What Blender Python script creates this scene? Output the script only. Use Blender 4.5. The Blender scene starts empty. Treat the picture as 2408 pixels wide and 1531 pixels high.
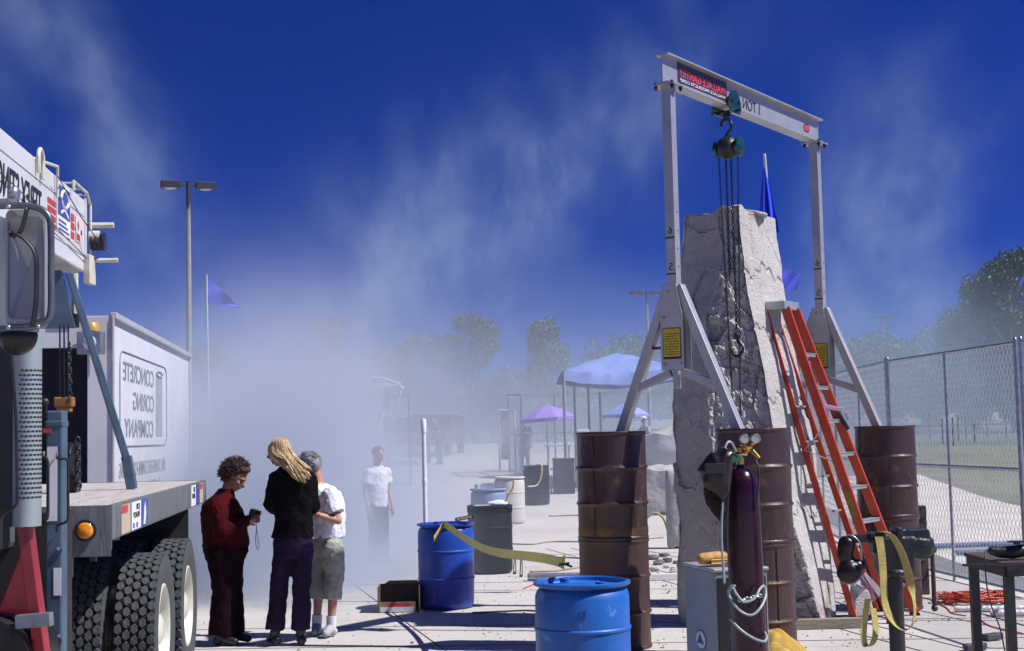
import bpy, bmesh, math, random
from mathutils import Vector, Matrix, noise
R = math.radians
random.seed(7)
sc = bpy.context.scene
col = sc.collection
# ------------------------------------------------------------------ camera
cam_d = bpy.data.cameras.new('camera'); cam_d.lens = 50; cam_d.sensor_width = 36
cam_d.clip_start = 0.05; cam_d.clip_end = 5000
cam = bpy.data.objects.new('camera', cam_d); col.objects.link(cam); sc.camera = cam
EYE = 1.75; PITCH = R(4.41); ROLL = 0.022
F_ = Vector((0, math.cos(PITCH), math.sin(PITCH)))
U0 = Vector((0, -math.sin(PITCH), math.cos(PITCH))); R0 = Vector((1, 0, 0))
CR = R0*math.cos(ROLL) - U0*math.sin(ROLL)
CU = R0*math.sin(ROLL) + U0*math.cos(ROLL)
m = Matrix((CR, CU, -F_)).transposed().to_4x4(); m.translation = Vector((0, 0, EYE))
cam.matrix_world = m
FPX = 2407*50/36.0
def ray(px, py):
    return F_ + CR*((px-1203.5)/FPX) + CU*((765.5-py)/FPX)
def at(px, py, Y):
    d = ray(px, py); return Vector((0, 0, EYE)) + d*(Y/d.y)
def gz(y):
    if y < 22: return 0.0
    if y < 32: return .016*(y-22)
    if y < 100: return .16+.03*(y-32)
    return 2.2+.012*(y-100)
# ------------------------------------------------------------------ light
SUN_EL = R(52); SUN_AZ = R(12)          # azimuth: to the right of the view, 12 degrees behind the camera
sd = Vector((math.cos(SUN_AZ)*math.cos(SUN_EL), -math.sin(SUN_AZ)*math.cos(SUN_EL), math.sin(SUN_EL)))
w = bpy.data.worlds.new('World'); sc.world = w; w.use_nodes = True
nt = w.node_tree; nt.nodes.clear()
sky = nt.nodes.new('ShaderNodeTexSky'); sky.sky_type = 'NISHITA'; sky.sun_disc = False
sky.sun_elevation = SUN_EL; sky.sun_rotation = math.atan2(sd.x, sd.y)
sky.air_density = 1.0; sky.dust_density = 0.0; sky.ozone_density = 4.0
tcw = nt.nodes.new('ShaderNodeTexCoord')
sep = nt.nodes.new('ShaderNodeSeparateXYZ'); cmb = nt.nodes.new('ShaderNodeCombineXYZ'); lift = nt.nodes.new('ShaderNodeMath'); lift.operation = 'MULTIPLY_ADD'; lift.inputs[1].default_value = 1.0; lift.inputs[2].default_value = .20
nt.links.new(tcw.outputs['Generated'], sep.inputs[0]); nt.links.new(sep.outputs[0], cmb.inputs[0]); nt.links.new(sep.outputs[1], cmb.inputs[1]); nt.links.new(sep.outputs[2], lift.inputs[0]); nt.links.new(lift.outputs[0], cmb.inputs[2]); nt.links.new(cmb.outputs[0], sky.inputs[0])
gam = nt.nodes.new('ShaderNodeGamma'); gam.inputs[1].default_value = 1.6
mulc = nt.nodes.new('ShaderNodeVectorMath'); mulc.operation = 'MULTIPLY'; mulc.inputs[1].default_value = (.025, .27, .82)
bg = nt.nodes.new('ShaderNodeBackground'); bg.inputs[1].default_value = 0.031
wo = nt.nodes.new('ShaderNodeOutputWorld')
nt.links.new(sky.outputs[0], gam.inputs[0]); nt.links.new(gam.outputs[0], mulc.inputs[0])
nt.links.new(mulc.outputs[0], bg.inputs[0]); nt.links.new(bg.outputs[0], wo.inputs[0])
sl = bpy.data.lights.new('sun', 'SUN'); sl.energy = 5.0; sl.angle = R(0.5); sl.color = (1, .965, .93)
so = bpy.data.objects.new('sun', sl); col.objects.link(so)
so.rotation_euler = (-sd).to_track_quat('-Z', 'Y').to_euler(); so.location = (0, 0, 60)
sc.view_settings.view_transform = 'Standard'; sc.view_settings.look = 'None'
sc.view_settings.exposure = 0.40; sc.view_settings.gamma = 1
sc.render.engine = 'CYCLES'
sc.cycles.use_denoising = True
sc.cycles.volume_step_rate = 1.0; sc.cycles.volume_max_steps = 96; sc.cycles.volume_bounces = 2
sc.cycles.max_bounces = 6; sc.cycles.diffuse_bounces = 1; sc.cycles.transparent_max_bounces = 12

# ------------------------------------------------------------------ helpers
WM = {}                                   # world matrix of every object made (parents have no rotation surprises)
def wmat(o): return WM.get(o.name, Matrix.Identity(4))
class MB:
    def __init__(s): s.v = []; s.f = []; s.mi = []; s.m = 0
    def add(s, vs, fs):
        n = len(s.v); s.v += [Vector(p) for p in vs]
        for f in fs: s.f.append(tuple(i+n for i in f)); s.mi.append(s.m)
        return s
    def box(s, c, sz, M=None):
        hx, hy, hz = sz[0]/2, sz[1]/2, sz[2]/2; c = Vector(c)
        vs = [Vector((x*hx, y*hy, z*hz)) for x in (-1, 1) for y in (-1, 1) for z in (-1, 1)]
        if M is not None: vs = [M @ p for p in vs]
        vs = [p+c for p in vs]
        return s.add(vs, [(0,1,3,2),(4,6,7,5),(0,4,5,1),(2,3,7,6),(0,2,6,4),(1,5,7,3)])
    def bar(s, a, b, w_, h, up=(0,0,1)):      # rectangular bar a->b; w_ sideways, h along up
        a = Vector(a); b = Vector(b); d = (b-a).normalized(); up = Vector(up)
        sd_ = d.cross(up)
        if sd_.length < 1e-4: sd_ = d.cross(Vector((1,0,0)))
        sd_.normalize(); u = sd_.cross(d).normalized()
        vs = []
        for p in (a, b):
            for i, j in ((-1,-1),(1,-1),(1,1),(-1,1)): vs.append(p+sd_*(i*w_/2)+u*(j*h/2))
        return s.add(vs, [(3,2,1,0),(4,5,6,7),(0,1,5,4),(1,2,6,5),(2,3,7,6),(3,0,4,7)])
    def tube(s, pts, r, n=8, cap=True, flat=None):
        pts = [Vector(p) for p in pts]; k = len(pts)
        rs = r if isinstance(r, (list, tuple)) else [r]*k
        vs = []; fs = []; u = None
        for i, p in enumerate(pts):
            d = (pts[min(i+1, k-1)]-pts[max(i-1, 0)])
            d = d.normalized() if d.length > 1e-9 else Vector((0,0,1))
            if u is None:
                u = d.cross(Vector((0,0,1)))
                if u.length < 1e-3: u = d.cross(Vector((1,0,0)))
            u = (u - d*u.dot(d))
            if u.length < 1e-6: u = d.orthogonal()
            u.normalize(); v = d.cross(u)
            for j in range(n):
                a = 2*math.pi*j/n
                vs.append(p + (u*math.cos(a) + v*math.sin(a)*(flat or 1))*rs[i])
        for i in range(k-1):
            for j in range(n):
                j2 = (j+1) % n
                fs.append((i*n+j, (i+1)*n+j, (i+1)*n+j2, i*n+j2))
        if cap: fs.append(tuple(range(n))); fs.append(tuple((k-1)*n+j for j in reversed(range(n))))
        return s.add(vs, fs)
    def cyl(s, a, b, r0, r1=None, n=16): return s.tube([a, b], [r0, r0 if r1 is None else r1], n)
    def lathe(s, prof, n=32, c=(0,0,0), M=None, cap=True):   # prof: (r, z)
        c = Vector(c); vs = []; fs = []
        for r, z in prof:
            for j in range(n):
                a = 2*math.pi*j/n; p = Vector((r*math.cos(a), r*math.sin(a), z))
                if M is not None: p = M @ p
                vs.append(p+c)
        for i in range(len(prof)-1):
            for j in range(n):
                j2 = (j+1) % n; fs.append((i*n+j, i*n+j2, (i+1)*n+j2, (i+1)*n+j))
        if cap:
            fs.append(tuple(reversed(range(n)))); k = len(prof)-1; fs.append(tuple(k*n+j for j in range(n)))
        return s.add(vs, fs)
    def ball(s, c, r, n=12, M=None):
        rx, ry, rz = r if isinstance(r, (tuple, list)) else (r, r, r)
        vs = []; fs = []; h = n//2; c = Vector(c)
        for i in range(1, h):
            t = math.pi*i/h
            for j in range(n):
                a = 2*math.pi*j/n; p = Vector((rx*math.sin(t)*math.cos(a), ry*math.sin(t)*math.sin(a), rz*math.cos(t)))
                vs.append(p)
        vs += [Vector((0,0,rz)), Vector((0,0,-rz))]
        if M is not None: vs = [M @ p for p in vs]
        vs = [p+c for p in vs]
        T = (h-1)*n; B = T+1
        for i in range(h-2):
            for j in range(n):
                j2 = (j+1) % n; fs.append((i*n+j, (i+1)*n+j, (i+1)*n+j2, i*n+j2))
        for j in range(n):
            j2 = (j+1) % n; fs.append((T, j, j2)); fs.append((B, (h-2)*n+j2, (h-2)*n+j))
        return s.add(vs, fs)
    def capsule(s, a, b, ra, rb=None, n=12):
        rb = ra if rb is None else rb
        s.ball(a, ra, n); s.ball(b, rb, n); s.tube([a, b], [ra, rb], n); return s
    def chain(s, pts, rs, n=12):
        for i in range(len(pts)-1): s.capsule(pts[i], pts[i+1], rs[i], rs[i+1], n)
        return s
    def loft(s, rings, n=20, cap=True):        # rings: (center, rx, ry, yaw) horizontal ellipses
        vs = []; fs = []
        for c, rx, ry, yaw in rings:
            c = Vector(c)
            for j in range(n):
                a = 2*math.pi*j/n; x = rx*math.cos(a); y = ry*math.sin(a)
                vs.append(c+Vector((x*math.cos(yaw)-y*math.sin(yaw), x*math.sin(yaw)+y*math.cos(yaw), 0)))
        for i in range(len(rings)-1):
            for j in range(n):
                j2 = (j+1) % n; fs.append((i*n+j, i*n+j2, (i+1)*n+j2, (i+1)*n+j))
        if cap:
            fs.append(tuple(reversed(range(n)))); k = len(rings)-1; fs.append(tuple(k*n+j for j in range(n)))
        return s.add(vs, fs)
    def prism(s, poly, O, X, Y, Z, t):         # polygon in (X,Y) at O, extruded along Z by t
        O = Vector(O); X = Vector(X); Y = Vector(Y); Z = Vector(Z); n = len(poly)
        vs = [O+X*a+Y*b for a, b in poly]+[O+X*a+Y*b+Z*t for a, b in poly]
        fs = [tuple(reversed(range(n))), tuple(range(n, 2*n))]+[(i, (i+1) % n, n+(i+1) % n, n+i) for i in range(n)]
        return s.add(vs, fs)
    def ribbon(s, pts, wid, wdir, t=.003):      # flat strap along pts; wdir: vector or list
        k = len(pts); vs = []; fs = []
        for i, p in enumerate(pts):
            p = Vector(p); wd = Vector(wdir[i] if isinstance(wdir, list) else wdir).normalized()
            d = (Vector(pts[min(i+1,k-1)])-Vector(pts[max(i-1,0)])).normalized(); nn = d.cross(wd)
            nn = nn.normalized() if nn.length > 1e-5 else Vector((0,0,1))
            for a, b in ((-1,-1),(1,-1),(1,1),(-1,1)): vs.append(p+wd*(a*wid/2)+nn*(b*t/2))
        for i in range(k-1):
            for j in range(4):
                j2 = (j+1) % 4; fs.append((i*4+j, i*4+j2, (i+1)*4+j2, (i+1)*4+j))
        fs.append((3,2,1,0)); fs.append(tuple((k-1)*4+j for j in range(4)))
        return s.add(vs, fs)
    def xf(s, M, i0=0):
        for i in range(i0, len(s.v)): s.v[i] = M @ s.v[i]
        return s
    def build(s, name, mat, parent=None, smooth=False, bevel=0, remesh=0, sm=0, disp=None, sub=0, local=False, recalc=True):
        me = bpy.data.meshes.new(name)
        vs = s.v; M = Matrix.Identity(4)
        if parent is not None:
            M = wmat(parent)
            if not local: inv = M.inverted(); vs = [inv @ p for p in vs]
        elif not local:
            c = Vector((sum(p.x for p in vs)/len(vs), sum(p.y for p in vs)/len(vs), min(p.z for p in vs)))
            M = Matrix.Translation(c); vs = [p-c for p in vs]
        me.from_pydata([tuple(p) for p in vs], [], s.f)
        if recalc:
            bm = bmesh.new(); bm.from_mesh(me); bmesh.ops.recalc_face_normals(bm, faces=bm.faces); bm.to_mesh(me); bm.free()
        o = bpy.data.objects.new(name, me); col.objects.link(o)
        mats = mat if isinstance(mat, list) else [mat]
        for q in mats: me.materials.append(q)
        if len(mats) > 1:
            for p, i in zip(me.polygons, s.mi): p.material_index = i
        if parent is not None: o.parent = parent
        else: o.matrix_world = M
        WM[o.name] = M
        if remesh or bevel or sub or disp or sm:
            if remesh:
                q = o.modifiers.new('r', 'REMESH'); q.mode = 'VOXEL'; q.voxel_size = remesh; q.use_smooth_shade = True
            if bevel:
                q = o.modifiers.new('b', 'BEVEL'); q.width = bevel; q.segments = 2; q.limit_method = 'ANGLE'; q.angle_limit = R(40)
            if sub:
                q = o.modifiers.new('s', 'SUBSURF'); q.levels = sub; q.render_levels = sub
            if sm:
                q = o.modifiers.new('m', 'SMOOTH'); q.factor = .5; q.iterations = sm
            for (scale, strength) in (disp or []):
                tx = bpy.data.textures.new('t', 'CLOUDS'); tx.noise_scale = scale; tx.noise_depth = 2
                q = o.modifiers.new('d', 'DISPLACE'); q.texture = tx; q.strength = strength; q.mid_level = .5; q.texture_coords = 'LOCAL'
            dg = bpy.context.evaluated_depsgraph_get(); ev = o.evaluated_get(dg)
            nm = bpy.data.meshes.new_from_object(ev); o.modifiers.clear(); o.data = nm; nm.name = name
            if remesh and not nm.materials:
                for q in mats: nm.materials.append(q)
            me = nm
        if smooth or remesh:
            me.polygons.foreach_set('use_smooth', [True]*len(me.polygons))
            if bevel or smooth == 'auto':
                try: me.set_sharp_from_angle(angle=R(35))
                except Exception: pass
        return o
def tag(o, label, cat, group=None):
    o['label'] = label; o['category'] = cat
    if group: o['group'] = group
    return o
def kind(o, k): o['kind'] = k; return o
def thing(name, loc, label, cat, group=None):
    o = bpy.data.objects.new(name, None); col.objects.link(o); o.location = loc; o.empty_display_size = .2
    WM[o.name] = Matrix.Translation(Vector(loc)); return tag(o, label, cat, group)
def copy_tree(o, parent=None):
    c = o.copy(); col.objects.link(c); c.parent = parent
    for ch in list(o.children): copy_tree(ch, c)
    return c
def frame(X, Y, Z, O=(0,0,0)):
    M_ = Matrix((Vector(X), Vector(Y), Vector(Z))).transposed().to_4x4(); M_.translation = Vector(O); return M_
def smoothpath(pts, k=6):
    pts = [Vector(p) for p in pts]; out = []
    for i in range(len(pts)-1):
        p0 = pts[max(i-1,0)]; p1 = pts[i]; p2 = pts[i+1]; p3 = pts[min(i+2, len(pts)-1)]
        for j in range(k):
            t = j/k
            out.append(.5*((2*p1)+(-p0+p2)*t+(2*p0-5*p1+4*p2-p3)*t*t+(-p0+3*p1-3*p2+p3)*t**3))
    out.append(pts[-1]); return out
def text(name, s, O, X, Y, W, H, mat, parent, mirror=True, t=.002, bold=0.0):
    """lettering filling the rectangle O, O+X*W, O+Y*H; mirrored as the photograph shows it"""
    cu = bpy.data.curves.new(name, 'FONT'); cu.body = s; cu.size = 1; cu.offset = bold; cu.extrude = .001
    o = bpy.data.objects.new(name, cu); col.objects.link(o)
    dg = bpy.context.evaluated_depsgraph_get(); me = bpy.data.meshes.new_from_object(o.evaluated_get(dg))
    bpy.data.objects.remove(o)
    xs = [v.co.x for v in me.vertices]; ys = [v.co.y for v in me.vertices]; x0, x1 = min(xs), max(xs); y0, y1 = min(ys), max(ys)
    X = Vector(X).normalized(); Y = Vector(Y).normalized(); Z = X.cross(Y); O = Vector(O)
    mb = MB(); vs = []
    for v in me.vertices:
        a = (v.co.x-x0)/(x1-x0); a = 1-a if mirror else a; b = (v.co.y-y0)/(y1-y0)
        vs.append(O+X*a*W+Y*b*H+Z*(t if v.co.z > 0 else 0))
    mb.add(vs, [tuple(p.vertices) for p in me.polygons])
    return mb.build(name, mat, parent)

# ------------------------------------------------------------------ materials
def newmat(name):
    m_ = bpy.data.materials.new(name); m_.use_nodes = True; n = m_.node_tree
    for x in list(n.nodes): n.nodes.remove(x)
    return m_, n
def nn(n, t, **kw):
    x = n.nodes.new(t)
    for k, v in kw.items():
        if k.startswith('i_'):
            key = k[2:]; key = int(key) if key.isdigit() else key
            x.inputs[key].default_value = v
        else: setattr(x, k, v)
    return x
def rgb(c): return (c[0], c[1], c[2], 1)
def mat(name, c, rough=.6, metal=0, c2=None, sc_=4, amt=(.4,.6), bump=0, bsc=None, c3=None, sc3=20, amt3=(.55,.7), coat=0, stretch=None, spec=.5, trans=0, sheen=0):
    m_, n = newmat(name)
    out = nn(n, 'ShaderNodeOutputMaterial'); b = nn(n, 'ShaderNodeBsdfPrincipled')
    n.links.new(b.outputs[0], out.inputs[0])
    b.inputs['Roughness'].default_value = rough; b.inputs['Metallic'].default_value = metal
    b.inputs['Base Color'].default_value = rgb(c); b.inputs['Specular IOR Level'].default_value = spec
    b.inputs['Coat Weight'].default_value = coat; b.inputs['Transmission Weight'].default_value = trans
    b.inputs['Sheen Weight'].default_value = sheen
    tc = nn(n, 'ShaderNodeTexCoord'); src = tc.outputs['Object']
    if stretch:
        mp = nn(n, 'ShaderNodeMapping'); mp.inputs['Scale'].default_value = stretch
        n.links.new(src, mp.inputs[0]); src = mp.outputs[0]
    cur = None
    def layer(prev, cc, s_, am):
        nz = nn(n, 'ShaderNodeTexNoise', i_Scale=s_, i_Detail=6, i_Roughness=.62); n.links.new(src, nz.inputs['Vector'])
        rp = nn(n, 'ShaderNodeMapRange'); rp.inputs[1].default_value = am[0]; rp.inputs[2].default_value = am[1]
        n.links.new(nz.outputs['Fac'], rp.inputs[0])
        mx = nn(n, 'ShaderNodeMix', data_type='RGBA')
        n.links.new(rp.outputs[0], mx.inputs[0])
        if prev is None: mx.inputs[6].default_value = rgb(c)
        else: n.links.new(prev, mx.inputs[6])
        mx.inputs[7].default_value = rgb(cc); return mx.outputs[2]
    if c2 is None:
        c2 = tuple(x*.82 for x in c)
    cur = layer(None, c2, sc_, amt)
    if c3 is not None: cur = layer(cur, c3, sc3, amt3)
    n.links.new(cur, b.inputs['Base Color'])
    if bump:
        nz = nn(n, 'ShaderNodeTexNoise', i_Scale=bsc or sc_*4, i_Detail=5); n.links.new(src, nz.inputs['Vector'])
        bp = nn(n, 'ShaderNodeBump', i_Strength=min(bump, 1.0), i_Distance=.02*max(1, bump)); n.links.new(nz.outputs['Fac'], bp.inputs['Height'])
        n.links.new(bp.outputs[0], b.inputs['Normal'])
    return m_
# ------------------------------------------------------------------ ground, pavement
YB = [-30, -10, 0, 5, 10, 14, 18, 22, 27, 32, 40, 50, 60, 72, 85, 100, 140, 200, 400, 1500]
def sheet(name, m_, xf, dz, Ys, nx=1):
    mb = MB(); n = nx+1
    for y in Ys:
        a, b = xf(y)
        for i in range(n): mb.v.append(Vector((a+(b-a)*i/nx, y, gz(y)+dz)))
    for r in range(len(Ys)-1):
        for i in range(nx):
            mb.f.append((r*n+i, r*n+i+1, (r+1)*n+i+1, (r+1)*n+i)); mb.mi.append(0)
    o = mb.build(name, m_, recalc=False); return kind(o, 'structure')
m_grass = mat('grass_field', (.12,.145,.11), .95, c2=(.20,.20,.155), sc_=.12, amt=(.4,.62), c3=(.11,.13,.08), sc3=2.5, amt3=(.45,.75), bump=.6, bsc=12)
m_conc, n = newmat('concrete')
out = nn(n,'ShaderNodeOutputMaterial'); b = nn(n,'ShaderNodeBsdfPrincipled', i_Roughness=.85); n.links.new(b.outputs[0], out.inputs[0])
tc = nn(n,'ShaderNodeTexCoord')
def noise_f(s_, det=6, r=.6, src=None):
    z = nn(n,'ShaderNodeTexNoise', i_Scale=s_, i_Detail=det, i_Roughness=r); n.links.new(src or tc.outputs['Object'], z.inputs['Vector']); return z.outputs['Fac']
def ramp(f, a, b_, lo=0, hi=1):
    r = nn(n,'ShaderNodeMapRange'); r.inputs[1].default_value=a; r.inputs[2].default_value=b_; r.inputs[3].default_value=lo; r.inputs[4].default_value=hi
    n.links.new(f, r.inputs[0]); return r.outputs[0]
def mixc(f, a, b_):
    x = nn(n,'ShaderNodeMix', data_type='RGBA'); n.links.new(f, x.inputs[0])
    for k, q in ((6,a),(7,b_)):
        if isinstance(q, tuple): x.inputs[k].default_value = rgb(q)
        else: n.links.new(q, x.inputs[k])
    return x.outputs[2]
mpw = nn(n,'ShaderNodeMapping'); mpw.inputs['Scale'].default_value=(.8,6,1); mpw.inputs['Rotation'].default_value=(0,0,.14); n.links.new(tc.outputs['Object'], mpw.inputs[0])
c_ = mixc(ramp(noise_f(.5),.35,.7), (.53,.505,.49), (.45,.43,.415))
c_ = mixc(ramp(noise_f(3.5,8,.7,mpw.outputs[0]),.45,.75), c_, (.36,.335,.31))
c_ = mixc(ramp(noise_f(14,4,.5),.66,.72), c_, (.22,.19,.165))
c_ = mixc(ramp(noise_f(1.3,5,.75),.68,.80), c_, (.27,.235,.2))
c_ = mixc(ramp(noise_f(.22,5,.7),.52,.68), c_, (.31,.285,.26))
c_ = mixc(ramp(noise_f(.9,6,.75,mpw.outputs[0]),.60,.66), c_, (.33,.30,.275))
c_ = mixc(ramp(noise_f(38,2,.5),.70,.74), c_, (.15,.13,.12))
c_ = mixc(ramp(noise_f(70,3,.6),.3,.8), c_, (.44,.42,.40))
n.links.new(c_, b.inputs['Base Color'])
bp = nn(n,'ShaderNodeBump', i_Strength=.35, i_Distance=.01); n.links.new(noise_f(90,4), bp.inputs['Height']); n.links.new(bp.outputs[0], b.inputs['Normal'])
m_sand = mat('sandy_path', (.54,.51,.48), .95, c2=(.45,.42,.39), sc_=1.2, c3=(.3,.27,.24), sc3=9, amt3=(.6,.75), bump=.4, bsc=40)
m_asph = mat('asphalt', (.12,.12,.125), .9, c2=(.17,.165,.16), sc_=2, bump=.4, bsc=60)
sheet('ground', m_grass, lambda y: (-900, 900), -.03, YB, 2)
def fx(y):  # x of the temporary fence line
    pts = [(-30,9.5),(5,6.1),(14.5,5.13),(18.07,4.76),(23.2,5.1),(30,5.6),(72,9)]
    for (a,b_),(c,d) in zip(pts, pts[1:]):
        if y <= c: return b_+(d-b_)*(y-a)/(c-a)
    return 9
PV = sorted(set([y for y in YB if y <= 72]+[14.5,18.07,23.2,30]))
sheet('pavement', m_conc, lambda y: (-45, fx(y)+.32), 0, PV, 2)
sheet('gutter', m_asph, lambda y: (fx(y)+.32, fx(y)+.85), -.004, [y for y in PV if y <= 24 or y in (27,30)], 1)
GB = {-30:40,-10:30,0:22,5:18,10:14,14:12,18:11,22:10.4,27:10,32:10.4,40:11.3,14.5:12,18.07:11,23.2:10.3,30:10.2}
sheet('path', m_sand, lambda y: (fx(y)+.85, GB.get(y, 7)), .0, [y for y in PV if y <= 40], 1)
m_joint = mat('joint_filler', (.10,.095,.10), .9)
mb = MB()
def joint(x0,y0,x1,y1,w_=.010):
    mb.bar((x0,y0,.0035),(x1,y1,.0035), w_, .003)
def line_xy(x,y,s_,y0,y1): joint(x+(y0-y)*s_, y0, x+(y1-y)*s_, y1)
for (x,y) in ((-1.26,14.45),(3.87,13.5),(3.19,12.6),(-5.6,14),(1.2,19)): line_xy(x,y,-.25,4,22 if x>-2 else 21.5)
for y in (12.1,13.35,17.2,21): joint(-12,y+.6,5.0 if y<14 else 4.7,y-.3, .008)
kind(mb.build('pavement_joints', m_joint), 'structure')

# loose grit and crumbs of stone scattered on the paving
rr = random.Random(31); mb = MB()
for i in range(1500):
    Y = 9+rr.random()**1.4*13; X = rr.uniform(-.36,.30)*Y
    if rr.random() < .45: X = rr.gauss(1.6,1.2); Y = rr.uniform(11.5,18)
    if X > fx(Y)+.2: continue
    s_ = rr.uniform(.004,.016)*(1.6 if rr.random() < .06 else 1); a = rr.uniform(0,3)
    c_x, s_x = math.cos(a)*s_, math.sin(a)*s_
    P = [Vector((X+c_x,Y+s_x,.001)),Vector((X-s_x,Y+c_x*.8,.001)),Vector((X-c_x*.9,Y-s_x,.001)),Vector((X+s_x*.7,Y-c_x,.001)),Vector((X+c_x*.2,Y,s_*.9))]
    mb.add(P,[(0,1,4),(1,2,4),(2,3,4),(3,0,4)])
gr_ = mb.build('grit', mat('grit_stone',(.28,.26,.24),.95,c2=(.14,.13,.12),sc_=3)); gr_['kind'] = 'stuff'; gr_['label'] = 'loose grit and stone crumbs scattered over the concrete paving'; gr_['category'] = 'grit'
# ------------------------------------------------------------------ shared object materials
m_rust = mat('rusty_brown_paint', (.060,.030,.027), .42, .2, c2=(.034,.016,.015), sc_=3, amt=(.35,.7), c3=(.17,.07,.035), sc3=7, amt3=(.58,.72), bump=.25, bsc=30, stretch=(1,1,.5), coat=.15)
m_rust2 = mat('rusty_brown_drum_lower', (.08,.043,.038), .45, .2, c2=(.05,.025,.023), sc_=2.2, amt=(.35,.7), c3=(.15,.06,.03), sc3=12, amt3=(.58,.78), bump=.25, bsc=30, stretch=(2,2,.4), coat=.1)
m_yellowband = mat('yellow_painted_band', (.16,.085,.018), .5, .1, c2=(.06,.03,.018), sc_=6, amt=(.35,.6))
m_alu = mat('mill_aluminium', (.47,.47,.48), .45, .6, c2=(.37,.37,.38), sc_=6, amt=(.35,.75), c3=(.30,.30,.31), sc3=45, amt3=(.66,.8), bump=.05, bsc=60)
m_galv = mat('galvanised_steel', (.42,.45,.48), .38, .8, c2=(.30,.33,.36), sc_=14)
m_steel = mat('dark_steel', (.035,.036,.04), .4, .7, c2=(.06,.055,.055), sc_=10)
m_black = mat('black_paint', (.012,.012,.014), .45, c2=(.02,.02,.022), sc_=8)
m_castiron = mat('dark_cast_iron', (.02,.024,.026), .38, .4, c2=(.05,.05,.05), sc_=12, amt=(.5,.75), bump=.2, bsc=50)
m_green = mat('green_enamel', (.015,.06,.05), .25, .2, c2=(.01,.04,.035), sc_=9, coat=.4)
m_white = mat('white_paint', (.72,.72,.73), .5, c2=(.62,.62,.62), sc_=3)
m_yellowlbl = mat('yellow_label', (.62,.5,.03), .6, c2=(.5,.38,.02), sc_=30)
m_redprint = mat('red_print', (.55,.05,.05), .5)
m_navyprint = mat('dark_navy_print', (.03,.02,.07), .5)
m_whiteprint = mat('white_print', (.75,.75,.78), .5)
m_blackprint = mat('black_print', (.02,.02,.025), .5)
m_blueprint = mat('blue_print', (.04,.08,.35), .5)
m_brass = mat('brass', (.65,.40,.10), .25, .9)
m_wood = mat('weathered_timber', (.30,.25,.19), .85, c2=(.21,.175,.135), sc_=5, stretch=(1,8,8), bump=.4, bsc=25)
m_darkwood = mat('dark_old_timber', (.10,.075,.06), .9, c2=(.06,.045,.04), sc_=6, stretch=(8,8,1), c3=(.16,.13,.11), sc3=22, amt3=(.6,.75), bump=.8, bsc=25)
# ------------------------------------------------------------------ steel drums, two high
def steel_drum_prof(rust_dent=0):
    r = .2925; P = [(0,.012),(.27,.012),(.278,0.0),(.290,0),(.294,.008),(.292,.022),(.286,.03)]
    for zz in (.295,.585):
        P += [(r-.006,zz-.028),(r-.004,zz-.018),(r+.006,zz-.005),(r+.008,zz),(r+.006,zz+.005),(r-.004,zz+.018),(r-.006,zz+.028)]
    P += [(.286,.85),(.292,.858),(.294,.872),(.290,.88),(.280,.88),(.277,.865),(.277,.86)]
    return P
def drum(x, y, z0, label, m_, open_top=True, band=False, seam=0.4, rot=0, tilt=(0,0)):
    t = thing('steel_drum', (x,y,z0), label, 'drum', 'rusty steel drums stacked under the gantry legs')
    M_ = Matrix.Rotation(rot,4,'Z')
    mb = MB(); P = steel_drum_prof()
    mb.lathe(P + ([(.277,.02),(0.001,.02)] if open_top else [(0.001,.86)]), 56, cap=False)
    rnd = random.Random(int(x*100)+int(z0*10))
    for p in mb.v:   # small dents
        a = math.atan2(p.y,p.x)
        k = noise.noise(Vector((math.cos(a)*2.2+x*7, math.sin(a)*2.2+z0*3, p.z*3.2+y)))
        rr = 1+ .012*k if math.hypot(p.x,p.y) > .2 else 1
        p.x *= rr; p.y *= rr
    mb.m = 0
    o = mb.build('shell', m_, t, smooth='auto', local=True, recalc=True)
    mb = MB(); mb.bar((.2925*math.cos(seam),.2925*math.sin(seam),.03),(.2925*math.cos(seam),.2925*math.sin(seam),.85),.008,.004,up=(math.cos(seam),math.sin(seam),0))
    mb.build('seam', m_, t, local=True)
    if band:
        mb = MB(); mb.lathe([(.288,.035),(.2895,.06),(.2895,.085),(.288,.10)], 56, cap=False)
        mb.build('painted_band', m_yellowband, t, smooth=True, local=True, recalc=False)
    return t
LB = (.80,11.85); MBR = (1.86,11.15); RB = (3.62,13.95); BB = (2.62,14.55)
drum(LB[0],LB[1],0,'rusty steel drum standing on the ground behind the light blue drum',m_rust2)
drum(LB[0],LB[1],.882,'rusty steel drum stacked on top, carrying the leftmost gantry foot',m_rust,band=True,seam=4.1)
drum(MBR[0],MBR[1],0,'rusty steel drum on the ground behind the maroon gas cylinder',m_rust2,seam=5.1)
drum(MBR[0],MBR[1],.882,'rusty steel drum on top of its stack, just behind the pressure gauges',m_rust,seam=2.2)
drum(RB[0],RB[1],0,'rusty steel drum on the ground between the ladder foot and the old timber',m_rust2,seam=3.9)
drum(RB[0],RB[1],.882,'rusty steel drum on top of the right stack beside the chain link fence',m_rust,seam=4.6)
drum(BB[0],BB[1],0,'rusty steel drum on the ground hidden behind the tall stone',m_rust2)
drum(BB[0],BB[1],.882,'rusty steel drum stacked behind the tall stone under the rear gantry foot',m_rust)
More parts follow.
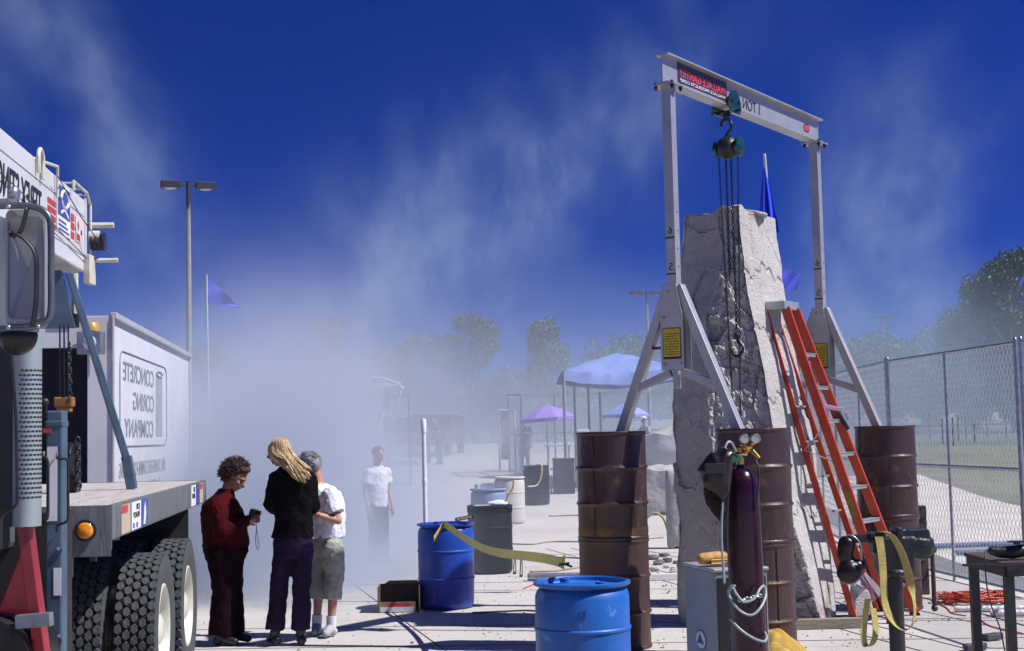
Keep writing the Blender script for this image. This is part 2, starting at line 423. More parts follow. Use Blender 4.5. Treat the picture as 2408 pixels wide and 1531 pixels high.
# ------------------------------------------------------------------ gantry crane
g = thing('gantry_crane', (2.2,12.9,0), 'aluminium gantry crane standing on stacked rusty drums over the tall stone', 'gantry crane')
C1 = Vector((1.34,11.63,0)); C2 = Vector((3.09,14.17,0)); u = (C2-C1).normalized(); v = Vector((u.y,-u.x,0)); Zv = Vector((0,0,1))
ZB = 4.62                                  # underside of the beam
def ibeam(a, b, h, wf, tf, tw):
    mb = MB(); mid = Zv*(h/2)
    mb.bar(a+Zv*(tf/2), b+Zv*(tf/2), wf, tf); mb.bar(a+Zv*(h-tf/2), b+Zv*(h-tf/2), wf, tf)
    mb.bar(a+Zv*(h/2), b+Zv*(h/2), tw, h-2*tf); return mb
a0 = C1 - u*.10 + Zv*ZB; b0 = C2 + u*.10 + Zv*ZB
beam = ibeam(a0, b0, .25, .125, .014, .012).build('beam', m_alu, g, bevel=.002)
# signs on the web face turned to the camera (outward normal v faces camera-right)
fo = -v if (-v).y < v.y and False else v
face = Vector((v.x, v.y, 0));  # v = (u.y,-u.x): points right and towards the camera
O = a0 + Zv*.014 + face*.0075
def on_web(t0, z0): return O + u*t0 + Zv*z0
def plate(name, o, X, Y, w_, h_, m_, par, t=.0015):
    mb = MB(); Xn = Vector(X).normalized(); Yn = Vector(Y).normalized(); mb.prism([(0,0),(w_,0),(w_,h_),(0,h_)], o, Xn, Yn, Xn.cross(Yn), t); return mb.build(name, m_, par)
sg = plate('nameplate', on_web(.26,.045), u, Zv, .93, .172, m_navyprint, beam)
pp = face*.0018
text('lettering', 'WALLACE GANTRY', on_web(.285,.095)+pp, u, Zv, .885, .075, m_redprint, beam, bold=.02)
text('lettering', 'WALLACE PRODUCTS CORP', on_web(.30,.058)+pp, u, Zv, .86, .026, m_whiteprint, beam)
text('lettering', '1 TON', on_web(1.52,.045)+pp*.3, u, Zv, .36, .10, m_blackprint, beam)
mb = MB(); cc = on_web(2.98,.105)
mb.prism([(.075*math.cos(i*math.pi/10), .042*math.sin(i*math.pi/10)) for i in range(20)], cc, u, Zv, face, .0015); mb.build('round_sticker', m_blackprint, beam)
mb = MB(); mb.prism([(.062*math.cos(i*math.pi/10), .031*math.sin(i*math.pi/10)) for i in range(20)], cc+face*.0016, u, Zv, face, .0012); mb.build('round_sticker_face', m_redprint, beam)
for C in (C1, C2):
    # mast
    mb = MB(); mb.bar(C+Zv*2.27, C+Zv*(ZB-.012), .088, .088, up=v); mb.bar(C+Zv*2.10, C+Zv*2.27, .05, .05, up=v); mast = mb.build('mast', m_alu, g, bevel=.006)
    # height marks, dark painted lines with digits, on the side that faces the camera
    mb = MB()
    for k in range(3):
        z = 2.74+.30*k; mb.box(C-u*.0450+Zv*z, (.086,.0015,.014), Matrix.Rotation(math.atan2(v.y,v.x),3,'Z'))
    mb.build('height_mark', m_blackprint, mast)
    for k, dg_ in enumerate('456'):
        text('height_digit', dg_, C-u*.0448-v*.02+Zv*(2.77+.30*k), v, Zv, .04, .06, m_blackprint, mast)
    for k in range(9):
        mb = MB(); z = 2.35+.15*k; mb.cyl(C+v*.0435+Zv*z, C+v*.046+Zv*z, .008, n=8); mb.build('pin_hole', m_black, mast)
    # head bracket and bolts
    mb = MB(); mb.box(C+Zv*(ZB-.007), (.21,.20,.012), Matrix.Rotation(math.atan2(v.y,v.x),3,'Z')); mb.box(C+Zv*(ZB-.05), (.12,.02,.08), Matrix.Rotation(math.atan2(v.y,v.x),3,'Z'))
    mb.build('head_plate', m_alu, mast)
    for i in (-1,1):
        for j in (-1,1):
            mb = MB(); q = C+v*(.075*i)+u*(.075*j); mb.cyl(q+Zv*(ZB-.05), q+Zv*(ZB+.02), .009, n=8); mb.cyl(q+Zv*(ZB-.034), q+Zv*(ZB-.013), .017, n=6); mb.cyl(q+Zv*(ZB+.0), q+Zv*(ZB+.014), .015, n=6)
            mb.build('bolt', m_castiron, mast)
    # centre plates
    zt, zb = 2.82, 2.25
    for sgn in (-1,1):
        mb = MB(); poly = [(-.105,zb),(.105,zb),(.105,2.66),(.05,2.95),(-.05,2.95),(-.105,2.66)]
        mb.prism(poly, C-u*(.062*sgn)+(-u*.006 if sgn>0 else Vector((0,0,0))), v, Zv, u, .006)
        pl = mb.build('gusset_plate', m_alu, g, bevel=.001)
        if sgn > 0:
            base = C-u*.0705
            plate('placard', base-v*.082+Zv*2.34, v, Zv, .164, .255, m_blackprint, pl)
            plate('placard_face', base-u*.0018-v*.076+Zv*2.36, v, Zv, .152, .228, m_yellowlbl, pl)
            mb = MB()
            rr = random.Random(3)
            for k in range(9):
                z = 2.375+.021*k; x = -.066; 
                while x < .06:
                    L = rr.uniform(.01,.03); mb.prism([(x,0),(min(x+L,.068),0),(min(x+L,.068),.007),(x,.007)], base-u*.0036+Zv*z, v, Zv, -u, .0008); x += L+.008
            mb.build('placard_print', m_blackprint, pl)
        for x_, z_ in ((-.075,2.30),(.075,2.30),(-.075,2.68),(.075,2.68),(-.03,2.9),(.03,2.9)):
            mb = MB(); q = C-u*(.070*sgn)+v*x_+Zv*z_; mb.cyl(q, q-u*(.014*sgn), .013, n=6); mb.build('plate_bolt', m_galv, pl)
    # legs, braces
    for s_ in (-1,1):
        foot = C+v*(.62*s_)+Zv*1.55; top = C+v*(.045*s_)+Zv*2.94
        foot = top+(foot-top)
        mb = MB(); mb.bar(top, foot, .085, .075, up=v); leg = mb.build('leg', m_alu, g, bevel=.005)
        mb = MB(); mid = top+(foot-top)*.60; mb.bar(C+Zv*2.235+v*(.05*s_), mid, .05, .06, up=Zv); mb.build('brace', m_alu, g, bevel=.004)
        mb = MB(); mb.box(foot-Zv*.02, (.16,.12,.02), Matrix.Rotation(math.atan2(v.y,v.x),3,'Z')); mb.cyl(foot-Zv*.07-u*.03, foot-Zv*.07+u*.03, .06, n=20); mb.box(foot-Zv*.1,(.05,.05,.12)); mb.build('caster', m_steel, leg)
    mb = MB(); mb.bar(C+Zv*2.44-v*.10, C+Zv*2.44-v*.30, .03, .02); mb.build('cross_pin', m_steel, g)
# timbers across the drum tops that carry the casters
for (d_, C, s_, lb) in ((LB,C1,-1,'timber blocking inside the left drum stack under the gantry foot'),(MBR,C1,1,'timber blocking inside the middle drum stack under the gantry foot'),(RB,C2,1,'timber blocking inside the right drum stack under the gantry foot'),(BB,C2,-1,'timber blocking inside the hidden drum stack behind the stone')):
    f_ = C+v*(.62*s_)
    mb = MB(); mb.box((f_.x, f_.y, 1.145),(.22,.18,.478)); tag(mb.build('timber_block', m_wood, bevel=.004), lb, 'timber')
# ------------------------------------------------------------------ trolley, chain hoist
def chain_mb(a, b, link=.05, wr=.006, wid=.014):
    mb = MB(); a = Vector(a); b = Vector(b); L = (b-a).length; k = int(L/(link*.72)); d = (b-a).normalized()
    for i in range(k):
        c = a+d*(i+.5)*L/k; q = d.orthogonal().normalized(); q = Matrix.Rotation(.6+(math.pi/2)*(i%2),3,d) @ q
        pts = []
        for j in range(9):
            t = 2*math.pi*j/8; pts.append(c+q*math.cos(t)*wid+d*math.sin(t)*link*.5)
        mb.tube(pts, wr, 4, cap=False)
    return mb
th = .352; H0 = C1+(C2-C1)*th+Zv*ZB
tr = thing('trolley', H0, 'dark green beam trolley clamped on the bottom flange of the gantry beam', 'trolley')
for s_ in (-1,1):
    mb = MB(); poly = [(-.10,-.06),(.10,-.06),(.13,.02),(.10,.10),(.04,.15),(-.04,.15),(-.10,.10),(-.13,.02)]
    mb.prism(poly, H0+v*(.078*s_)+(v*0 if s_>0 else -v*.008), u, Zv, v, .012); mb.build('side_plate', m_green, tr, bevel=.003)
    for k in (-1,1):
        mb = MB(); q = H0+v*(.04*s_)+u*(.065*k)+Zv*.05; mb.cyl(q, q+v*(.036*s_), .036, n=16); mb.cyl(q+v*(.036*s_), q+v*(.065*s_), .012, n=8); mb.build('wheel', m_castiron, tr, smooth='auto')
mb = MB(); mb.cyl(H0-v*.14-Zv*.035, H0+v*.14-Zv*.035, .016, n=10); mb.box(H0-Zv*.055,(.06,.06,.05)); mb.build('crossbar', m_castiron, tr)
hs = thing('chain_hoist', H0-Zv*.5, 'black and green chain hoist hanging by its hook from the beam trolley', 'hoist')
ctr = H0-Zv*.36
hook = [ctr+Zv*.09, ctr+Zv*.13, ctr+Zv*.16+v*.035, ctr+Zv*.205+v*.045, ctr+Zv*.25+v*.02, ctr+Zv*.262-v*.02, ctr+Zv*.235-v*.05, ctr+Zv*.20-v*.052]
MB().tube(smoothpath(hook,4), .014, 8).build('top_hook', m_castiron, hs, smooth=True)
mb = MB(); mb.tube([H0-Zv*.05+v*.012, H0-Zv*.10+v*.02, H0-Zv*.115-v*.005, H0-Zv*.08-v*.02, H0-Zv*.05-v*.012], .012, 8); mb.build('eye', m_castiron, hs, smooth=True)
Mv = frame(u, Zv, v)
mb = MB(); rot = Mv.to_3x3()
mb.lathe([(.001,-.07),(.07,-.07),(.09,-.055),(.102,-.02),(.102,.03),(.09,.06),(.06,.085),(.001,.085)], 24, c=ctr, M=rot, cap=False)
mb.build('gear_case', m_castiron, hs, smooth='auto')
mb = MB(); mb.lathe([(.001,.085),(.045,.086),(.085,.10),(.088,.13),(.05,.145),(.001,.147)], 24, c=ctr, M=rot, cap=False); mb.build('hand_wheel_cover', m_green, hs, smooth='auto')
mb = MB(); mb.lathe([(.001,-.086),(.06,-.088),(.075,-.11),(.05,-.13),(.001,-.132)], 24, c=ctr, M=rot, cap=False); mb.box(ctr+Zv*.03,(.05,.05,.16)); mb.build('brake_cover', m_green, hs, smooth='auto')
c0 = ctr-Zv*.09
chain_mb(c0+v*.03+u*.0, c0+v*.03-Zv*1.55, .040, .0045, .010).build('load_chain', m_castiron, hs)
chain_mb(c0-v*.01-u*.02, c0-v*.01-u*.02-Zv*1.05, .040, .0045, .010).build('load_chain', m_castiron, hs)
for k, (dv, L) in enumerate(((-.10,2.35),(.11,2.4))):
    pts = [c0+v*(dv*.9)+Zv*.02, c0+v*dv-Zv*.9, c0+v*(dv*.6)-Zv*1.6, c0+v*(dv*.3+ .0)-Zv*L]
    chain_mb(pts[0], pts[-1], .034, .0032, .008).build('hand_chain', m_castiron, hs)
lh = c0+v*.03-Zv*1.56
mb = MB(); mb.cyl(lh, lh-Zv*.06, .022, .028, n=12)
mb.tube(smoothpath([lh-Zv*.05, lh-Zv*.09+v*.01, lh-Zv*.12+v*.045, lh-Zv*.17+v*.05, lh-Zv*.21+v*.0, lh-Zv*.19-v*.045, lh-Zv*.15-v*.055],4), .013, 8)
mb.build('load_hook', m_castiron, hs, smooth=True)
# ------------------------------------------------------------------ the standing stone
m_stone, n = newmat('rough_limestone'); out = nn(n,'ShaderNodeOutputMaterial'); b = nn(n,'ShaderNodeBsdfPrincipled', i_Roughness=.95); n.links.new(b.outputs[0], out.inputs[0])
tc = nn(n,'ShaderNodeTexCoord')
c_ = mixc(ramp(noise_f(1.4,5,.6),.35,.68), (.60,.57,.555), (.52,.495,.485))
c_ = mixc(ramp(noise_f(6,6,.7),.55,.75), c_, (.40,.37,.355))
c_ = mixc(ramp(noise_f(2.3,3,.5),.63,.72), c_, (.36,.29,.25))
c_ = mixc(ramp(noise_f(45,3,.6),.45,.8), c_, (.42,.40,.39))
n.links.new(c_, b.inputs['Base Color'])
ad = nn(n,'ShaderNodeMath', operation='MULTIPLY_ADD'); n.links.new(noise_f(22,6,.7), ad.inputs[0]); ad.inputs[1].default_value=.8; n.links.new(noise_f(80,3,.6), ad.inputs[2])
bp = nn(n,'ShaderNodeBump', i_Strength=1.0, i_Distance=.022); n.links.new(ad.outputs[0], bp.inputs['Height']); n.links.new(bp.outputs[0], b.inputs['Normal'])
rowsP = [(486,1601,1700,1735,1822),(560,1600,1706,1742,1828),(617,1598,1711,1748,1838),(702,1596,1684,1757,1848),(760,1592,1655,1770,1857),(884,1578,1662,1797,1882),(1004,1577,1681,1815,1906),
         (1075,1584,1684,1834,1918),(1180,1588,1688,1852,1928),(1297,1590,1692,1888,1950),(1390,1590,1700,1915,1962),(1462,1592,1704,1932,1968)]
YA,YM,YBs,YC,YD = 13.14,12.78,12.745,13.42,13.85
def interp(py, i):
    for a, b_ in zip(rowsP, rowsP[1:]):
        if py <= b_[0]: t = (py-a[0])/(b_[0]-a[0]); t = max(0,t); return a[i]+(b_[i]-a[i])*t
    return rowsP[-1][i]
NZ = 250; segs = [34, 64, 44, 20, 24]
mb = MB(); ring = []
for r in range(NZ+1):
    py = 486+(1462-486)*r/NZ
    A_ = at(interp(py,1),py,YA); M_ = at(interp(py,2),py,YM); B_ = at(interp(py,3),py,YBs); C_ = at(interp(py,4),py,YC)
    z = 3.84-(3.84+.0)*r/NZ
    for q in (A_,M_,B_,C_): q.z = z
    D_ = A_+(C_-B_)*.9+Vector((.02,0.05,0)); D_.z = z
    E_ = D_.copy(); cor = [A_,M_,B_,C_,D_]
    pts = []
    for k in range(5):
        p, q = cor[k], cor[(k+1)%5]
        for j in range(segs[k]):
            t = j/segs[k]; pts.append((p+(q-p)*t, k, t))
    ring.append(pts)
Wn = len(ring[0])
def rock_disp(p, k, t):
    edge = min(t,1-t)
    f1 = noise.fractal(p*1.6+Vector((5,0,2)), 1, 2, 3)*(.014 if k == 2 else .035)
    f2 = noise.fractal(p*5.5+Vector((k*3,1,7)), .9, 2, 4)
    rid = 1-abs(noise.noise(Vector((p.x*3+p.z*2.0, p.y*3, p.z*3.2-p.x*1.5))*1.3))
    a = {0:.016, 1:.040, 2:.008, 3:.03, 4:.03}[k]
    d = f1*.6+f2*a*.35
    for sc_f, amp in ((2.1,(.09,.12,.02,.1,.1)[k]),(5.5,(.035,.22,.02,.05,.05)[k]),(13,(.03,.26,.03,.02,.02)[k]),(24,(.04,.30,.04,.02,.02)[k])):
        q = Vector((p.x*1.25+p.z*.35, p.y*1.25, p.z*.8))*sc_f
        dist, cells = noise.voronoi(q); c0 = cells[0]
        hsh = math.sin(c0.x*12.9+c0.y*78.2+c0.z*37.7)*43758.5; hsh -= math.floor(hsh); h2 = math.sin(c0.x*39.3+c0.y*11.1+c0.z*83.1)*24634.6; h2 -= math.floor(h2)
        w3 = Vector((hsh-.5, h2-.5, (hsh*7.3) % 1-.5))
        d += amp*((q-c0).dot(w3))/sc_f*1.6 + amp*.10*(h2-.5)/sc_f*2
    if k != 2: d -= .02*math.exp(-(t*12)**2)
    return d
cen = Vector((2.3,13.3,0))
for r in range(NZ+1):
    pts = ring[r]
    for i, (p, k, t) in enumerate(pts):
        a = pts[i-1][0]; b_ = pts[(i+1) % Wn][0]; tn = (b_-a); nrm = Vector((tn.y,-tn.x,0)).normalized()
        d = rock_disp(p, k, t)
        # stepped cracks across the sunlit face, a broken scar low on the front face
        if k == 2:
            for zc in (3.2,2.62,2.05,1.0): d -= .017*math.exp(-((p.z-zc-.06*math.sin(t*9+zc*5)-.03*math.sin(t*31))/.014)**2)
        if k == 1 and p.z < 1.0: d -= .10*max(0,min(1,(1.0-p.z)*3))*max(0,math.sin(t*3.1))*.8
        if k == 1 and p.z > 1.55 and t > .55: d -= .05*(t-.55)
        if k == 0 and p.z > 2.75: d -= .12*min(1,(p.z-2.75)*1.8)*math.sin(math.pi*min(1,t*1.05))
        q = p+nrm*d
        if r == 0:
            q.z += 0
        top = max(0, 1-r/6)
        q.z += top*(.035*noise.noise(Vector((p.x*6,p.y*6,1)))-.06-.12*min(1,max(0,(p.x-2.08)/.4))-.05*max(0,1-abs(p.x-1.72)/.12))
        mb.v.append(q)
for r in range(NZ):
    for i in range(Wn):
        j = (i+1) % Wn; mb.f.append((r*Wn+i, r*Wn+j, (r+1)*Wn+j, (r+1)*Wn+i)); mb.mi.append(0)
# top: concentric rings towards the middle
cenT = sum((mb.v[i] for i in range(Wn)), Vector())/Wn; prev = 0
for kk in range(1, 9):
    s_ = 1-kk/8*.98; n0 = len(mb.v)
    for i in range(Wn):
        p = cenT+(mb.v[i]-cenT)*s_; p.z = mb.v[i].z*s_+(cenT.z+.0)*(1-s_)+.035*noise.fractal(Vector((p.x*4,p.y*4,3)),1,2,3); mb.v.append(p)
    for i in range(Wn):
        j = (i+1) % Wn; mb.f.append((prev+j, prev+i, n0+i, n0+j)); mb.mi.append(0)
    prev = n0
mb.f.append(tuple(prev+i for i in range(Wn))); mb.mi.append(0)
mb.f.append(tuple(NZ*Wn+i for i in reversed(range(Wn)))); mb.mi.append(0)
st = mb.build('standing_stone', m_stone, smooth=False); tag(st, 'tall rough pale limestone block standing upright under the gantry crane', 'stone')
# flat shard lying on its top
mb = MB(); mb.prism([(-.15,-.08),(.02,-.11),(.13,-.05),(.15,.07),(.02,.10),(-.12,.07)], at(1768,506,13.1), (1,0,-.16), (0,1,0), (.15,0,1), .03)
sh = mb.build('stone_shard', m_stone, bevel=.01); tag(sh, 'flat stone shard lying on top of the tall limestone block', 'stone')
mb = MB(); mb.add([(3.09,13.30,0),(3.30,13.32,0),(3.31,13.52,0),(3.08,13.5,0),(3.12,13.33,.30),(3.26,13.35,.24),(3.25,13.5,.26),(3.12,13.48,.33)],[(0,1,2,3),(4,5,6,7),(0,1,5,4),(1,2,6,5),(2,3,7,6),(3,0,4,7)]); tag(mb.build('stone_block', m_stone, bevel=.02, sub=0), 'small pale stone block on the ground just right of the ladder rear foot', 'stone')
# timber under the stone
mb = MB(); mb.bar((2.0,12.60,.045),(3.0,12.64,.045),.09,.088); tag(mb.build('timber', m_wood, bevel=.004), 'squared timber baulk wedged under the tall limestone block', 'timber')
# standing slab and rock behind
def rock(name, label, c, r, seed, m_=m_stone, cat='stone', n=28, amp=.22, box=.5, group=None):
    mb = MB(); mb.ball((0,0,0), 1, n)
    for p in mb.v:
        q = p.copy(); mx = max(abs(q.x),abs(q.y),abs(q.z)); q = q.lerp(q/mx*.8, box)
        q *= 1+amp*noise.fractal(q*1.8+Vector((seed,seed*2,0)),1,2,3)
        p.x, p.y, p.z = q.x*r[0], q.y*r[1], q.z*r[2]
    zz = min(p.z for p in mb.v); M0 = Matrix.Translation(Vector(c))
    for p in mb.v: p.z -= zz; p += Vector(c)
    return tag(mb.build(name, m_, smooth='auto'), label, cat, group)
m_rock2 = mat('pale_grey_rock', (.42,.42,.42), .95, c2=(.33,.33,.33), sc_=2, bump=.9, bsc=12)
c = at(1555,1201,28.5); rock('rock', 'squat pale rock with a dark front behind the left drum stack', (c.x+.1,28.8,gz(28.8)-.05), (.66,.5,.60), 3, m_rock2, box=.85, amp=.10)
c = at(1606,1278,21.5); rock('stone_slab', 'narrow pale slab standing just left of the tall stone', (c.x,21.6,-.02), (.28,.14,.72), 8, m_rock2, box=.9, amp=.07)
c = at(1600,1090,42); rock('boulder', 'large hazy boulder behind the left drum stack', (c.x,42.5,gz(42.5)-.2), (1.05,.9,.85), 11, m_rock2, amp=.12, box=.3)
rr = random.Random(5)
m_darktone = mat('dark_grey_tone', (.10,.10,.11), .95, c2=(.2,.19,.19), sc_=12)  # alternate chips take this dark tone, ground shadow put into colour
for i in range(16):
    px = rr.uniform(1535,1590); py = rr.uniform(1332,1356) if i % 2 else rr.uniform(1300,1326); Y = 1.75*FPX/(py-1016)
    c = at(px,py,Y); s_ = rr.uniform(.025,.06)
    rock('stone_chip', 'small stone chip left of the tall stone, alternate chips coloured as shadow', (c.x,Y,0), (s_*1.5,s_,s_*.7), i, m_stone if i % 2 else m_darktone, n=8, group='stone chips lying left of the tall stone')
mb = MB(); a = at(1515,1362,17.2); mb.bar((.55+.9,17.0,.04),(2.6,17.1,.04),.09,.07); tag(mb.build('pipe_offcut', m_white), 'pale square post lying on the ground left of the tall stone', 'post')
# ------------------------------------------------------------------ plastic drums
m_bluep = mat('blue_plastic', (.008,.06,.40), .42, c2=(.006,.045,.32), sc_=2.5, c3=(.06,.16,.5), sc3=5, amt3=(.62,.8), bump=.1, bsc=30, coat=.1)
m_bluep2 = mat('light_blue_plastic', (.010,.12,.46), .45, c2=(.008,.09,.38), sc_=2, c3=(.16,.34,.60), sc3=7, amt3=(.60,.74), bump=.12, bsc=25, coat=.1)
m_blackp = mat('black_plastic', (.008,.009,.013), .5, spec=.25, c2=(.014,.015,.02), sc_=5, c3=(.05,.05,.06), sc3=20, amt3=(.62,.75))
m_beige = mat('beige_plastic', (.55,.53,.50), .6, c2=(.48,.46,.44), sc_=2)
m_greyb = mat('faded_grey_blue_plastic', (.16,.22,.38), .6, c2=(.2,.25,.38), sc_=2)
def plastic_prof(r=.29, h=.885, rim=True):
    P = [(.001,.0),(r-.05,.0),(r-.02,.012),(r-.004,.05),(r-.004,.06)]
    for z in (.30,.585):
        P += [(r-.001,z-.02),(r-.001,z-.006),(r+.007,z),(r+.007,z+.012),(r-.001,z+.02)]
    P += [(r-.002,.78),(r-.012,.815),(r-.032,.838),(r-.022,.848),(r+.004,.850),(r+.008,.856),(r+.008,.870),(r+.002,h-.006),(r-.012,h),(r-.02,h-.008),(r-.024,h-.035)]
    return [(a,z*h/.885) for a, z in P]
def pdrum(name, label, x, y, m_, r=.29, h=.885, cat='drum', lid=True):
    t = thing(name, (x,y,gz(y)), label, cat)
    mb = MB(); mb.lathe(plastic_prof(r,h)+([(.001,h-.032)] if lid else [(r-.03,.03),(.001,.03)]), 64, cap=False)
    for p in mb.v:
        k = noise.noise(Vector((p.x*3+x,p.y*3,p.z*2+y))); 
        if math.hypot(p.x,p.y) > .15: p.x *= 1+.012*k; p.y *= 1+.012*k
    o = mb.build('shell', m_, t, smooth='auto', local=True)
    if lid:
        for a in (2.2,-.9):
            mb = MB(); mb.lathe([(.001,h-.034),(.03,h-.034),(.032,h-.01),(.024,h-.006),(.02,h-.016),(.001,h-.016)], 16, c=(.17*math.cos(a),.17*math.sin(a),0), cap=False)
            mb.build('bung', m_, t, smooth='auto', local=True)
    return t
fb = at(1367,1343,8.72); t = pdrum('plastic_drum','light blue scuffed plastic drum nearest the camera, tape clamped to its rim',fb.x,8.72,m_bluep2,r=.287,h=.875)
mb = MB()   # moulded mark on the wall
for dx in (-.018,.006): mb.box((fb.x+dx+.0,8.72-.2885,.70),(.006,.004,.035))
mb.box((fb.x-.006,8.72-.2885,.718),(.036,.004,.006)); mb.build('moulded_mark', m_bluep2, t)
bb = at(1047,1240,14.8); t2 = pdrum('plastic_drum','dark blue plastic drum with yellow tape draped over its lid',bb.x,14.8,m_bluep,r=.288,h=.875)
dk = at(1151,1200,18.4); t3 = pdrum('plastic_drum','black ribbed drum with a rag and paper on its lid',dk.x,18.4,m_blackp,r=.285,h=.875)
mb = MB()
for i in range(60):
    a = i*2*math.pi/60; mb.bar((dk.x+.286*math.cos(a),18.4+.286*math.sin(a),.77),(dk.x+.290*math.cos(a),18.4+.290*math.sin(a),.845),.010,.006,up=(math.cos(a),math.sin(a),0))
mb.build('ribbed_collar', m_blackp, t3)
c = at(1197,1130,27.2); pdrum('plastic_drum','beige plastic drum standing in the haze beside a grey drum',c.x,27.2,m_beige,r=.29)
c = at(1260,1095,32.4); td = pdrum('plastic_drum','dark grey drum with a yellow hose over its lid, near the tent pole',c.x,32.4,m_blackp,r=.295); cg = c
c = at(1148,1160,23.2); pdrum('plastic_drum','faded blue drum with a cup on its lid behind the black ribbed drum',c.x,23.2,m_greyb,r=.29); cb = c
mb = MB(); mb.lathe([(.03,0),(.042,.11),(.045,.11)],14,c=(cb.x-.18,23.1,.86)); tag(mb.build('paper_cup', m_beige, smooth='auto'),'beige paper cup standing on the faded blue drum','cup')
m_rag = mat('white_rag', (.62,.64,.72), .9, c2=(.5,.52,.6), sc_=8)
mb = MB(); mb.ball((dk.x+.10,18.33,.88),(.13,.10,.045),20)
for p in mb.v:
    kk = noise.fractal(p*16,1,2,3); p.z += .018*kk; p.x += .02*kk
tag(mb.build('rag', m_rag, smooth=True),'crumpled white rag on the lid of the black ribbed drum','rag')
mb = MB(); mb.box((dk.x-.10,18.25,.868),(.20,.12,.008),Matrix.Rotation(.3,3,'Z')); tag(mb.build('folded_paper', m_rag),'folded white paper beside the rag on the black ribbed drum','paper')
# ------------------------------------------------------------------ yellow tape, clamp, pipe, carton, hoses
m_tape = mat('yellow_barrier_tape', (.62,.56,.10), .45, c2=(.52,.46,.09), sc_=6, c3=(.35,.33,.12), sc3=16, amt3=(.58,.7))
P = [(1020,1268,14.42),(1032,1248,14.45),(1043,1234,14.5),(1060,1243,14.2),(1090,1264,13.5),(1130,1287,12.6),(1175,1300,11.6),(1225,1306,10.6),(1275,1312,9.75),(1310,1320,9.1),(1326,1327,8.86)]
pts = smoothpath([at(*p) for p in P], 5)
wd = []
for i in range(len(pts)):
    t = i/(len(pts)-1); wd.append(Vector((.15*math.sin(t*6), -.35*math.sin(t*5), 1 if t > .12 else .6)).normalized())
mb = MB(); k0 = len(mb.v); mb.ribbon(pts, .07, wd, .0012)
tag(mb.build('barrier_tape', m_tape, smooth='auto'),'yellow barrier tape sagging from the dark blue drum to the light blue drum','tape')
m_spring = mat('yellow_black_grip', (.45,.34,.02), .5)
tcl = thing('spring_clamp', at(1325,1322,8.82), 'yellow and black spring clamp holding the tape on the light blue drum rim', 'clamp')
q = at(1325,1326,8.80)
mb = MB(); mb.bar(q+Vector((-.03,0,-.005)), q+Vector((.035,-.01,.005)), .02, .014); mb.bar(q+Vector((.0,0,.0)), q+Vector((.05,-.03,-.015)), .018, .010); mb.build('jaw', m_castiron, tcl, bevel=.002)
mb = MB(); mb.bar(q, q+Vector((.006,.0,.055)), .016, .014); mb.bar(q+Vector((-.028,0,.012)), q+Vector((-.005,.0,.02)), .016, .012); mb.build('grip', m_spring, tcl, bevel=.002)
tcl = thing('ratchet_strap', at(1090,1222,14.55), 'short black and yellow ratchet strap lying on the dark blue drum rim', 'strap')
q0 = at(1070,1222,14.56); q1 = at(1112,1214,14.60)
mb = MB(); mb.bar(q0,q1,.03,.035); mb.build('buckle', m_castiron, tcl, bevel=.003)
mb = MB()
for k in range(5):
    p = q0.lerp(q1,(k+.5)/5); mb.box(p+Vector((0,-.017,0)),(.012,.006,.03))
mb.build('cleat', m_spring, tcl)
mb = MB()
for k in range(4):
    p = q0.lerp(q1,(k+1)/5); mb.cyl(p+Vector((0,-.014,0)),p+Vector((0,-.021,0)),.009,n=10)
mb.build('rivet', m_whiteprint, tcl)
m_pvc = mat('white_pvc', (.74,.76,.78), .35, c2=(.68,.70,.72), sc_=3)
px = at(998,1100,15.35); t = thing('plastic_pipe', (px.x,15.35,0), 'white plastic pipe standing upright behind the dark blue drum', 'pipe')
mb = MB(); mb.cyl((px.x,15.35,0),(px.x-.004,15.35,1.86),.024,n=20); mb.build('pipe', m_pvc, t, smooth='auto')
mb = MB(); mb.lathe([(.001,1.95),(.018,1.945),(.028,1.93),(.029,1.80),(.001,1.80)],20,c=(px.x-.003,15.35,0),cap=False); mb.build('cap', m_pvc, t, smooth='auto')
mb = MB(); mb.lathe([(.0245,1.25),(.028,1.252),(.028,1.30),(.0245,1.302)],20,c=(px.x-.002,15.35,0)); mb.build('coupling', m_pvc, t, smooth='auto')
m_card = mat('cardboard', (.36,.22,.11), .9, c2=(.28,.17,.09), sc_=5); m_cardin = mat('cardboard_shaded_inside', (.10,.055,.03), .95)  # inside is the cardboard darkened, its shade put into the colour
bx = at(889,1431,14.45); X0 = bx.x; t = thing('cardboard_box', (X0+.25,14.6,0), 'open cardboard box with printed label beside the dark blue drum', 'box')
mb = MB()
for (c, s_) in (((.0,.15,.13),(.006,.30,.26)),((.41,.15,.13),(.006,.30,.26)),((.205,.30,.13),(.41,.006,.26)),((.205,.15,.006),(.41,.30,.006))): mb.box((X0+c[0],14.45+c[1],c[2]),s_)
mb.build('carton', m_cardin, t)
mb = MB(); mb.box((X0+.19,14.447,.055),(.37,.006,.105)); mb.box((X0-.004,14.6,.125),(.004,.3,.25)); fr = mb.build('front_flap', m_card, t)
plate('printed_label', Vector((X0+.02,14.4435,.008)), (1,0,0), (0,0,1), .34, .05, m_whiteprint, fr)
plate('printed_label', Vector((X0+.12,14.4435,.06)), (1,0,0), (0,0,1), .20, .035, m_redprint, fr)
mb = MB(); mb.prism([(0,0),(.36,0),(.34,.07),(.05,.07)], (X0+.04,14.75,.258), (1,0,0), (0,-.5,.5), (0,.5,.5), .004); mb.build('top_flap', m_card, t)
m_hose = mat('tan_hose', (.36,.28,.19), .6); m_hosey = mat('yellow_hose', (.6,.5,.22), .5); m_cordr = mat('red_orange_cord', (.72,.12,.06), .45); m_blackc = mat('black_cable', (.02,.02,.025), .5)
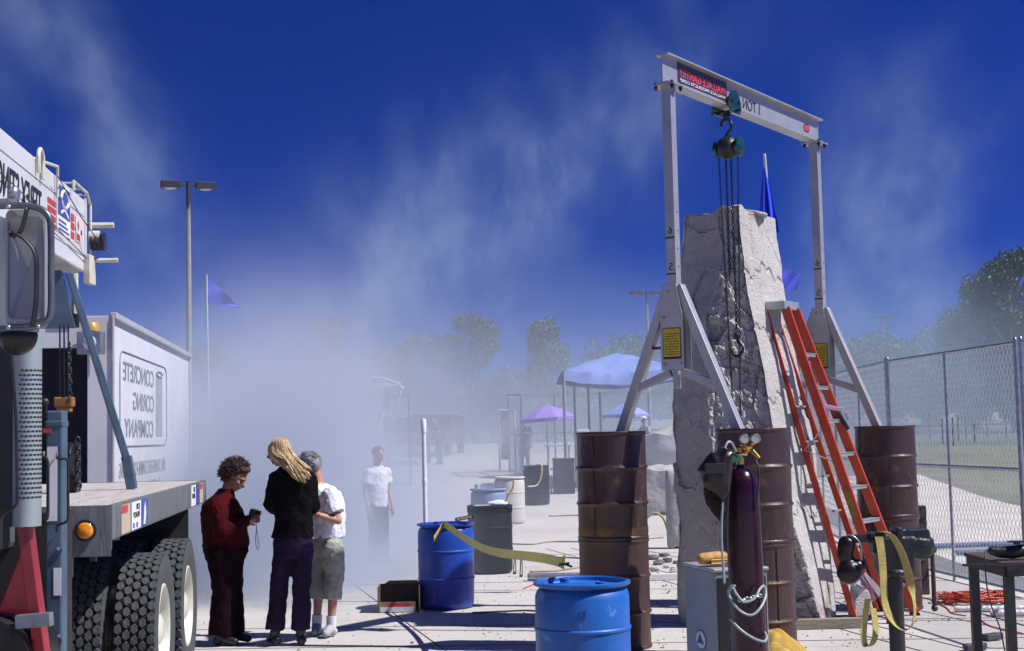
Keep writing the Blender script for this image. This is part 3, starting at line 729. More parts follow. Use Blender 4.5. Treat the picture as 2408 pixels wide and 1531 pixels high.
def hose(name, label, pts, r, m_, cat='hose', k=6, raw=False, group=None):
    P = []
    for p in pts:
        if raw: P.append(Vector(p))
        else:
            x, y, lift = (p[0], p[1], p[2] if len(p) > 2 else 0); 
            Hh = 1023.3-.022*(x-1203.5); 
            Y = EYE*FPX/(y-Hh)
            for _ in range(12):     # meet the sloping yard
                Y = (EYE-gz(Y)-lift)*FPX/(y-Hh)
            q = at(x,y,Y); P.append(Vector((q.x,Y,gz(Y)+r+.001+lift)))
    mb = MB(); mb.tube(smoothpath(P,k), r, 7); return tag(mb.build(name, m_, smooth=True), label, cat, group)
hose('hose','thin tan hose crossing the yard right of the black ribbed drum',[(1200,1277),(1250,1278),(1300,1272),(1380,1272),(1480,1268),(1560,1262)],.012,m_hose)
hose('hose','dark hose running across the yard below the tan one',[(1215,1310),(1300,1308),(1400,1311),(1500,1308),(1570,1303)],.010,m_darktone)
hose('hose','tan hose end curling behind the light blue drum',[(1245,1342),(1300,1340),(1338,1335),(1375,1329),(1382,1326)],.012,m_hose)
hose('hose','tan hose lying in front of the hazy rock',[(1290,1213),(1350,1211),(1420,1212),(1520,1208),(1570,1210)],.014,m_hose)
hose('hose','red hose lying between the two blue drums',[(1230,1380),(1300,1358),(1420,1354),(1500,1350)],.007,m_redprint)
hose('hose','yellow hose hanging from the lid of the dark grey drum',[(cg.x+.0,32.1,1.08),(cg.x+.12,32.07,1.06),(cg.x+.10,32.08,.8),(cg.x+.0,32.06,.62),(cg.x-.2,31.9,.60)],.018,m_hosey,raw=True)
hose('hose','short yellow hose hanging behind the black ribbed drum',[(dk.x+.32,20.1,1.12),(dk.x+.30,20.1,1.0),(dk.x+.22,20.1,.86),(dk.x+.2,20.1,.6)],.018,m_hosey,raw=True)
hose('hose','arched beige hose beside the hazy rock',[(c_x:=at(1520,1222,24).x,24,.32),(at(1540,1216,24).x,24,.40),(at(1560,1228,24).x,24,.30),(at(1572,1245,24).x,24,.04)],.022,m_hose,raw=True)
hose('cord','small orange cord curl on the concrete beside the truck wheels',[(449,1440),(456,1438),(462,1443),(456,1449),(449,1447),(447,1443)],.006,m_cordr,cat='cord')
hose('debris_strip','dark rope scrap on the concrete right of the dark blue drum',[(1110,1436),(1160,1434),(1230,1431),(1260,1432)],.008,m_steel,cat='rope')
for i, (x, y, lb) in enumerate(((1207,1345,'left'),(1222,1352,'right'))):
    a = at(x,y,1.75*FPX/(y-1023)); mb = MB(); Y = a.y
    mb.cyl((a.x,Y,0),(a.x+.02,Y,.28),.008,n=6); mb.ball((a.x+.02,Y-.02,.015),.018,8); mb.bar((a.x+.03,Y+.03,.003),(a.x+.03,Y+.05,.22),.012,.005)
    tag(mb.build('metal_stake', m_steel, smooth='auto'),'thin metal stake on the ground, %s one of the pair beside the black ribbed drum' % lb,'stake')
mb = MB(); a = at(1240,1357,17.4); mb.cyl((a.x,17.3,.045),(a.x+.75,17.25,.045),.045,n=14); tag(mb.build('pipe_offcut', m_galv, smooth='auto'),'grey pipe length lying behind the light blue drum','pipe')
# ------------------------------------------------------------------ steel cabinet, glove, gas cylinder, helmet
m_cab = mat('grey_sheet_metal', (.30,.33,.37), .5, .35, c2=(.24,.27,.30), sc_=2.5, c3=(.15,.15,.16), sc3=30, amt3=(.70,.78))
fc = Vector((.935,8.05,0)); nc = Vector((1.045,7.62,0)); dX = (fc-nc); L1 = dX.length; dX.normalize(); dW = Vector((-dX.y,dX.x,0)); dW = dW if dW.x > 0 else -dW; W1 = .30; HC = 1.0
t = thing('welding_cabinet', (nc.x,nc.y,0), 'grey sheet metal cabinet with a round sticker beside the maroon gas cylinder', 'cabinet')
Q = [(0,0),(L1,0),(L1,W1),(0,W1)]
mb = MB(); mb.prism([(0,0),(L1,0),(L1,W1),(0,W1)], nc, dX, dW, (0,0,1), HC); mb.build('casing', m_cab, t, bevel=.006)
mb = MB(); mb.prism([(-.008,-.008),(L1+.008,-.008),(L1+.008,W1+.008),(-.008,W1+.008)], nc+Vector((0,0,HC+.001)), dX, dW, (0,0,1), .018); mb.build('top_panel', m_alu, t, bevel=.004)
mb = MB(); mb.prism([(.012,.03),(W1-.012,.03),(W1-.012,HC-.03),(.012,HC-.03)], nc-dX*.001, dW, (0,0,1), -dX, .006); fp=mb.build('front_shade_panel', m_black, t)  # black sheet puts the shade on this cabinet face into colour
mb = MB(); s0 = nc+dX*(L1*.5)-dW*.001+Vector((0,0,.62)); mb.prism([(.075*math.cos(i*math.pi/12),.055*math.sin(i*math.pi/12)) for i in range(24)], s0, dX, (0,0,1), -dW, .0015); mb.build('round_sticker', m_blueprint, t)
mb = MB(); mb.prism([(.066*math.cos(i*math.pi/12),.047*math.sin(i*math.pi/12)) for i in range(24)], s0-dW*.0015, dX, (0,0,1), -dW, .001); mb.build('sticker_face', m_whiteprint, t)
mb = MB(); mb.prism([(-.05,-.02),(.05,-.02),(.01,.035)], s0-dW*.003, dX, (0,0,1), -dW, .0008); mb.build('sticker_emblem', m_blueprint, t)
mb = MB(); mb.bar(nc+Vector((0,0,.46))-dW*.003, fc+Vector((0,0,.52))-dW*.003, .003,.004); mb.build('panel_seam', m_black, t)
m_leather = mat('yellow_leather', (.50,.30,.09), .8, c2=(.36,.19,.06), sc_=9, bump=.6, bsc=30)
gc = nc+dX*.16+dW*.10+Vector((0,0,HC+.03)); mb = MB()
mb.chain([gc+Vector((-.10,-.02,.03)), gc+Vector((-.02,0,.032)), gc+Vector((.10,.03,.035))],[.032,.036,.026])
for k in range(5):
    a = gc+Vector((.08,.02+.004*k,.035)); mb.chain([a, a+Vector((.05,.012*(k-2),.02-.003*k)), a+Vector((.08,.018*(k-2),-.005))],[.014,.013,.010],8)
tag(mb.build('work_glove', m_leather, smooth=True, remesh=.006, sm=2),'yellow leather work glove lying on the grey cabinet top','glove')
mb = MB(); a = gc+Vector((-.06,-.06,.0)); mb.cyl(a+Vector((0,0,.018)), a+Vector((.16,.03,.02)), .018,n=12); mb.bar(a+Vector((.11,.0,.02)),a+Vector((.11,.0,-.02)),.02,.02); tag(mb.build('torch_handle', m_brass, smooth='auto'),'brass torch handle lying beside the leather glove on the cabinet','torch')
m_maroon = mat('maroon_enamel', (.026,.003,.014), .25, .0, c2=(.018,.003,.011), sc_=4, c3=(.045,.012,.022), sc3=18, amt3=(.62,.78), coat=.12, bump=.08, bsc=20, spec=.3)
cx, cy = at(1745,1200,7.33).x, 7.33
t = thing('gas_cylinder', (cx,cy,0), 'glossy maroon gas cylinder with a rounded shoulder standing beside the grey cabinet', 'gas cylinder')
lean = .018
mb = MB(); mb.lathe([(.001,0),(.082,0),(.089,.01),(.089,1.42),(.086,1.465),(.077,1.505),(.062,1.535),(.043,1.552),(.024,1.558),(.022,1.575),(.001,1.575)], 40, c=(0,0,0), cap=False)
for p in mb.v: p.x -= lean*p.z
mb.xf(Matrix.Translation((cx+.025,cy,0))); mb.build('body', m_maroon, t, smooth='auto')
vx = cx+.025-lean*1.57
mb = MB(); mb.cyl((vx,cy,1.57),(vx,cy,1.61),.02,n=12); mb.cyl((vx,cy,1.61),(vx,cy,1.66),.013,n=12); mb.cyl((vx-.045,cy-.01,1.625),(vx+.035,cy,1.63),.012,n=10); vlv = mb.build('valve', m_brass, t, smooth='auto')
m_tag = mat('green_tag', (.10,.45,.16), .6)
mb = MB(); mb.bar((vx-.05,cy-.035,1.60),(vx-.0,cy-.04,1.612),.003,.03); mb.build('tag', m_tag, vlv)
mb = MB(); mb.lathe([(.001,0),(.028,0),(.030,.008),(.026,.014),(.001,.014)],16,c=(vx,cy,1.66),cap=False); mb.build('hand_wheel', m_steel, vlv, smooth='auto')
rg = thing('gas_regulator', (vx+.04,cy,1.62), 'brass gas regulator with two round pressure gauges on the cylinder valve', 'regulator')
rb = Vector((vx+.035,cy-.03,1.665))
mb = MB(); mb.cyl((vx+.03,cy,1.63), rb, .010, n=10); mb.ball(rb+Vector((0,0,0)),(.026,.03,.026),16); mb.cyl(rb+Vector((.015,-.0,-.01)), rb+Vector((.055,-.01,-.06)), .011, n=10); mb.build('body', m_brass, rg, smooth='auto')
m_gauge = mat('gauge_face', (.55,.60,.60), .2, .1, c2=(.45,.5,.5), sc_=30, coat=.8)
for dx in (-.018,.040):
    gcn = rb+Vector((dx,-.02,.042)); MM = Matrix.Rotation(R(90),3,'X')
    mb = MB(); mb.lathe([(.001,-.012),(.022,-.012),(.025,-.006),(.025,.012),(.021,.014)],22,c=gcn,M=MM,cap=False); mb.cyl(gcn+Vector((0,0,-.02)), rb, .006, n=8); gg = mb.build('gauge', m_brass, rg, smooth='auto')
    mb = MB(); mb.lathe([(.001,.0125),(.021,.0125)],22,c=gcn,M=MM,cap=False); mb.build('gauge_face', m_gauge, gg, recalc=False)
    mb = MB(); mb.bar(gcn+Vector((0,-.0145,0)), gcn+Vector((.008,-.0145,.012)), .002,.001); mb.build('needle', m_blackprint, gg)
m_greyc = mat('grey_cable', (.30,.36,.38), .35, c2=(.24,.3,.32), sc_=10)
def hz(pts, r, m_, name, label, cat='hose'): return hose(name, label, [tuple(at(x,y,Y)) for x,y,Y in pts], r, m_, cat=cat, raw=True)
hz([(1776,1082,7.28),(1784,1105,7.26),(1782,1150,7.25),(1776,1200,7.26),(1770,1235,7.40)],.005,m_blackc,'hose','thin black gas hose curving down from the regulator outlet')
hz([(1730,1062,7.25),(1718,1040,7.22),(1706,1047,7.2),(1700,1090,7.18),(1698,1180,7.17),(1696,1260,7.17),(1700,1330,7.18),(1703,1372,7.18)],.0065,m_greyc,'hose','pale grey hose looped over the gas cylinder valve','hose')
hz([(1733,1075,7.24),(1722,1066,7.22),(1712,1110,7.19),(1710,1200,7.18),(1708,1300,7.18)],.006,m_blackc,'hose','black hose hanging beside the pale grey one along the gas cylinder')
hz([(1712,1392,7.19),(1722,1382,7.17),(1732,1398,7.16),(1748,1415,7.15),(1772,1408,7.16),(1786,1385,7.2),(1796,1378,7.26),(1800,1400,7.24),(1788,1428,7.18),(1768,1446,7.15),(1745,1440,7.15),(1725,1420,7.16),(1712,1396,7.2),(1716,1380,7.2),(1728,1378,7.18)],.0065,m_greyc,'cable','grey cable coiled around the middle of the gas cylinder','cable')
hz([(1716,1455,7.17),(1740,1480,7.14),(1770,1500,7.14),(1796,1508,7.18),(1802,1496,7.25),(1792,1480,7.3)],.0065,m_greyc,'cable','grey cable drooping across the foot of the gas cylinder','cable')
mb = chain_mb(at(1735,1412,7.16), at(1790,1400,7.18), .022,.003,.007); tag(mb.build('safety_chain', m_galv),'small steel chain wrapped round the gas cylinder','chain')
# welding helmet and leather sleeve hanging from the valve
m_hel = mat('black_glossy_shell', (.006,.005,.006), .35, c2=(.012,.007,.007), sc_=5, coat=.1, spec=.3)
m_hel2 = mat('black_leather', (.008,.005,.005), .8, spec=.2, c2=(.03,.02,.018), sc_=8, bump=.5, bsc=40)
hc = at(1686,1105,7.18)
t = thing('welding_helmet', hc, 'black welding helmet hanging left of the maroon gas cylinder', 'helmet')
poly = [(-.105,-.0),(-.055,.065),(-.03,.09),(.01,.085),(.05,.11),(.085,.10),(.075,.0),(.06,-.12),(.02,-.17),(-.03,-.12),(-.075,-.075),(-.085,-.02)]
mb = MB()
NN = 9; n0 = len(poly)
for k in range(NN):
    tt = -1+2*k/(NN-1); s_ = math.sqrt(max(.05,1-tt*tt*.9))
    for (a, b_) in poly: mb.v.append(hc+Vector(((a-.0)*s_, .07*tt, (b_)*s_)))
for k in range(NN-1):
    for j in range(n0):
        j2=(j+1)%n0; mb.f.append((k*n0+j,k*n0+j2,(k+1)*n0+j2,(k+1)*n0+j)); mb.mi.append(0)
mb.f.append(tuple(range(n0))); mb.mi.append(0); mb.f.append(tuple((NN-1)*n0+j for j in reversed(range(n0)))); mb.mi.append(0)
mb.build('shell', m_hel, t, smooth=True, remesh=.006, sm=3)
mb = MB(); mb.box(hc+Vector((-.02,-.07,.01)),(.10,.02,.05)); mb.build('visor', m_gauge if False else m_black, t, bevel=.004)
mb = MB(); mb.tube([hc+Vector((.03+.03*math.cos(a),-.01,.075+.035*math.sin(a))) for a in [i*.4 for i in range(9)]],.006,8); mb.build('head_band', m_black, t, smooth=True)
mb = MB(); a = at(1676,1150,7.2); mb.chain([a, a+Vector((.01,0,-.06)), at(1690,1200,7.2), at(1700,1225,7.2)],[.048,.05,.036,.016])
tag(mb.build('leather_sleeve', m_hel2, smooth=True, remesh=.007, sm=2, disp=[(.03,.012)]),'dark leather sleeve hanging below the welding helmet','sleeve')
# ------------------------------------------------------------------ yellow tarpaulin heap on the ground
m_tarp = mat('mustard_canvas', (.42,.27,.035), .85, c2=(.30,.18,.03), sc_=4, c3=(.5,.36,.08), sc3=12, bump=.5, bsc=30)
mb = MB(); NX, NY = 60, 26
for j in range(NY+1):
    for i in range(NX+1):
        uu = i/NX; vv = j/NY; X = 1.70+.95*uu; Y = 9.9+1.05*vv+.25*(uu)
        hh = .20*math.exp(-((uu-.16)/.22)**2)*math.sin(math.pi*min(1,vv*1.05))**.5 + .09*math.sin(math.pi*vv)**.7*(1-uu)**.6
        hh += .05*abs(noise.noise(Vector((X*7,Y*7,1))))*math.sin(math.pi*vv)+.06*max(0,noise.noise(Vector((X*3.3,Y*2,5))))*math.sin(math.pi*uu)*math.sin(math.pi*vv)
        mb.v.append(Vector((X+.03*noise.noise(Vector((X*5,Y*5,9))), Y, .006+hh)))
for j in range(NY):
    for i in range(NX):
        a = j*(NX+1)+i; mb.f.append((a,a+1,a+NX+2,a+NX+1)); mb.mi.append(0)
tag(mb.build('canvas_tarp', m_tarp, smooth=True, recalc=False),'crumpled mustard canvas heaped on the concrete in front of the middle drums','tarp')
# ------------------------------------------------------------------ bench vise on its post
vY = 7.1; vs_ = FPX/vY
t = thing('bench_vise', (at(2100,1400,vY).x,vY,0), 'dark cast iron bench vise bolted on a steel post', 'vise')
def V(px, py, dy=0): return at(px, py, vY+dy)
def pz(px0,px1,py0,py1,dep,mbx,dy=0,tap=0):
    a = V(px0,py1,dy); b_ = V(px1,py0,dy); c = (a+b_)/2; mbx.box(c,(abs(b_.x-a.x),dep,abs(b_.z-a.z)))
mb = MB(); a = V(2102,1338); mb.cyl((a.x,vY,0),(a.x,vY,a.z),.038,n=24); mb.build('post', m_rust2 if False else m_black, t, smooth='auto')
mb = MB(); mb.lathe([(.001,0),(.16,0),(.16,.012),(.05,.02),(.001,.02)],28,c=(a.x,vY,0),cap=False); mb.build('base_plate', m_steel, t, smooth='auto')
mb = MB()
pz(2062,2140,1262,1342,.13,mb); mb.ball(V(2102,1345),(.085,.08,.03),18)
mb.chain([V(2075,1275),V(2140,1275)],[.055,.05]); mb.chain([V(2120,1280),V(2165,1285)],[.065,.07])
mb.ball(V(2160,1283),(.065,.06,.07),18); pz(2105,2178,1242,1262,.10,mb); pz(2100,2112,1238,1300,.13,mb); pz(2150,2182,1250,1275,.07,mb)
mb.build('fixed_body', m_castiron, t, smooth=True, remesh=.006, sm=3)
mb = MB(); pz(2040,2075,1251,1262,.12,mb); pz(2048,2066,1262,1300,.10,mb); mb.build('moving_jaw', m_castiron, t, bevel=.006)
mb = MB(); mb.cyl(V(2000,1268), V(2080,1264), .022, n=14); mb.bar(V(2004,1262),V(2075,1256),.04,.012); mb.build('slide', m_steel, t, smooth='auto')
mb = MB(); mb.cyl(V(2165,1286), V(2184,1288), .026, n=16); mb.build('screw_head', m_castiron, t, smooth='auto')
mb = MB(); hx = V(2190,1278); he = V(2197,1430); mb.cyl(hx, he, .010, .012, n=12); mb.ball(hx+Vector((0,0,.012)),(.013,.013,.018),12); mb.ball(V(2190,1292),(.026,.024,.024),14); mb.ball(he,(.017,.017,.017),12); mb.build('handle', m_rust, t, smooth='auto')
# yellow webbing over the vise
m_web = mat('faded_yellow_webbing', (.46,.37,.10), .8, c2=(.34,.28,.09), sc_=10, c3=(.22,.19,.08), sc3=14, amt3=(.6,.72), bump=.3, bsc=90)
P = [(2066,1262,6.98),(2072,1300,6.97),(2076,1350,6.97),(2078,1400,6.97),(2085,1435,6.96),(2102,1465,6.96),(2118,1478,6.96),(2134,1480,6.96),(2146,1466,6.96),(2150,1440,6.96),(2148,1410,6.96),(2140,1372,6.96),(2130,1330,6.96),(2115,1290,6.97),(2095,1258,6.98),(2080,1250,7.0),(2068,1252,7.05),(2062,1262,7.08)]
pts = smoothpath([at(*p) for p in P],5); K = len(pts)
wdir = [Vector((1,.55*math.sin(i/K*6.3),.25*math.sin(i/K*6.3))) if (i/K < .27 or i/K > .62) else Vector((.55,.83,.1)) for i in range(K)]
for _ in range(6): wdir = [wdir[0]]+[(wdir[i-1]+wdir[i]*2+wdir[i+1]).normalized() for i in range(1,K-1)]+[wdir[-1]]
tag(MB().ribbon(pts,.040,wdir,.003).build('webbing_strap', m_web, smooth='auto'),'long loop of faded yellow webbing draped over the bench vise','strap')
P = [(2040,1408,6.99),(2034,1450,6.99),(2030,1490,6.98),(2034,1518,6.98),(2050,1514,6.98),(2058,1490,7.0),(2057,1460,7.02),(2052,1430,7.03)]
pts = smoothpath([at(*p) for p in P],5)
tag(MB().ribbon(pts,.036,Vector((1,.5,0)),.003).build('webbing_strap', m_web, smooth='auto'),'short dark end of yellow webbing hanging beside the face shield','strap')
# face shield hanging from the jaw
t = thing('face_shield', V(2010,1340), 'black headgear with clear face shield hanging from the vise slide', 'face shield')
mb = MB(); mb.chain([V(1990,1280,-.05),V(1986,1305,-.05),V(1998,1320,-.05)],[.045,.04,.03]); mb.ball(V(1996,1345,-.06),(.062,.055,.062),22); mb.ball(V(2012,1330,-.05),(.05,.045,.035),16)
mb.build('headgear', m_hel, t, smooth=True, remesh=.006, sm=2)
mb = MB(); mb.tube(smoothpath([V(1976,1268,-.05),V(2000,1258,-.07),V(2020,1275,-.08),V(2026,1305,-.08),V(2018,1325,-.06)],5),.009,8,flat=.4); mb.build('head_band', m_galv, t, smooth=True)
m_clear, n = newmat('clear_plastic'); out = nn(n,'ShaderNodeOutputMaterial'); b = nn(n,'ShaderNodeBsdfPrincipled', i_Roughness=.08); n.links.new(b.outputs[0], out.inputs[0]); b.inputs['Alpha'].default_value=.28; b.inputs['Base Color'].default_value=(.6,.65,.75,1); b.inputs['Coat Weight'].default_value=1
mb = MB(); k = 10
A = [V(2000,1372,-.08),V(2012,1358,-.11),V(2030,1350,-.10)]; B = [V(2040,1412,-.06),V(2056,1400,-.10),V(2065,1388,-.06)]
top = smoothpath([V(1996,1374,-.07),V(2014,1366,-.12),V(2034,1344,-.07)],8); bot = smoothpath([V(2040,1420,-.05),V(2062,1408,-.11),V(2074,1388,-.06)],8)
for p in top: mb.v.append(p)
for p in bot: mb.v.append(p)
kk = len(top)
for i in range(kk-1): mb.f.append((i,i+1,kk+i+1,kk+i)); mb.mi.append(0)
mb.build('visor', m_clear, t, smooth=True)
# white bottle with blue label on the ground behind the vise
bt = at(2048,1402,7.6) 
# ------------------------------------------------------------------ ladder
m_fib = mat('orange_fibreglass', (.50,.050,.012), .42, c2=(.42,.035,.010), sc_=6, c3=(.2,.03,.015), sc3=14, amt3=(.66,.78), coat=.1)
m_tread = mat('ladder_aluminium', (.50,.54,.52), .4, .6, c2=(.4,.43,.42), sc_=12)
t = thing('step_ladder', (3.35,13.2,0), 'orange fibreglass stepladder with aluminium treads leaning on the tall stone', 'ladder')
FN = Vector((3.33,12.86,0)); FF = Vector((3.68,13.38,0)); TN = Vector((2.505,12.98,2.86)); TF = Vector((2.63,13.17,2.86))
RN = Vector((3.07,13.20,0)); RF = Vector((3.40,13.70,0)); TRN = Vector((2.335,13.05,2.83)); TRF = Vector((2.45,13.24,2.83))
wdv = (FF-FN).normalized()
for a, b_, nm in ((FN,TN,'front'),(FF,TF,'front')):
    mb = MB(); d = (b_-a).normalized(); side = wdv; out_ = d.cross(side).normalized()
    mb.bar(a+Zv*.02, b_, .085, .022, up=side); mb.bar(a+Zv*.02+side*.012+out_*.034, b_+side*.012+out_*.034, .012,.03, up=side); mb.bar(a+Zv*.02+side*.012-out_*.034, b_+side*.012-out_*.034, .012,.03, up=side)
    rl = mb.build('front_rail', m_fib, t, bevel=.002)
    mb = MB(); mb.box(a+Zv*.012,(.09,.05,.024)); mb.build('rubber_foot', m_black, rl, bevel=.004)
for a, b_ in ((RN,TRN),(RF,TRF)):
    mb = MB(); mb.bar(a+Zv*.02, b_, .06, .02, up=wdv); rl = mb.build('rear_rail', m_fib, t, bevel=.002)
    mb = MB(); mb.box(a+Zv*.012,(.07,.05,.024)); mb.build('rubber_foot', m_black, rl, bevel=.004)
for k in range(1,9):
    tt = k*.305/2.86
    a = FN.lerp(TN,tt); b_ = FF.lerp(TF,tt); mb = MB(); mb.bar(a, b_, .085, .006); mb.bar(a-Zv*.015+Vector((.04,0,0)), b_-Zv*.015+Vector((.04,0,0)), .004, .03); mb.bar(a-Zv*.015-Vector((.04,0,0)), b_-Zv*.015-Vector((.04,0,0)), .004, .03); mb.build('tread', m_tread, t, bevel=.001)
for k in (2,3,4,5,6,7,8):
    tt = k*.33/2.86
    if tt > .97: continue
    a = RN.lerp(TRN,tt); b_ = RF.lerp(TRF,tt); mb = MB(); mb.bar(a,b_,.018,.018); mb.build('rear_brace', m_tread, t)
for k in (.55,.8):
    for A_,B_,C_,D_ in ((FN,TN,RN,TRN),): pass
mb = MB(); mb.bar(FN.lerp(TN,.62), RN.lerp(TRN,.55), .02,.006); mb.bar(FN.lerp(TN,.5), RN.lerp(TRN,.55), .02,.006); mb.build('spreader', m_tread, t)
cc = (TN+TF+TRN+TRF)/4+Zv*.03
tv = wdv; sv = Vector((wdv.y,-wdv.x,0))
mb = MB(); mb.prism([(-.17,-.12),(.17,-.12),(.17,.12),(-.17,.12)], cc-Zv*.03, tv, sv, Vector((-.0,0,1)), .075); cap = mb.build('top_cap', m_tread, t, bevel=.006)
# warning label on the rail
a = FN.lerp(TN,.33)-wdv*.0125; d = (TN-FN).normalized(); mb = MB(); mb.bar(a, a+d*.25, .06, .001, up=wdv); mb.build('warning_label', mat('dark_yellow_label',(.28,.16,.02),.6), t)
sb = thing('spray_bottle', FF.lerp(TF,.66), 'small clear spray bottle with pink trigger hooked on a ladder tread', 'bottle'); q = FF.lerp(TF,.67)+Vector((.02,-.05,-.02))
m_pink = mat('pink_plastic', (.62,.42,.60), .5)
mb = MB(); mb.cyl(q, q-Vector((-.09,0,.16)), .022,.02,n=12); mb.build('bottle', m_steel, sb, smooth='auto'); mb = MB(); mb.bar(q+Vector((-.13,0,.06)), q+Vector((.04,0,.02)), .03,.04); mb.bar(q+Vector((-.10,0,.03)), q+Vector((-.08,0,-.05)), .02,.02); mb.bar(q+Vector((.08,0,.0)), q+Vector((.10,0,-.07)), .03,.03); mb.build('trigger', m_pink, sb, bevel=.004)
# ------------------------------------------------------------------ old timber post, cord pile, pipes, offcuts
tp = at(2166,1391,15.0); mb = MB(); mb.box((tp.x,15.05,.46),(.17,.13,.92)); 
o = mb.build('timber_post', m_darkwood, bevel=.008); tag(o, 'dark weathered timber with bolt holes standing beside the right drum stack', 'timber')
mb = MB()
for z in (.78,.36): mb.cyl((tp.x+.03,14.983,z),(tp.x+.03,14.98,z),.016,n=12)
mb.build('bolt_hole', m_black, o)
pc = at(2288,1412,14.2); rr = random.Random(2); pts = []
for i in range(210):
    a = i*.62; rad = .20+.07*math.sin(i*.37)+rr.uniform(-.03,.03)
    pts.append(Vector((pc.x+1.25*rad*math.cos(a), 14.2+rad*math.sin(a), .012+.10*(i/210)*(1-.35*rad/.3)+rr.uniform(0,.025))))
mb = MB(); mb.tube(smoothpath(pts,3), .0065, 6)
for i in range(5):
    a = pc+Vector((.24-.02*i,-.08,.0)); mb.tube(smoothpath([Vector((a.x,14.1,.02)),Vector((a.x+.03,14.05,.10)),Vector((a.x+.05,14.2,.12)),Vector((a.x+.04,14.35,.03))],4),.0065,6)
tag(mb.build('extension_cord', m_cordr, smooth=True),'coiled heap of orange extension cord on the concrete by the fence','cord')
hose('extension_cord','loose orange cord snaking across the concrete left of the cord heap',[(2165,1400),(2185,1404),(2200,1412),(2225,1424),(2238,1436),(2270,1442)],.006,m_cordr,cat='cord')
hose('extension_cord','orange cord trailing from the heap towards the work bench',[(2300,1446),(2320,1462),(2350,1472),(2380,1480),(2407,1484)],.006,m_cordr,cat='cord')
mb = MB(); a = at(2218,1410,14.8); mb.bar((a.x-.05,14.8,.02),(a.x+.08,14.78,.02),.03,.03); mb.bar((a.x+.04,14.78,.03),(a.x+.10,14.7,.05),.015,.02); tag(mb.build('plug', m_spring, bevel=.004),'yellow cord plug lying between the timber post and the cord heap','plug')
mb = MB(); a = at(2290,1450,13.3); mb.cyl((a.x-.1,13.55,.03),(a.x+.75,13.45,.03),.028,n=14); tag(mb.build('white_pipe', m_white, smooth='auto'),'white pipe on the concrete in front of the cord heap, rear one','pipe')
mb = MB(); mb.cyl((a.x+.12,13.2,.03),(a.x+.9,13.12,.03),.03,n=14); tag(mb.build('white_pipe', m_pvc, smooth='auto'),'white pipe in front of the cord heap, the one nearer the bench leg','pipe')
m_blk = mat('dark_grey_block', (.055,.06,.08), .7, c2=(.08,.085,.10), sc_=9)
for (x,y,w_,lb,z0,ro) in ((2290,1519,.15,'dark metal offcut on the concrete left of the bench leg',.02,.1),(2330,1496,.14,'dark metal offcut behind its twin near the bench leg',.02,.35)):
    a = at(x,y,1.75*FPX/(y-998)); mb = MB(); M_=Matrix.Rotation(ro,3,'Z'); mb.box((a.x,a.y,.03),(w_,.10,.045),M_); mb.box((a.x+.06,a.y+.05,.03),(.10,.05,.045),M_); tag(mb.build('metal_offcut', m_blk, bevel=.003), lb, 'offcut')
# ------------------------------------------------------------------ work bench with grinder at the right edge
bY = 8.75; t = thing('work_bench', (3.4,bY,0), 'dark steel work bench cut off by the right edge', 'bench')
cA = at(2352,1322,bY); zt = cA.z
mb = MB(); mb.box((cA.x+.55,bY+.35,zt-.012),(1.1,.72,.024)); mb.build('bench_top', m_darkwood, t, bevel=.003)
mb = MB()
for dy in (.0,.7): mb.bar((cA.x+.03,bY+dy,zt-.055),(cA.x+1.08,bY+dy,zt-.055),.04,.062)
mb.bar((cA.x+.03,bY,zt-.055),(cA.x+.03,bY+.7,zt-.055),.04,.062); mb.build('apron', m_black, t)
for dx in (.05,1.05):
    for dy in (.02,.68):
        mb = MB(); mb.box((cA.x+dx,bY+dy,(zt-.087)/2),(.055,.055,zt-.087)); mb.build('leg', m_black, t, bevel=.002)
mb = MB(); a = at(2265,1329,bY-.08); b_ = at(2352,1326,bY-.05); mb.bar(a+Vector((0,0,0)), b_+Vector((.15,0,0)), .05,.012); tag(mb.build('flat_bar', m_steel),'flat steel bar jutting out left from under the bench top','bar')
gr = thing('angle_grinder', at(2360,1300,bY+.15), 'dark angle grinder lying on the steel work bench', 'grinder')
G0 = at(2330,1296,bY+.12); G0.z = zt+.06
mb = MB(); mb.chain([G0, G0+Vector((.05,0,-.01)), G0+Vector((.13,0,-.012)), G0+Vector((.22,.01,.0))],[.026,.034,.042,.036]); mb.build('motor_body', m_castiron, gr, smooth=True, remesh=.005, sm=2)
mb = MB(); mb.cyl(G0+Vector((.16,0,.035)),G0+Vector((.16,0,.052)),.02,n=14); mb.cyl(G0+Vector((.16,0,.050)),G0+Vector((.16,0,.056)),.058,n=28); mb.build('disc', m_steel, gr, smooth='auto')
mb = MB(); mb.chain([G0+Vector((.20,0,.0)),G0+Vector((.34,.02,.01))],[.026,.022]); mb.build('side_handle', m_black, gr, smooth=True)
hose('power_cord','black power cord hanging from the grinder down past the bench leg',[tuple(at(*p)) for p in ((2324,1290,bY+.1),(2316,1300,bY-.02),(2316,1330,bY-.07),(2320,1380,bY-.07),(2332,1430,bY-.07),(2350,1475,bY-.07),(2362,1531,bY-.07),(2368,1570,bY-.07))],.0045,m_blackc,cat='cord',raw=True)
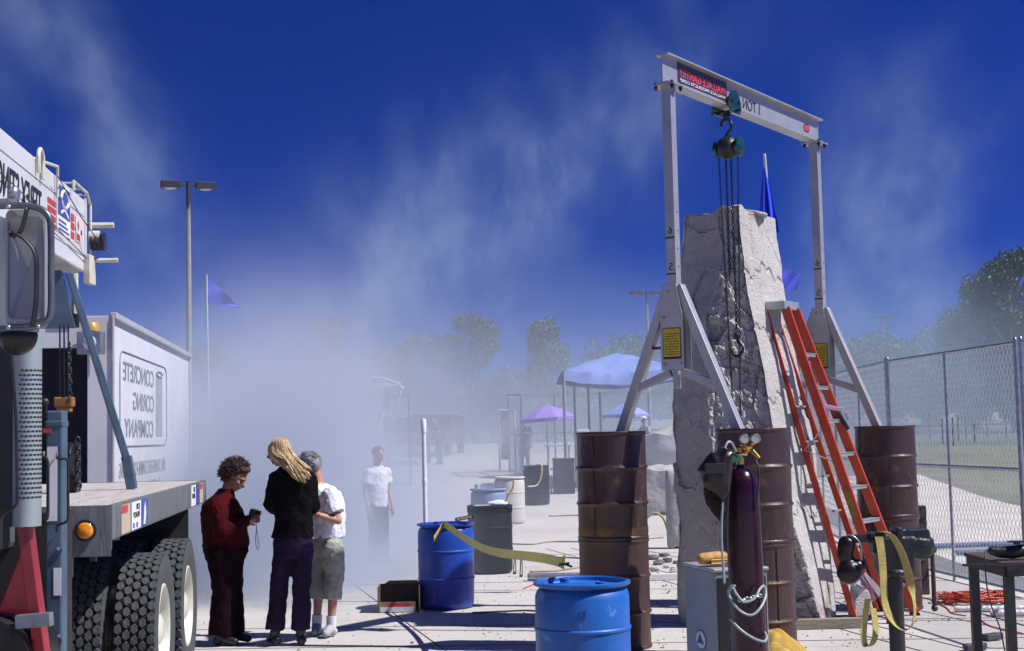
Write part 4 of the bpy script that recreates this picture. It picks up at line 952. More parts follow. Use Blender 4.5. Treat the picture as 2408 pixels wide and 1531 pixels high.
# ------------------------------------------------------------------ crane truck at the left
m_wt = mat('truck_white_paint', (.66,.66,.66), .35, c2=(.60,.60,.60), sc_=1.5, c3=(.5,.49,.47), sc3=12, amt3=(.68,.8), coat=.3)
m_deck = mat('worn_deck_planks', (.46,.43,.42), .9, c2=(.36,.33,.32), sc_=2.5, c3=(.24,.21,.20), sc3=12, amt3=(.60,.74), stretch=(9,1.2,9), bump=.5, bsc=14)
m_rail = mat('scuffed_steel_rail', (.23,.25,.25), .5, .5, c2=(.16,.175,.185), sc_=3, c3=(.12,.075,.05), sc3=7, amt3=(.62,.74), stretch=(6,6,.7), bump=.2, bsc=30)
m_bluegrey = mat('blue_grey_steel', (.10,.16,.22), .42, .4, c2=(.07,.115,.165), sc_=5)
m_greyplate = mat('perforated_grey_plate', (.36,.41,.41), .45, .4, c2=(.30,.35,.35), sc_=2)
m_red = mat('red_enamel', (.28,.022,.032), .45, c2=(.22,.016,.024), sc_=4, coat=.2)
m_tyre = mat('tyre_rubber', (.045,.053,.062), .8, c2=(.055,.058,.062), sc_=9, bump=.3, bsc=60)
m_groove = mat('tyre_groove_rubber', (.010,.010,.012), .9)
m_rim = mat('cream_wheel_rim', (.62,.62,.52), .4, .1, c2=(.52,.52,.44), sc_=5)
m_amber = mat('amber_lens', (.85,.30,.01), .25, c2=(.7,.2,.01), sc_=40, coat=.8)
m_under = mat('dark_chassis_grime', (.012,.011,.012), .8, c2=(.025,.022,.02), sc_=6)
AX = Vector((-.108,1,0)).normalized()           # along the truck, away from the camera
SX = Vector((AX.y,-AX.x,0))                      # across, to the right
E0 = Vector((-2.19,7.75,0))                      # near right deck corner
ZD = 1.42; LD = 4.75; WD = 2.4
t = thing('crane_truck', E0-SX*1.2+AX*2.5, 'white boom crane truck with wooden flatbed and hexagon tread tyres at left edge', 'truck')
def T(a, s_, z): return E0+AX*a+SX*s_+Vector((0,0,z))
# deck planks
mb = MB(); rr = random.Random(4); k = 9
for i in range(k):
    s0 = -WD+.03+i*(WD-.06)/k; s1 = s0+(WD-.06)/k-.006
    mb.add([T(.05,s0,ZD-.04),T(.05,s1,ZD-.04),T(LD-.05,s1,ZD-.04),T(LD-.05,s0,ZD-.04),T(.05,s0,ZD-.002-rr.uniform(0,.004)),T(.05,s1,ZD-.002),T(LD-.05,s1,ZD-.002),T(LD-.05,s0,ZD-.002)],[(0,1,2,3),(4,5,6,7),(0,1,5,4),(1,2,6,5),(2,3,7,6),(3,0,4,7)])
mb.build('deck', m_deck, t)
mb = MB(); mb.bar(T(0,-.015,ZD-.095),T(LD,-.015,ZD-.095),.03,.19); mb.bar(T(0,-.04,ZD-.18),T(LD,-.04,ZD-.18),.08,.012)
mb.bar(T(0,-WD+.015,ZD-.095),T(LD,-WD+.015,ZD-.095),.03,.19); mb.build('side_rail', m_rail, t, bevel=.004)
mb = MB(); mb.bar(T(.01,-WD,ZD-.12),T(.01,-.0,ZD-.12),.02,.24); mb.build('front_sill', m_bluegrey, t)
mb = MB(); mb.bar(T(LD,-WD,ZD-.10),T(LD,0,ZD-.10),.03,.20); mb.bar(T(LD-.3,.001,ZD-.1),T(LD-.28,.001,ZD-.1),.004,.19); mb.build('tail_sill', m_rail, t)
mb = MB(); mb.prism([(-.30,-.27),(.0,-.27),(.0,0),(-.30,0)], T(-.012,0,ZD-.002), SX, Zv, -AX, .012); cp = mb.build('corner_plate', m_rail, t)
MA = frame(SX, Zv, -AX).to_3x3()
ml = T(-.03,-.13,ZD-.13)
mb = MB(); mb.lathe([(.001,0),(.056,0),(.06,.008),(.056,.022),(.048,.022)],28,c=ml,M=MA,cap=False); lm = mb.build('marker_light', m_black, t, smooth='auto')
mb = MB(); mb.lathe([(.001,.03),(.03,.028),(.048,.018),(.048,.01)],28,c=ml,M=MA,cap=False); mb.build('lens', m_amber, lm, smooth=True)
def side_sticker(a0, w_, h_, z0, m_, nm='sticker', dz=.001): return plate(nm, T(a0,.001+dz,z0), AX, Zv, w_, h_, m_, t, .0012)
m_cream = mat('cream_print', (.5,.42,.32), .6)
side_sticker(.31,.31,.165,ZD-.18,m_cream); side_sticker(.32,.20,.042,ZD-.062,m_redprint,dz=.003)
side_sticker(.67,.36,.165,ZD-.18,m_whiteprint); text('sticker_lettering','JOB\nREADY',T(.72,.004,ZD-.11),AX,Zv,.25,.08,m_blackprint,t)
mb = MB(); [mb.prism([(0,0),(.05,0),(.05,.03),(0,.03)],T(.72+.12*i,.004,ZD-.17),AX,Zv,SX,.001) for i in range(2)]; mb.build('sticker_print', m_blueprint, t)
side_sticker(1.05,.25,.165,ZD-.18,m_blueprint); mb = MB(); mb.prism([(.02,.01),(.10,.01),(.13,.08),(.09,.15),(.05,.10)],T(1.10,.004,ZD-.18),AX,Zv,SX,.001); mb.build('sticker_print', m_whiteprint, t)
side_sticker(3.64,.32,.165,ZD-.18,m_whiteprint); text('sticker_lettering','JOB\nREADY',T(3.69,.004,ZD-.12),AX,Zv,.20,.09,m_blackprint,t)
side_sticker(3.99,.20,.165,ZD-.18,m_blueprint); side_sticker(4.24,.26,.165,ZD-.18,m_cream); side_sticker(4.26,.20,.045,ZD-.065,m_redprint,dz=.003)
# chassis under the deck
mb = MB(); mb.bar(T(-3,-.85,ZD-.36),T(LD-.2,-.85,ZD-.36),.10,.26); mb.bar(T(-3,-1.55,ZD-.36),T(LD-.2,-1.55,ZD-.36),.10,.26)
for a in (.4,1.2,2.2,3.2,4.2): mb.bar(T(a,-WD+.1,ZD-.2),T(a,-.1,ZD-.2),.08,.06)
mb.bar(T(1.9,-1.9,.55),T(1.9,-.5,.55),.22,.22); mb.bar(T(3.2,-1.9,.55),T(3.2,-.5,.55),.22,.22)
mb.box(T(.9,-1.9,.8),(.9,1.0,.55)); mb.build('chassis', m_under, t)
mb = MB(); mb.prism([(-.55,0),(-.02,0),(-.02,-.50),(-.55,-.50)], T(3.62,0,ZD-.2), SX, Zv, AX, .02); mb.build('mud_flap', m_under, t)
mb = MB(); mb.cyl(T(.15,-.55,ZD-.36),T(.15,-.25,ZD-.36),.055,n=18); mb.box(T(.12,-.4,ZD-.33),(.35,.05,.12)); mb.bar(T(.03,-.10,ZD-.24),T(.03,-.10,ZD-.30),.03,.03); mb.build('bracket', m_bluegrey, t)
# wheels: hexagon block tread
def wheel(a, s_out, label=None, w_=.275, r=.51):
    c = T(a, s_out-w_/2, r-.005); axm = frame(AX, Zv, SX).to_3x3()
    mb = MB(); hw = w_/2
    mb.lathe([(.30,-hw+.03),(.36,-hw+.006),(.44,-hw),(.487,-hw+.012),(.496,-hw+.03),(.496,hw-.03),(.487,hw-.012),(.44,hw),(.36,hw-.006),(.30,hw-.03)],64,c=c,M=axm,cap=False)
    ty = mb.build('tyre', [m_groove], t, smooth='auto')
    mb = MB(); Nr = 44; rows = 5; pitch = (w_-.02)/rows
    for q in range(Nr):
        for j in range(rows):
            th0 = 2*math.pi*(q+.5*(j%2))/Nr; x = -hw+.012+pitch*(j+.5)
            hx_ = [(-.44,-.25),(-.44,.25),(0,.52),(.44,.25),(.44,-.25),(0,-.52)]
            arc = 2*math.pi/Nr
            top = []; bot = []
            for (ax_, az_) in hx_:
                th = th0+az_*arc*.92; X_ = x+ax_*pitch*1.0
                for R_, lst in ((.512,top),(.494,bot)):
                    sh_ = .93 if R_ > .5 else 1.0
                    th_ = th0+(th-th0)*sh_; x_ = x+(X_-x)*sh_
                    lst.append(c+axm @ Vector((R_*math.cos(th_),R_*math.sin(th_),x_)))
            mb.add(bot+top,[(6,7,8,9,10,11)]+[(i,(i+1)%6,6+(i+1)%6,6+i) for i in range(6)])
    mb.build('tread_blocks', m_tyre, ty, recalc=True)
    mb = MB(); mb.lathe([(.499,-hw+.02),(.36,-hw+.003),(.36,-hw+.005)],64,c=c,M=axm,cap=False); mb.lathe([(.489,hw-.011),(.442,hw+.002),(.36,hw-.004),(.31,hw-.02)],64,c=c,M=axm,cap=False); mb.build('sidewall', m_tyre, ty, smooth=True)
    mb = MB(); mb.lathe([(.30,hw-.05),(.305,hw-.018),(.29,hw-.012),(.275,hw-.03),(.26,hw-.10),(.10,hw-.12),(.10,hw-.04),(.06,hw-.02),(.001,hw-.02)],48,c=c,M=axm,cap=False)
    for i in range(10):
        q = 2*math.pi*i/10; mb.ball(c+axm @ Vector((.14*math.cos(q),.14*math.sin(q),hw-.11)),.018,8)
    mb.build('rim', m_rim, ty, smooth='auto')
wheel(1.92,.035); wheel(3.27,.035); wheel(1.92,-.30); wheel(3.27,-.30); wheel(1.92,-2.12); wheel(3.27,-2.12); wheel(-2.6,-.1)
# crane body column between cab and deck
mb = MB(); mb.box(T(-.35,-1.2,1.5),(.9,.6,1.6)); mb.box(T(-.35,-1.2,2.55),(.7,.55,.8)); mb.build('crane_pedestal', m_under, t, bevel=.02)
# boom: white box section running back over the deck, end cap, rungs
BA0, BA1 = -4.0, 3.05; bs0 = -.71; BW = .46; zb0, zb1 = 3.05, 3.60; LEAN = .0
mb = MB(); mb.add([T(BA0,bs0-BW,zb0),T(BA1,bs0-BW,zb0),T(BA1,bs0,zb0),T(BA0,bs0,zb0),T(BA0,bs0-BW,zb1),T(BA1,bs0-BW,zb1),T(BA1,bs0,zb1),T(BA0,bs0,zb1)],[(0,1,2,3),(4,5,6,7),(0,1,5,4),(1,2,6,5),(2,3,7,6),(3,0,4,7)])
boom = mb.build('boom', m_wt, t, bevel=.012)
mb = MB(); mb.bar(T(BA1-.06,bs0+.006,zb0+.285),T(BA1,bs0+.006,zb0+.285),.012,.55); mb.bar(T(BA0,bs0+.004,zb0+.42),T(BA1,bs0+.004,zb0+.42),.003,.005); mb.bar(T(BA0,bs0+.004,zb0+.12),T(BA1,bs0+.004,zb0+.12),.003,.004); mb.build('end_flange', m_wt, boom)
def bplate(a, w_, z, h_, m_, nm='decal', dz=.002): return plate(nm, T(a,bs0+dz,z), AX, Zv, w_, h_, m_, boom, .001)
text('lettering','TEREX STINGER',T(.17,bs0+.003,zb0+.155),AX,Zv,1.37,.20,m_blackprint,boom,bold=.01)
for i in range(4): bplate(1.73,.26,zb0+.165+.052*i,.037,m_redprint,'stripe')
bplate(2.02,.45,zb0+.17,.35,m_whiteprint,dz=.0035); bplate(2.04,.41,zb0+.29,.215,m_blueprint,dz=.005)
mb = MB(); mb.tube([T(2.25+.12*math.cos(i*.52),bs0+.008,zb0+.42+.06*math.sin(i*.52)) for i in range(13)],.012,6); mb.bar(T(2.12,bs0+.008,zb0+.31),T(2.25,bs0+.008,zb0+.35),.006,.02); mb.bar(T(2.25,bs0+.008,zb0+.35),T(2.38,bs0+.008,zb0+.31),.006,.02); mb.build('emblem', m_whiteprint, boom)
mb = MB()
for i in range(3): mb.prism([(0,0),(.36-.05*i,0),(.36-.05*i,.012),(0,.012)],T(2.06,bs0+.006,zb0+.19+.03*i),AX,Zv,SX,.001)
mb.build('small_print', m_blueprint, boom)
for i in range(3): bplate(2.50,.12,zb0+.19+.065*i,.05,m_redprint,'stripe')
bplate(2.66,.17,zb0+.19,.19,m_whiteprint,dz=.0045); bplate(2.68,.13,zb0+.20,.05,m_redprint,dz=.006)
mb = MB(); mb.prism([(.065,.0),(.10,.05),(.065,.09),(.03,.05)],T(2.68,bs0+.0065,zb0+.265),AX,Zv,SX,.001); mb.build('leaf_mark', m_redprint, boom)
mb = MB(); mb.prism([(.02*math.cos(i*.52),.02*math.sin(i*.52)) for i in range(12)],T(2.89,bs0+.002,zb0+.28),AX,Zv,SX,.002); mb.build('plug_hole', m_black, boom)
m_cream2 = mat('cream_steel', (.60,.58,.48), .45, c2=(.5,.47,.38), sc_=8)
def tb(name, pts, r, m_, par=boom, n=8): return MB().tube(pts, r, n).build(name, m_, par, smooth='auto')
tb('grab_rail',[T(1.52,bs0-.12,zb1-.02),T(1.52,bs0-.12,zb1+.05),T(1.95,bs0+.02,zb1+.05),T(1.95,bs0+.02,zb1-.16)],.011,m_cream2)
tb('lifting_eye',smoothpath([T(1.38,bs0+.02,zb1-.10),T(1.37,bs0+.02,zb1+.02),T(1.43,bs0+.02,zb1+.065),T(1.50,bs0+.02,zb1+.02),T(1.50,bs0+.02,zb1-.12)],4),.014,m_cream2)
for i in range(3): tb('rung',[T(2.55+.2*i,bs0-.22,zb1+.045-.01*i),T(2.55+.2*i,bs0+.02,zb1+.045-.01*i)],.008,m_cream2)
tb('grab_rail',[T(2.5,bs0+.02,zb1-.02),T(2.5,bs0+.02,zb1+.05),T(3.0,bs0+.02,zb1+.05),T(3.09,bs0+.03,zb1-.03),T(3.10,bs0+.03,zb0+.02)],.011,m_cream2)
tb('sheave_pin',[T(3.12,bs0-.2,zb1-.18),T(3.12,bs0+.20,zb1-.18)],.022,m_cream2)
tb('sheave_pin',[T(3.12,bs0-.2,zb0+.10),T(3.12,bs0+.23,zb0+.10)],.018,m_cream2)
mb = MB()
for i in range(4): mb.cyl(T(3.12+.0,bs0+.03+.03*i,zb1-.31),T(3.12,bs0+.045+.03*i,zb1-.31),.07,n=14)
mb.build('hose_bundle', m_castiron, boom, smooth='auto')
mb = MB(); mb.cyl(T(3.1,bs0+.02,zb0+.28),T(3.1,bs0+.10,zb0+.28),.045,n=14); mb.box(T(3.06,bs0+.03,zb0+.02),(.05,.16,.22)); mb.build('end_bracket', m_cream2, boom, bevel=.004)
tb('wire',[T(1.8,bs0+.05,zb1-.04),T(2.6,bs0+.05,zb0+.36),T(3.1,bs0+.12,zb0+.2),T(3.12,bs0+.2,zb0+.12)],.004,m_black)
tb('wire',[T(-1.6,bs0+.03,zb1-.22),T(.8,bs0+.02,zb0+.25),T(3.0,bs0+.02,zb0+.10)],.0035,m_black)
mb = MB(); mb.cyl(T(.4,bs0-.06,zb0-.06),T(1.7,bs0-.06,zb0-.06),.06,n=16); mb.build('lift_cylinder', m_cream2, boom, smooth='auto')
tb('drop_link',[T(2.75,bs0-.02,zb0-.04),T(2.76,bs0-.02,zb0-.34)],.026,m_cream2); tb('drop_link_end',[T(2.76,bs0-.02,zb0-.34),T(2.76,bs0-.02,zb0-.44)],.034,m_castiron)
# boom rest frame standing on the deck
mb = MB(); mb.prism([(-.10,0),(-.78,0),(-.78,.06),(-.40,.42),(-.20,.42)], T(2.55,bs0+.12,zb0-.46), SX, Zv, AX, .05); mb.build('boom_rest', m_bluegrey, t)
mb = MB(); mb.bar(T(2.6,bs0-.03,zb0-.06), T(2.7,bs0+.36,ZD+.22),.09,.05); mb.bar(T(2.7,bs0+.36,ZD+.24), T(2.7,bs0+.40,ZD-.0),.09,.07); mb.build('rest_strut', m_bluegrey, t, bevel=.006)
mb = MB(); mb.bar(T(2.6,bs0-.75,zb0-.1), T(2.7,bs0-1.0,ZD),.09,.05); mb.build('rest_strut', m_bluegrey, t, bevel=.006)
# block, chains hanging from the boom rest
hb = T(2.3,bs0+.0,0); hb.z = 2.05
for i in range(3): tb('wire_rope',[Vector((hb.x-.03+.03*i,hb.y,2.08)),Vector((hb.x-.035+.03*i,hb.y,2.60))],.006,m_steel,t)
m_orust = mat('orange_rust', (.30,.14,.04), .8, c2=(.2,.08,.03), sc_=10)
mb = MB(); mb.box(hb,(.13,.08,.07)); mb.box(hb+Vector((0,0,-.05)),(.10,.07,.04)); mb.build('hook_block', m_orust, t, bevel=.01)
mb = MB(); mb.box(hb+Vector((-.02,0,-.20)),(.05,.05,.22)); mb.build('hook_shank', mat('dull_red_paint',(.20,.03,.03),.6), t, bevel=.006)
chain_mb(hb+Vector((.05,-.03,0)), hb+Vector((.04,-.03,.42)), .05,.006,.014).build('chain', m_castiron, t)
mb = MB(); mb.box(hb+Vector((.0,.05,-.46)),(.17,.12,.34)); mb.cyl(hb+Vector((-.08,0,-.40)),hb+Vector((.08,0,-.40)),.12,n=18); mb.build('winch', m_castiron, t, bevel=.01)
chain_mb(hb+Vector((.10,-.03,-.25)), hb+Vector((.11,-.03,-.6)), .05,.007,.016).build('chain', m_castiron, t)
# mirror on its tubular bracket
mY = 5.2
def Q(px,py,dy=0): return at(px,py,mY+dy)
mir = Q(65,632)
mb = MB(); rp = []; x0,x1,y0,y1 = 16,112,492,772; rad = 18
for (cx_,cy_,a0) in ((x1-rad,y0+rad,-90),(x1-rad,y1-rad,0),(x0+rad,y1-rad,90),(x0+rad,y0+rad,180)):
    for i in range(6):
        a = R(a0+i*18); rp.append((cx_+rad*math.cos(a), cy_+rad*math.sin(a)))
poly = [Q(x,y) for x,y in rp]; cN = sum(poly,Vector())/len(poly)
mbk = MB(); n0 = len(poly)
rings_ = [(1.0,.0),(1.0,.03),(.90,.045),(.78,.05)]
rings2 = [(1.0,.0,0),(1.0,-.012,0)]
mb.v = []; fs = []
lay = [(1.0,-.015,1),(1.0,.012,1),(.97,.02,1),(.86,.022,1),(.80,.012,1),(.02,-.010,1)]
for (s_, dy, _) in lay:
    for p in poly: q = cN+(p-cN)*s_; mb.v.append(q+Vector((0,-dy,0)))
for k in range(len(lay)-1):
    for j in range(n0):
        j2=(j+1)%n0; mb.f.append((k*n0+j,k*n0+j2,(k+1)*n0+j2,(k+1)*n0+j)); mb.mi.append(0)
mb.f.append(tuple(range(n0))); mb.mi.append(0)
m_mirt = mat('grey_tube', (.13,.14,.16), .35, .5, c2=(.09,.10,.12), sc_=9)
m_mhouse = mat('grey_mirror_housing', (.30,.31,.32), .4, .25, c2=(.30,.31,.32), sc_=5)
mh = mb.build('mirror_housing', m_mhouse, t, smooth='auto')
mb = MB(); mb.tube(smoothpath([Q(-30,487,-.02),Q(10,484,-.03),Q(60,484,-.04),Q(96,492,-.04),Q(116,515,-.04),Q(120,560,-.04),Q(120,640,-.04),Q(120,720,-.04),Q(112,752,-.04),Q(85,768,-.04),Q(40,772,-.03),Q(-30,775,-.02)],5),.0125,12); mb.build('mirror_bracket', m_mirt, t, smooth=True)
mb = MB(); mb.tube(smoothpath([Q(64,488,-.05),Q(50,540,-.05),Q(30,556,-.05),Q(22,545,-.05)],4),.016,8,flat=.4); mb.tube(smoothpath([Q(28,545,-.055),Q(60,565,-.055),Q(84,600,-.055),Q(86,660,-.055),Q(84,720,-.055),Q(76,768,-.055)],5),.018,8,flat=.4); mb.build('mirror_arm', m_black, t, smooth=True)
mb = MB(); mb.ball(Q(20,487,-.05),.010,10); mb.ball(Q(20,770,-.05),.010,10); mb.ball(Q(90,768,-.06),.008,10); mb.build('mirror_bolt', m_galv, t, smooth=True)
mb = MB(); mb.ball(Q(42,790,.02),(.072,.06,.072),24)
for p in mb.v:
    if p.z > Q(42,782,.02).z: p.z = Q(42,782,.02).z
mb.build('convex_mirror', m_hel, t, smooth='auto')
mb = MB(); mb.cyl(Q(20,470,.1),Q(20,487,.1),.035,.03,n=14); mb.ball(Q(35,455,.1),(.02,.03,.03),12); mb.build('horn', m_galv, t, smooth='auto')
# perforated exhaust guard, grab tubes, door edge
pY = 5.9
def PQ(px,py,dy=0): return at(px,py,pY+dy)
A_ = PQ(30,838); B_ = PQ(97,838); hgt_ = A_.z-PQ(40,1240).z
mb = MB(); Wd = .118; nseg = 8; a0 = PQ(20,1240); 
cR = Vector((a0.x+.055, pY+.06, 0))
mb.lathe([(.058,a0.z),(.058,a0.z+hgt_+.10)],36,c=(cR.x,cR.y,0)); gd = mb.build('exhaust_guard', m_greyplate, t, smooth='auto')
mb = MB()
for j in range(28):
    for i in range(7):
        th = R(-100+i*17+(8.5 if j%2 else 0)); z = a0.z+.12+j*(hgt_-.16)/28
        p = Vector((cR.x+.0585*math.cos(th), cR.y+.0585*math.sin(th), z)); tn = Vector((-math.sin(th),math.cos(th),0)); nr = Vector((math.cos(th),math.sin(th),0))
        mb.prism([(-.0065,-.0038),(.0065,-.0038),(.0065,.0038),(-.0065,.0038)], p, tn, Zv, nr, .0006)
mb.build('slot_pattern', m_black, gd)
mb = MB(); mb.prism([(0,0),(.075,0),(.075,hgt_+.1),(0,hgt_+.1)], PQ(-10,1240,.05), (1,0,0), (0,0,1), (0,1,0), .01); mb.build('cab_edge', m_black, t)
m_cabg = mat('dark_cab_panel', (.10,.11,.12), .4, c2=(.06,.07,.08), sc_=3)
mb = MB(); mb.box(PQ(-60,900,.5),(.30,.9,1.5)); mb.build('cab', m_cabg, t, bevel=.03)
tb('grab_tube',smoothpath([PQ(22,800,-.08),PQ(30,880,-.08),PQ(38,1000,-.08),PQ(40,1160,-.08),PQ(36,1190,-.08),PQ(8,1210,-.08),PQ(2,1230,-.08),PQ(2,1290,-.08)],5),.007,m_steel,t)
# outrigger column with handles and decals
oY = 6.3
def OQ(px,py,dy=0): return at(px,py,oY+dy)
a = OQ(120,1003); b_ = OQ(150,1600); xm = (OQ(104,1100).x+OQ(150,1100).x)/2; wd_ = OQ(147,1100).x-OQ(108,1100).x
mb = MB(); mb.box((xm,oY+.04,(a.z+.15)/2+.07),(wd_,.08,a.z-.15)); oc = mb.build('outrigger_column', m_bluegrey, t, bevel=.008)
mb = MB(); mb.box((xm,oY+.04,a.z+.012),(wd_+.008,.088,.03)); mb.build('column_cap', m_bluegrey, oc, bevel=.008)
plate('decal', Vector((xm-.03,oY-.0015,OQ(130,1225).z)), (1,0,0), Zv, .045, OQ(130,1050).z-OQ(130,1225).z, m_whiteprint, oc)
plate('decal', Vector((xm+.0,oY-.0015,OQ(130,1400).z)), (1,0,0), Zv, .034, .12, m_whiteprint, oc)
plate('decal', Vector((xm-.05,oY-.0015,OQ(110,1018).z)), (1,0,0), Zv, .04, .02, m_redprint, oc)
for (x0_,x1_,y0_,y1_) in ((135,160,1078,1230),(103,113,1075,1225)):
    tb('handle',smoothpath([OQ(x0_,y0_-12,-.01),OQ(x0_,y0_,-.03),OQ(x1_-4,y0_+2,-.05),OQ(x1_,y0_+18,-.05),OQ(x1_,(y0_+y1_)/2,-.05),OQ(x1_,y1_-14,-.05),OQ(x1_-6,y1_-2,-.05),OQ(x0_,y1_+6,-.03),OQ(x0_,y1_+20,-.01)],4),.006,m_steel,oc)
mb = MB(); [mb.cyl(OQ(x,y,.0),OQ(x,y,-.012),.008,n=8) for x,y in ((137,1290),(150,1285),(139,1495),(150,1497),(66,1228))]; mb.build('bolt', m_galv, oc)
tb('lever',[OQ(111,1035,.02),OQ(109,985,.02),OQ(108,950,.02)],.006,m_steel,t); mb = MB(); mb.ball(OQ(106,945,.02),.018,12); mb.build('lever_knob', m_black, t, smooth=True)
# red outrigger brace, step, tank
mb = MB(); mb.bar(OQ(60,1235,-.3), OQ(112,1640,-.3), .075,.05,up=(1,0,0)); mb.build('red_brace', m_red, t, bevel=.004)
mb = MB(); mb.prism([(0,0),(.02,-.1),(.10,-.75),(-.18,-.75),(-.14,-.35)], OQ(50,1290,-.22), (1,0,0), (0,0,1), (0,1,0), .05); mb.build('red_guard', m_red, t, bevel=.01)
mb = MB(); mb.bar(OQ(40,1462,-.38), OQ(122,1455,-.38), .05,.055); mb.build('step', m_galv, t, bevel=.003)
mb = MB(); mb.box(T(-.8,-.55,.75),(.5,.7,.8)); mb.box((OQ(75,1450,.3).x,oY+.35,.8),(.25,.3,1.3)); mb.build('tool_bay', m_under, t, bevel=.01)
mb = MB(); c = OQ(-35,1560,-.4); mb.cyl(c, c+Vector((0,.5,0)), .18, n=32); mb.cyl(c+Vector((0,.1,0)), c+Vector((0,.16,0)), .19, n=32); mb.build('air_tank', m_steel, t, smooth='auto')
# ------------------------------------------------------------------ white box truck behind
AX2 = Vector((-.118,1,0)).normalized(); SX2 = Vector((AX2.y,-AX2.x,0))
K0 = at(265,800,15.2); K0.z = 0; LB2 = 7.4; HB = 3.12; ZF = .95
t2 = thing('box_truck', K0+AX2*3.5-SX2*1.2, 'white box truck with mirrored company lettering standing in the dust behind the crane truck', 'truck')
def B(a, s_, z): return K0+AX2*a+SX2*s_+Vector((0,0,z))
m_box = mat('white_box_panel', (.62,.62,.66), .45, c2=(.56,.56,.60), sc_=1.2, c3=(.48,.48,.5), sc3=6, amt3=(.66,.8))
m_dim = mat('shaded_navy_interior', (.02,.022,.05), .9, c2=(.03,.03,.06), sc_=3)  # near-black navy puts the shade inside the box into its colour
def slab(a0,a1,s0,s1,z0,z1,mbx):
    P = [B(a,s_,z) for a in (a0,a1) for s_ in (s0,s1) for z in (z0,z1)]
    mbx.add(P,[(0,1,3,2),(4,6,7,5),(0,4,5,1),(2,3,7,6),(0,2,6,4),(1,5,7,3)])
mb = MB(); slab(0,LB2,-.05,0,ZF,HB,mb); slab(0,LB2,-2.4,-2.35,ZF,HB,mb); slab(0,LB2,-2.35,-.05,HB-.05,HB,mb); slab(LB2-.05,LB2,-2.35,-.05,ZF,HB-.05,mb); slab(0,LB2-.05,-2.35,-.05,ZF,ZF+.08,mb)
bx_ = mb.build('box_body', m_box, t2)
mb = MB(); slab(-.03,0,-2.4,0,HB-.34,HB-.0,mb); slab(-.03,0,-.26,0,ZF,HB-.34,mb); slab(-.03,0,-2.4,-2.2,ZF,HB-.34,mb); mb.build('rear_frame', m_box, t2, bevel=.006)
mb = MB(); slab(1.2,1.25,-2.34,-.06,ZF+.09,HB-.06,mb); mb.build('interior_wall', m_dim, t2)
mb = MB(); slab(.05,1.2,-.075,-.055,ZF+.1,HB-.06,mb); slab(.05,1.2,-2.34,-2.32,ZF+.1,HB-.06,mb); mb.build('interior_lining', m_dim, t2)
mb = MB(); mb.bar(B(-.04,.015,HB+.0),B(LB2+.02,.015,HB+.0),.07,.07); mb.bar(B(LB2,.012,ZF),B(LB2,.012,HB),.05,.05); mb.bar(B(-.03,.008,ZF),B(-.03,.008,HB),.04,.03,up=(1,0,0)); mb.build('edge_trim', mat('pale_trim',(.55,.53,.53),.4,.3), t2, bevel=.01)
mb = MB(); slab(.2,LB2,-2.0,-.4,.55,ZF-.02,mb); mb.build('chassis', m_under, t2)
mb = MB(); slab(LB2+.1,LB2+1.9,-2.3,-.15,.5,2.4,mb); cb = mb.build('cab', m_box, t2, bevel=.12)
for a in (1.3,6.6,8.3) : 
    mb = MB(); c = B(a,-.02,.45); mb.cyl(c-SX2*.26,c,.45,n=28); ty = mb.build('wheel', m_tyre, t2, smooth='auto'); mb = MB(); mb.cyl(c,c+SX2*.01,.24,n=20); mb.build('rim', m_rim, ty, smooth='auto')
lp = B(-.15,-.20,HB-.30)
mb = MB(); mb.box(lp,(.26,.16,.24)); ll = mb.build('work_lamp', m_galv, t2, bevel=.01)
MB2 = frame(SX2, Zv, -AX2).to_3x3(); mb = MB(); mb.lathe([(.001,.02),(.05,.018),(.075,.0)],20,c=lp-AX2*.085,M=MB2,cap=False); mb.build('lens', m_gauge, ll, smooth=True)
mb = MB(); mb.lathe([(.001,.10),(.06,.095),(.085,.06),(.09,0),(.001,0)],18,c=lp+Vector((.0,0,.125)),cap=False); mb.build('beacon', mat('amber_beacon',(.45,.25,.06),.4), t2, smooth='auto')
mb = MB(); mb.bar(B(-.045,-.62,HB-.05),B(-.045,-.40,HB-.05),.02,.05); mb.build('clearance_light', m_redprint, t2)
m_logo = mat('grey_lettering', (.20,.22,.27), .5); m_logo2 = mat('pale_grey_print', (.34,.35,.38), .5)
def side(a, z): return B(a,.002,z)
mb = MB(); P = []
a0,a1,z0,z1,rd = .45,4.55,1.72,2.78,.14
for (ca,cz,s0_) in ((a1-rd*1.6,z1-rd,0),(a0+rd*1.6,z1-rd,90),(a0+rd*1.6,z0+rd,180),(a1-rd*1.6,z0+rd,270)):
    for i in range(5): q = R(s0_+i*22.5); P.append(side(ca+rd*1.6*math.cos(q),cz+rd*math.sin(q)))
P.append(P[0]); mb.tube(P,.011,4,cap=False,flat=1); mb.build('logo_frame', m_logo, bx_)
for i, (s_, aa, ww) in enumerate((('CONCRETE',.70,2.55),('CORING',1.45,1.80),('COMPANY',.80,2.40))):
    text('lettering', s_, side(aa, 2.46-.32*i), AX2, Zv, ww, .215, m_logo, bx_, bold=.012)
mb = MB(); mb.prism([(0,0),(.62,0),(.62,.80),(0,.80)], side(3.48,1.84), AX2, Zv, SX2, .003); mb.build('logo_block', m_logo2, bx_)
mb = MB(); mb.tube([B(3.79+.30*math.cos(i*.35),.01,2.66+.035*math.sin(i*.35)) for i in range(19)],.008,4); mb.build('logo_ring', m_logo, bx_)
text('lettering', 'WALL SAWING•FLAT SAWING•CORE DRILLING', side(.42,1.37), AX2, Zv, 4.0, .17, m_logo2, bx_)
text('lettering', '1-800-541-4206', side(.72,1.05), AX2, Zv, 3.1, .24, m_logo, bx_)
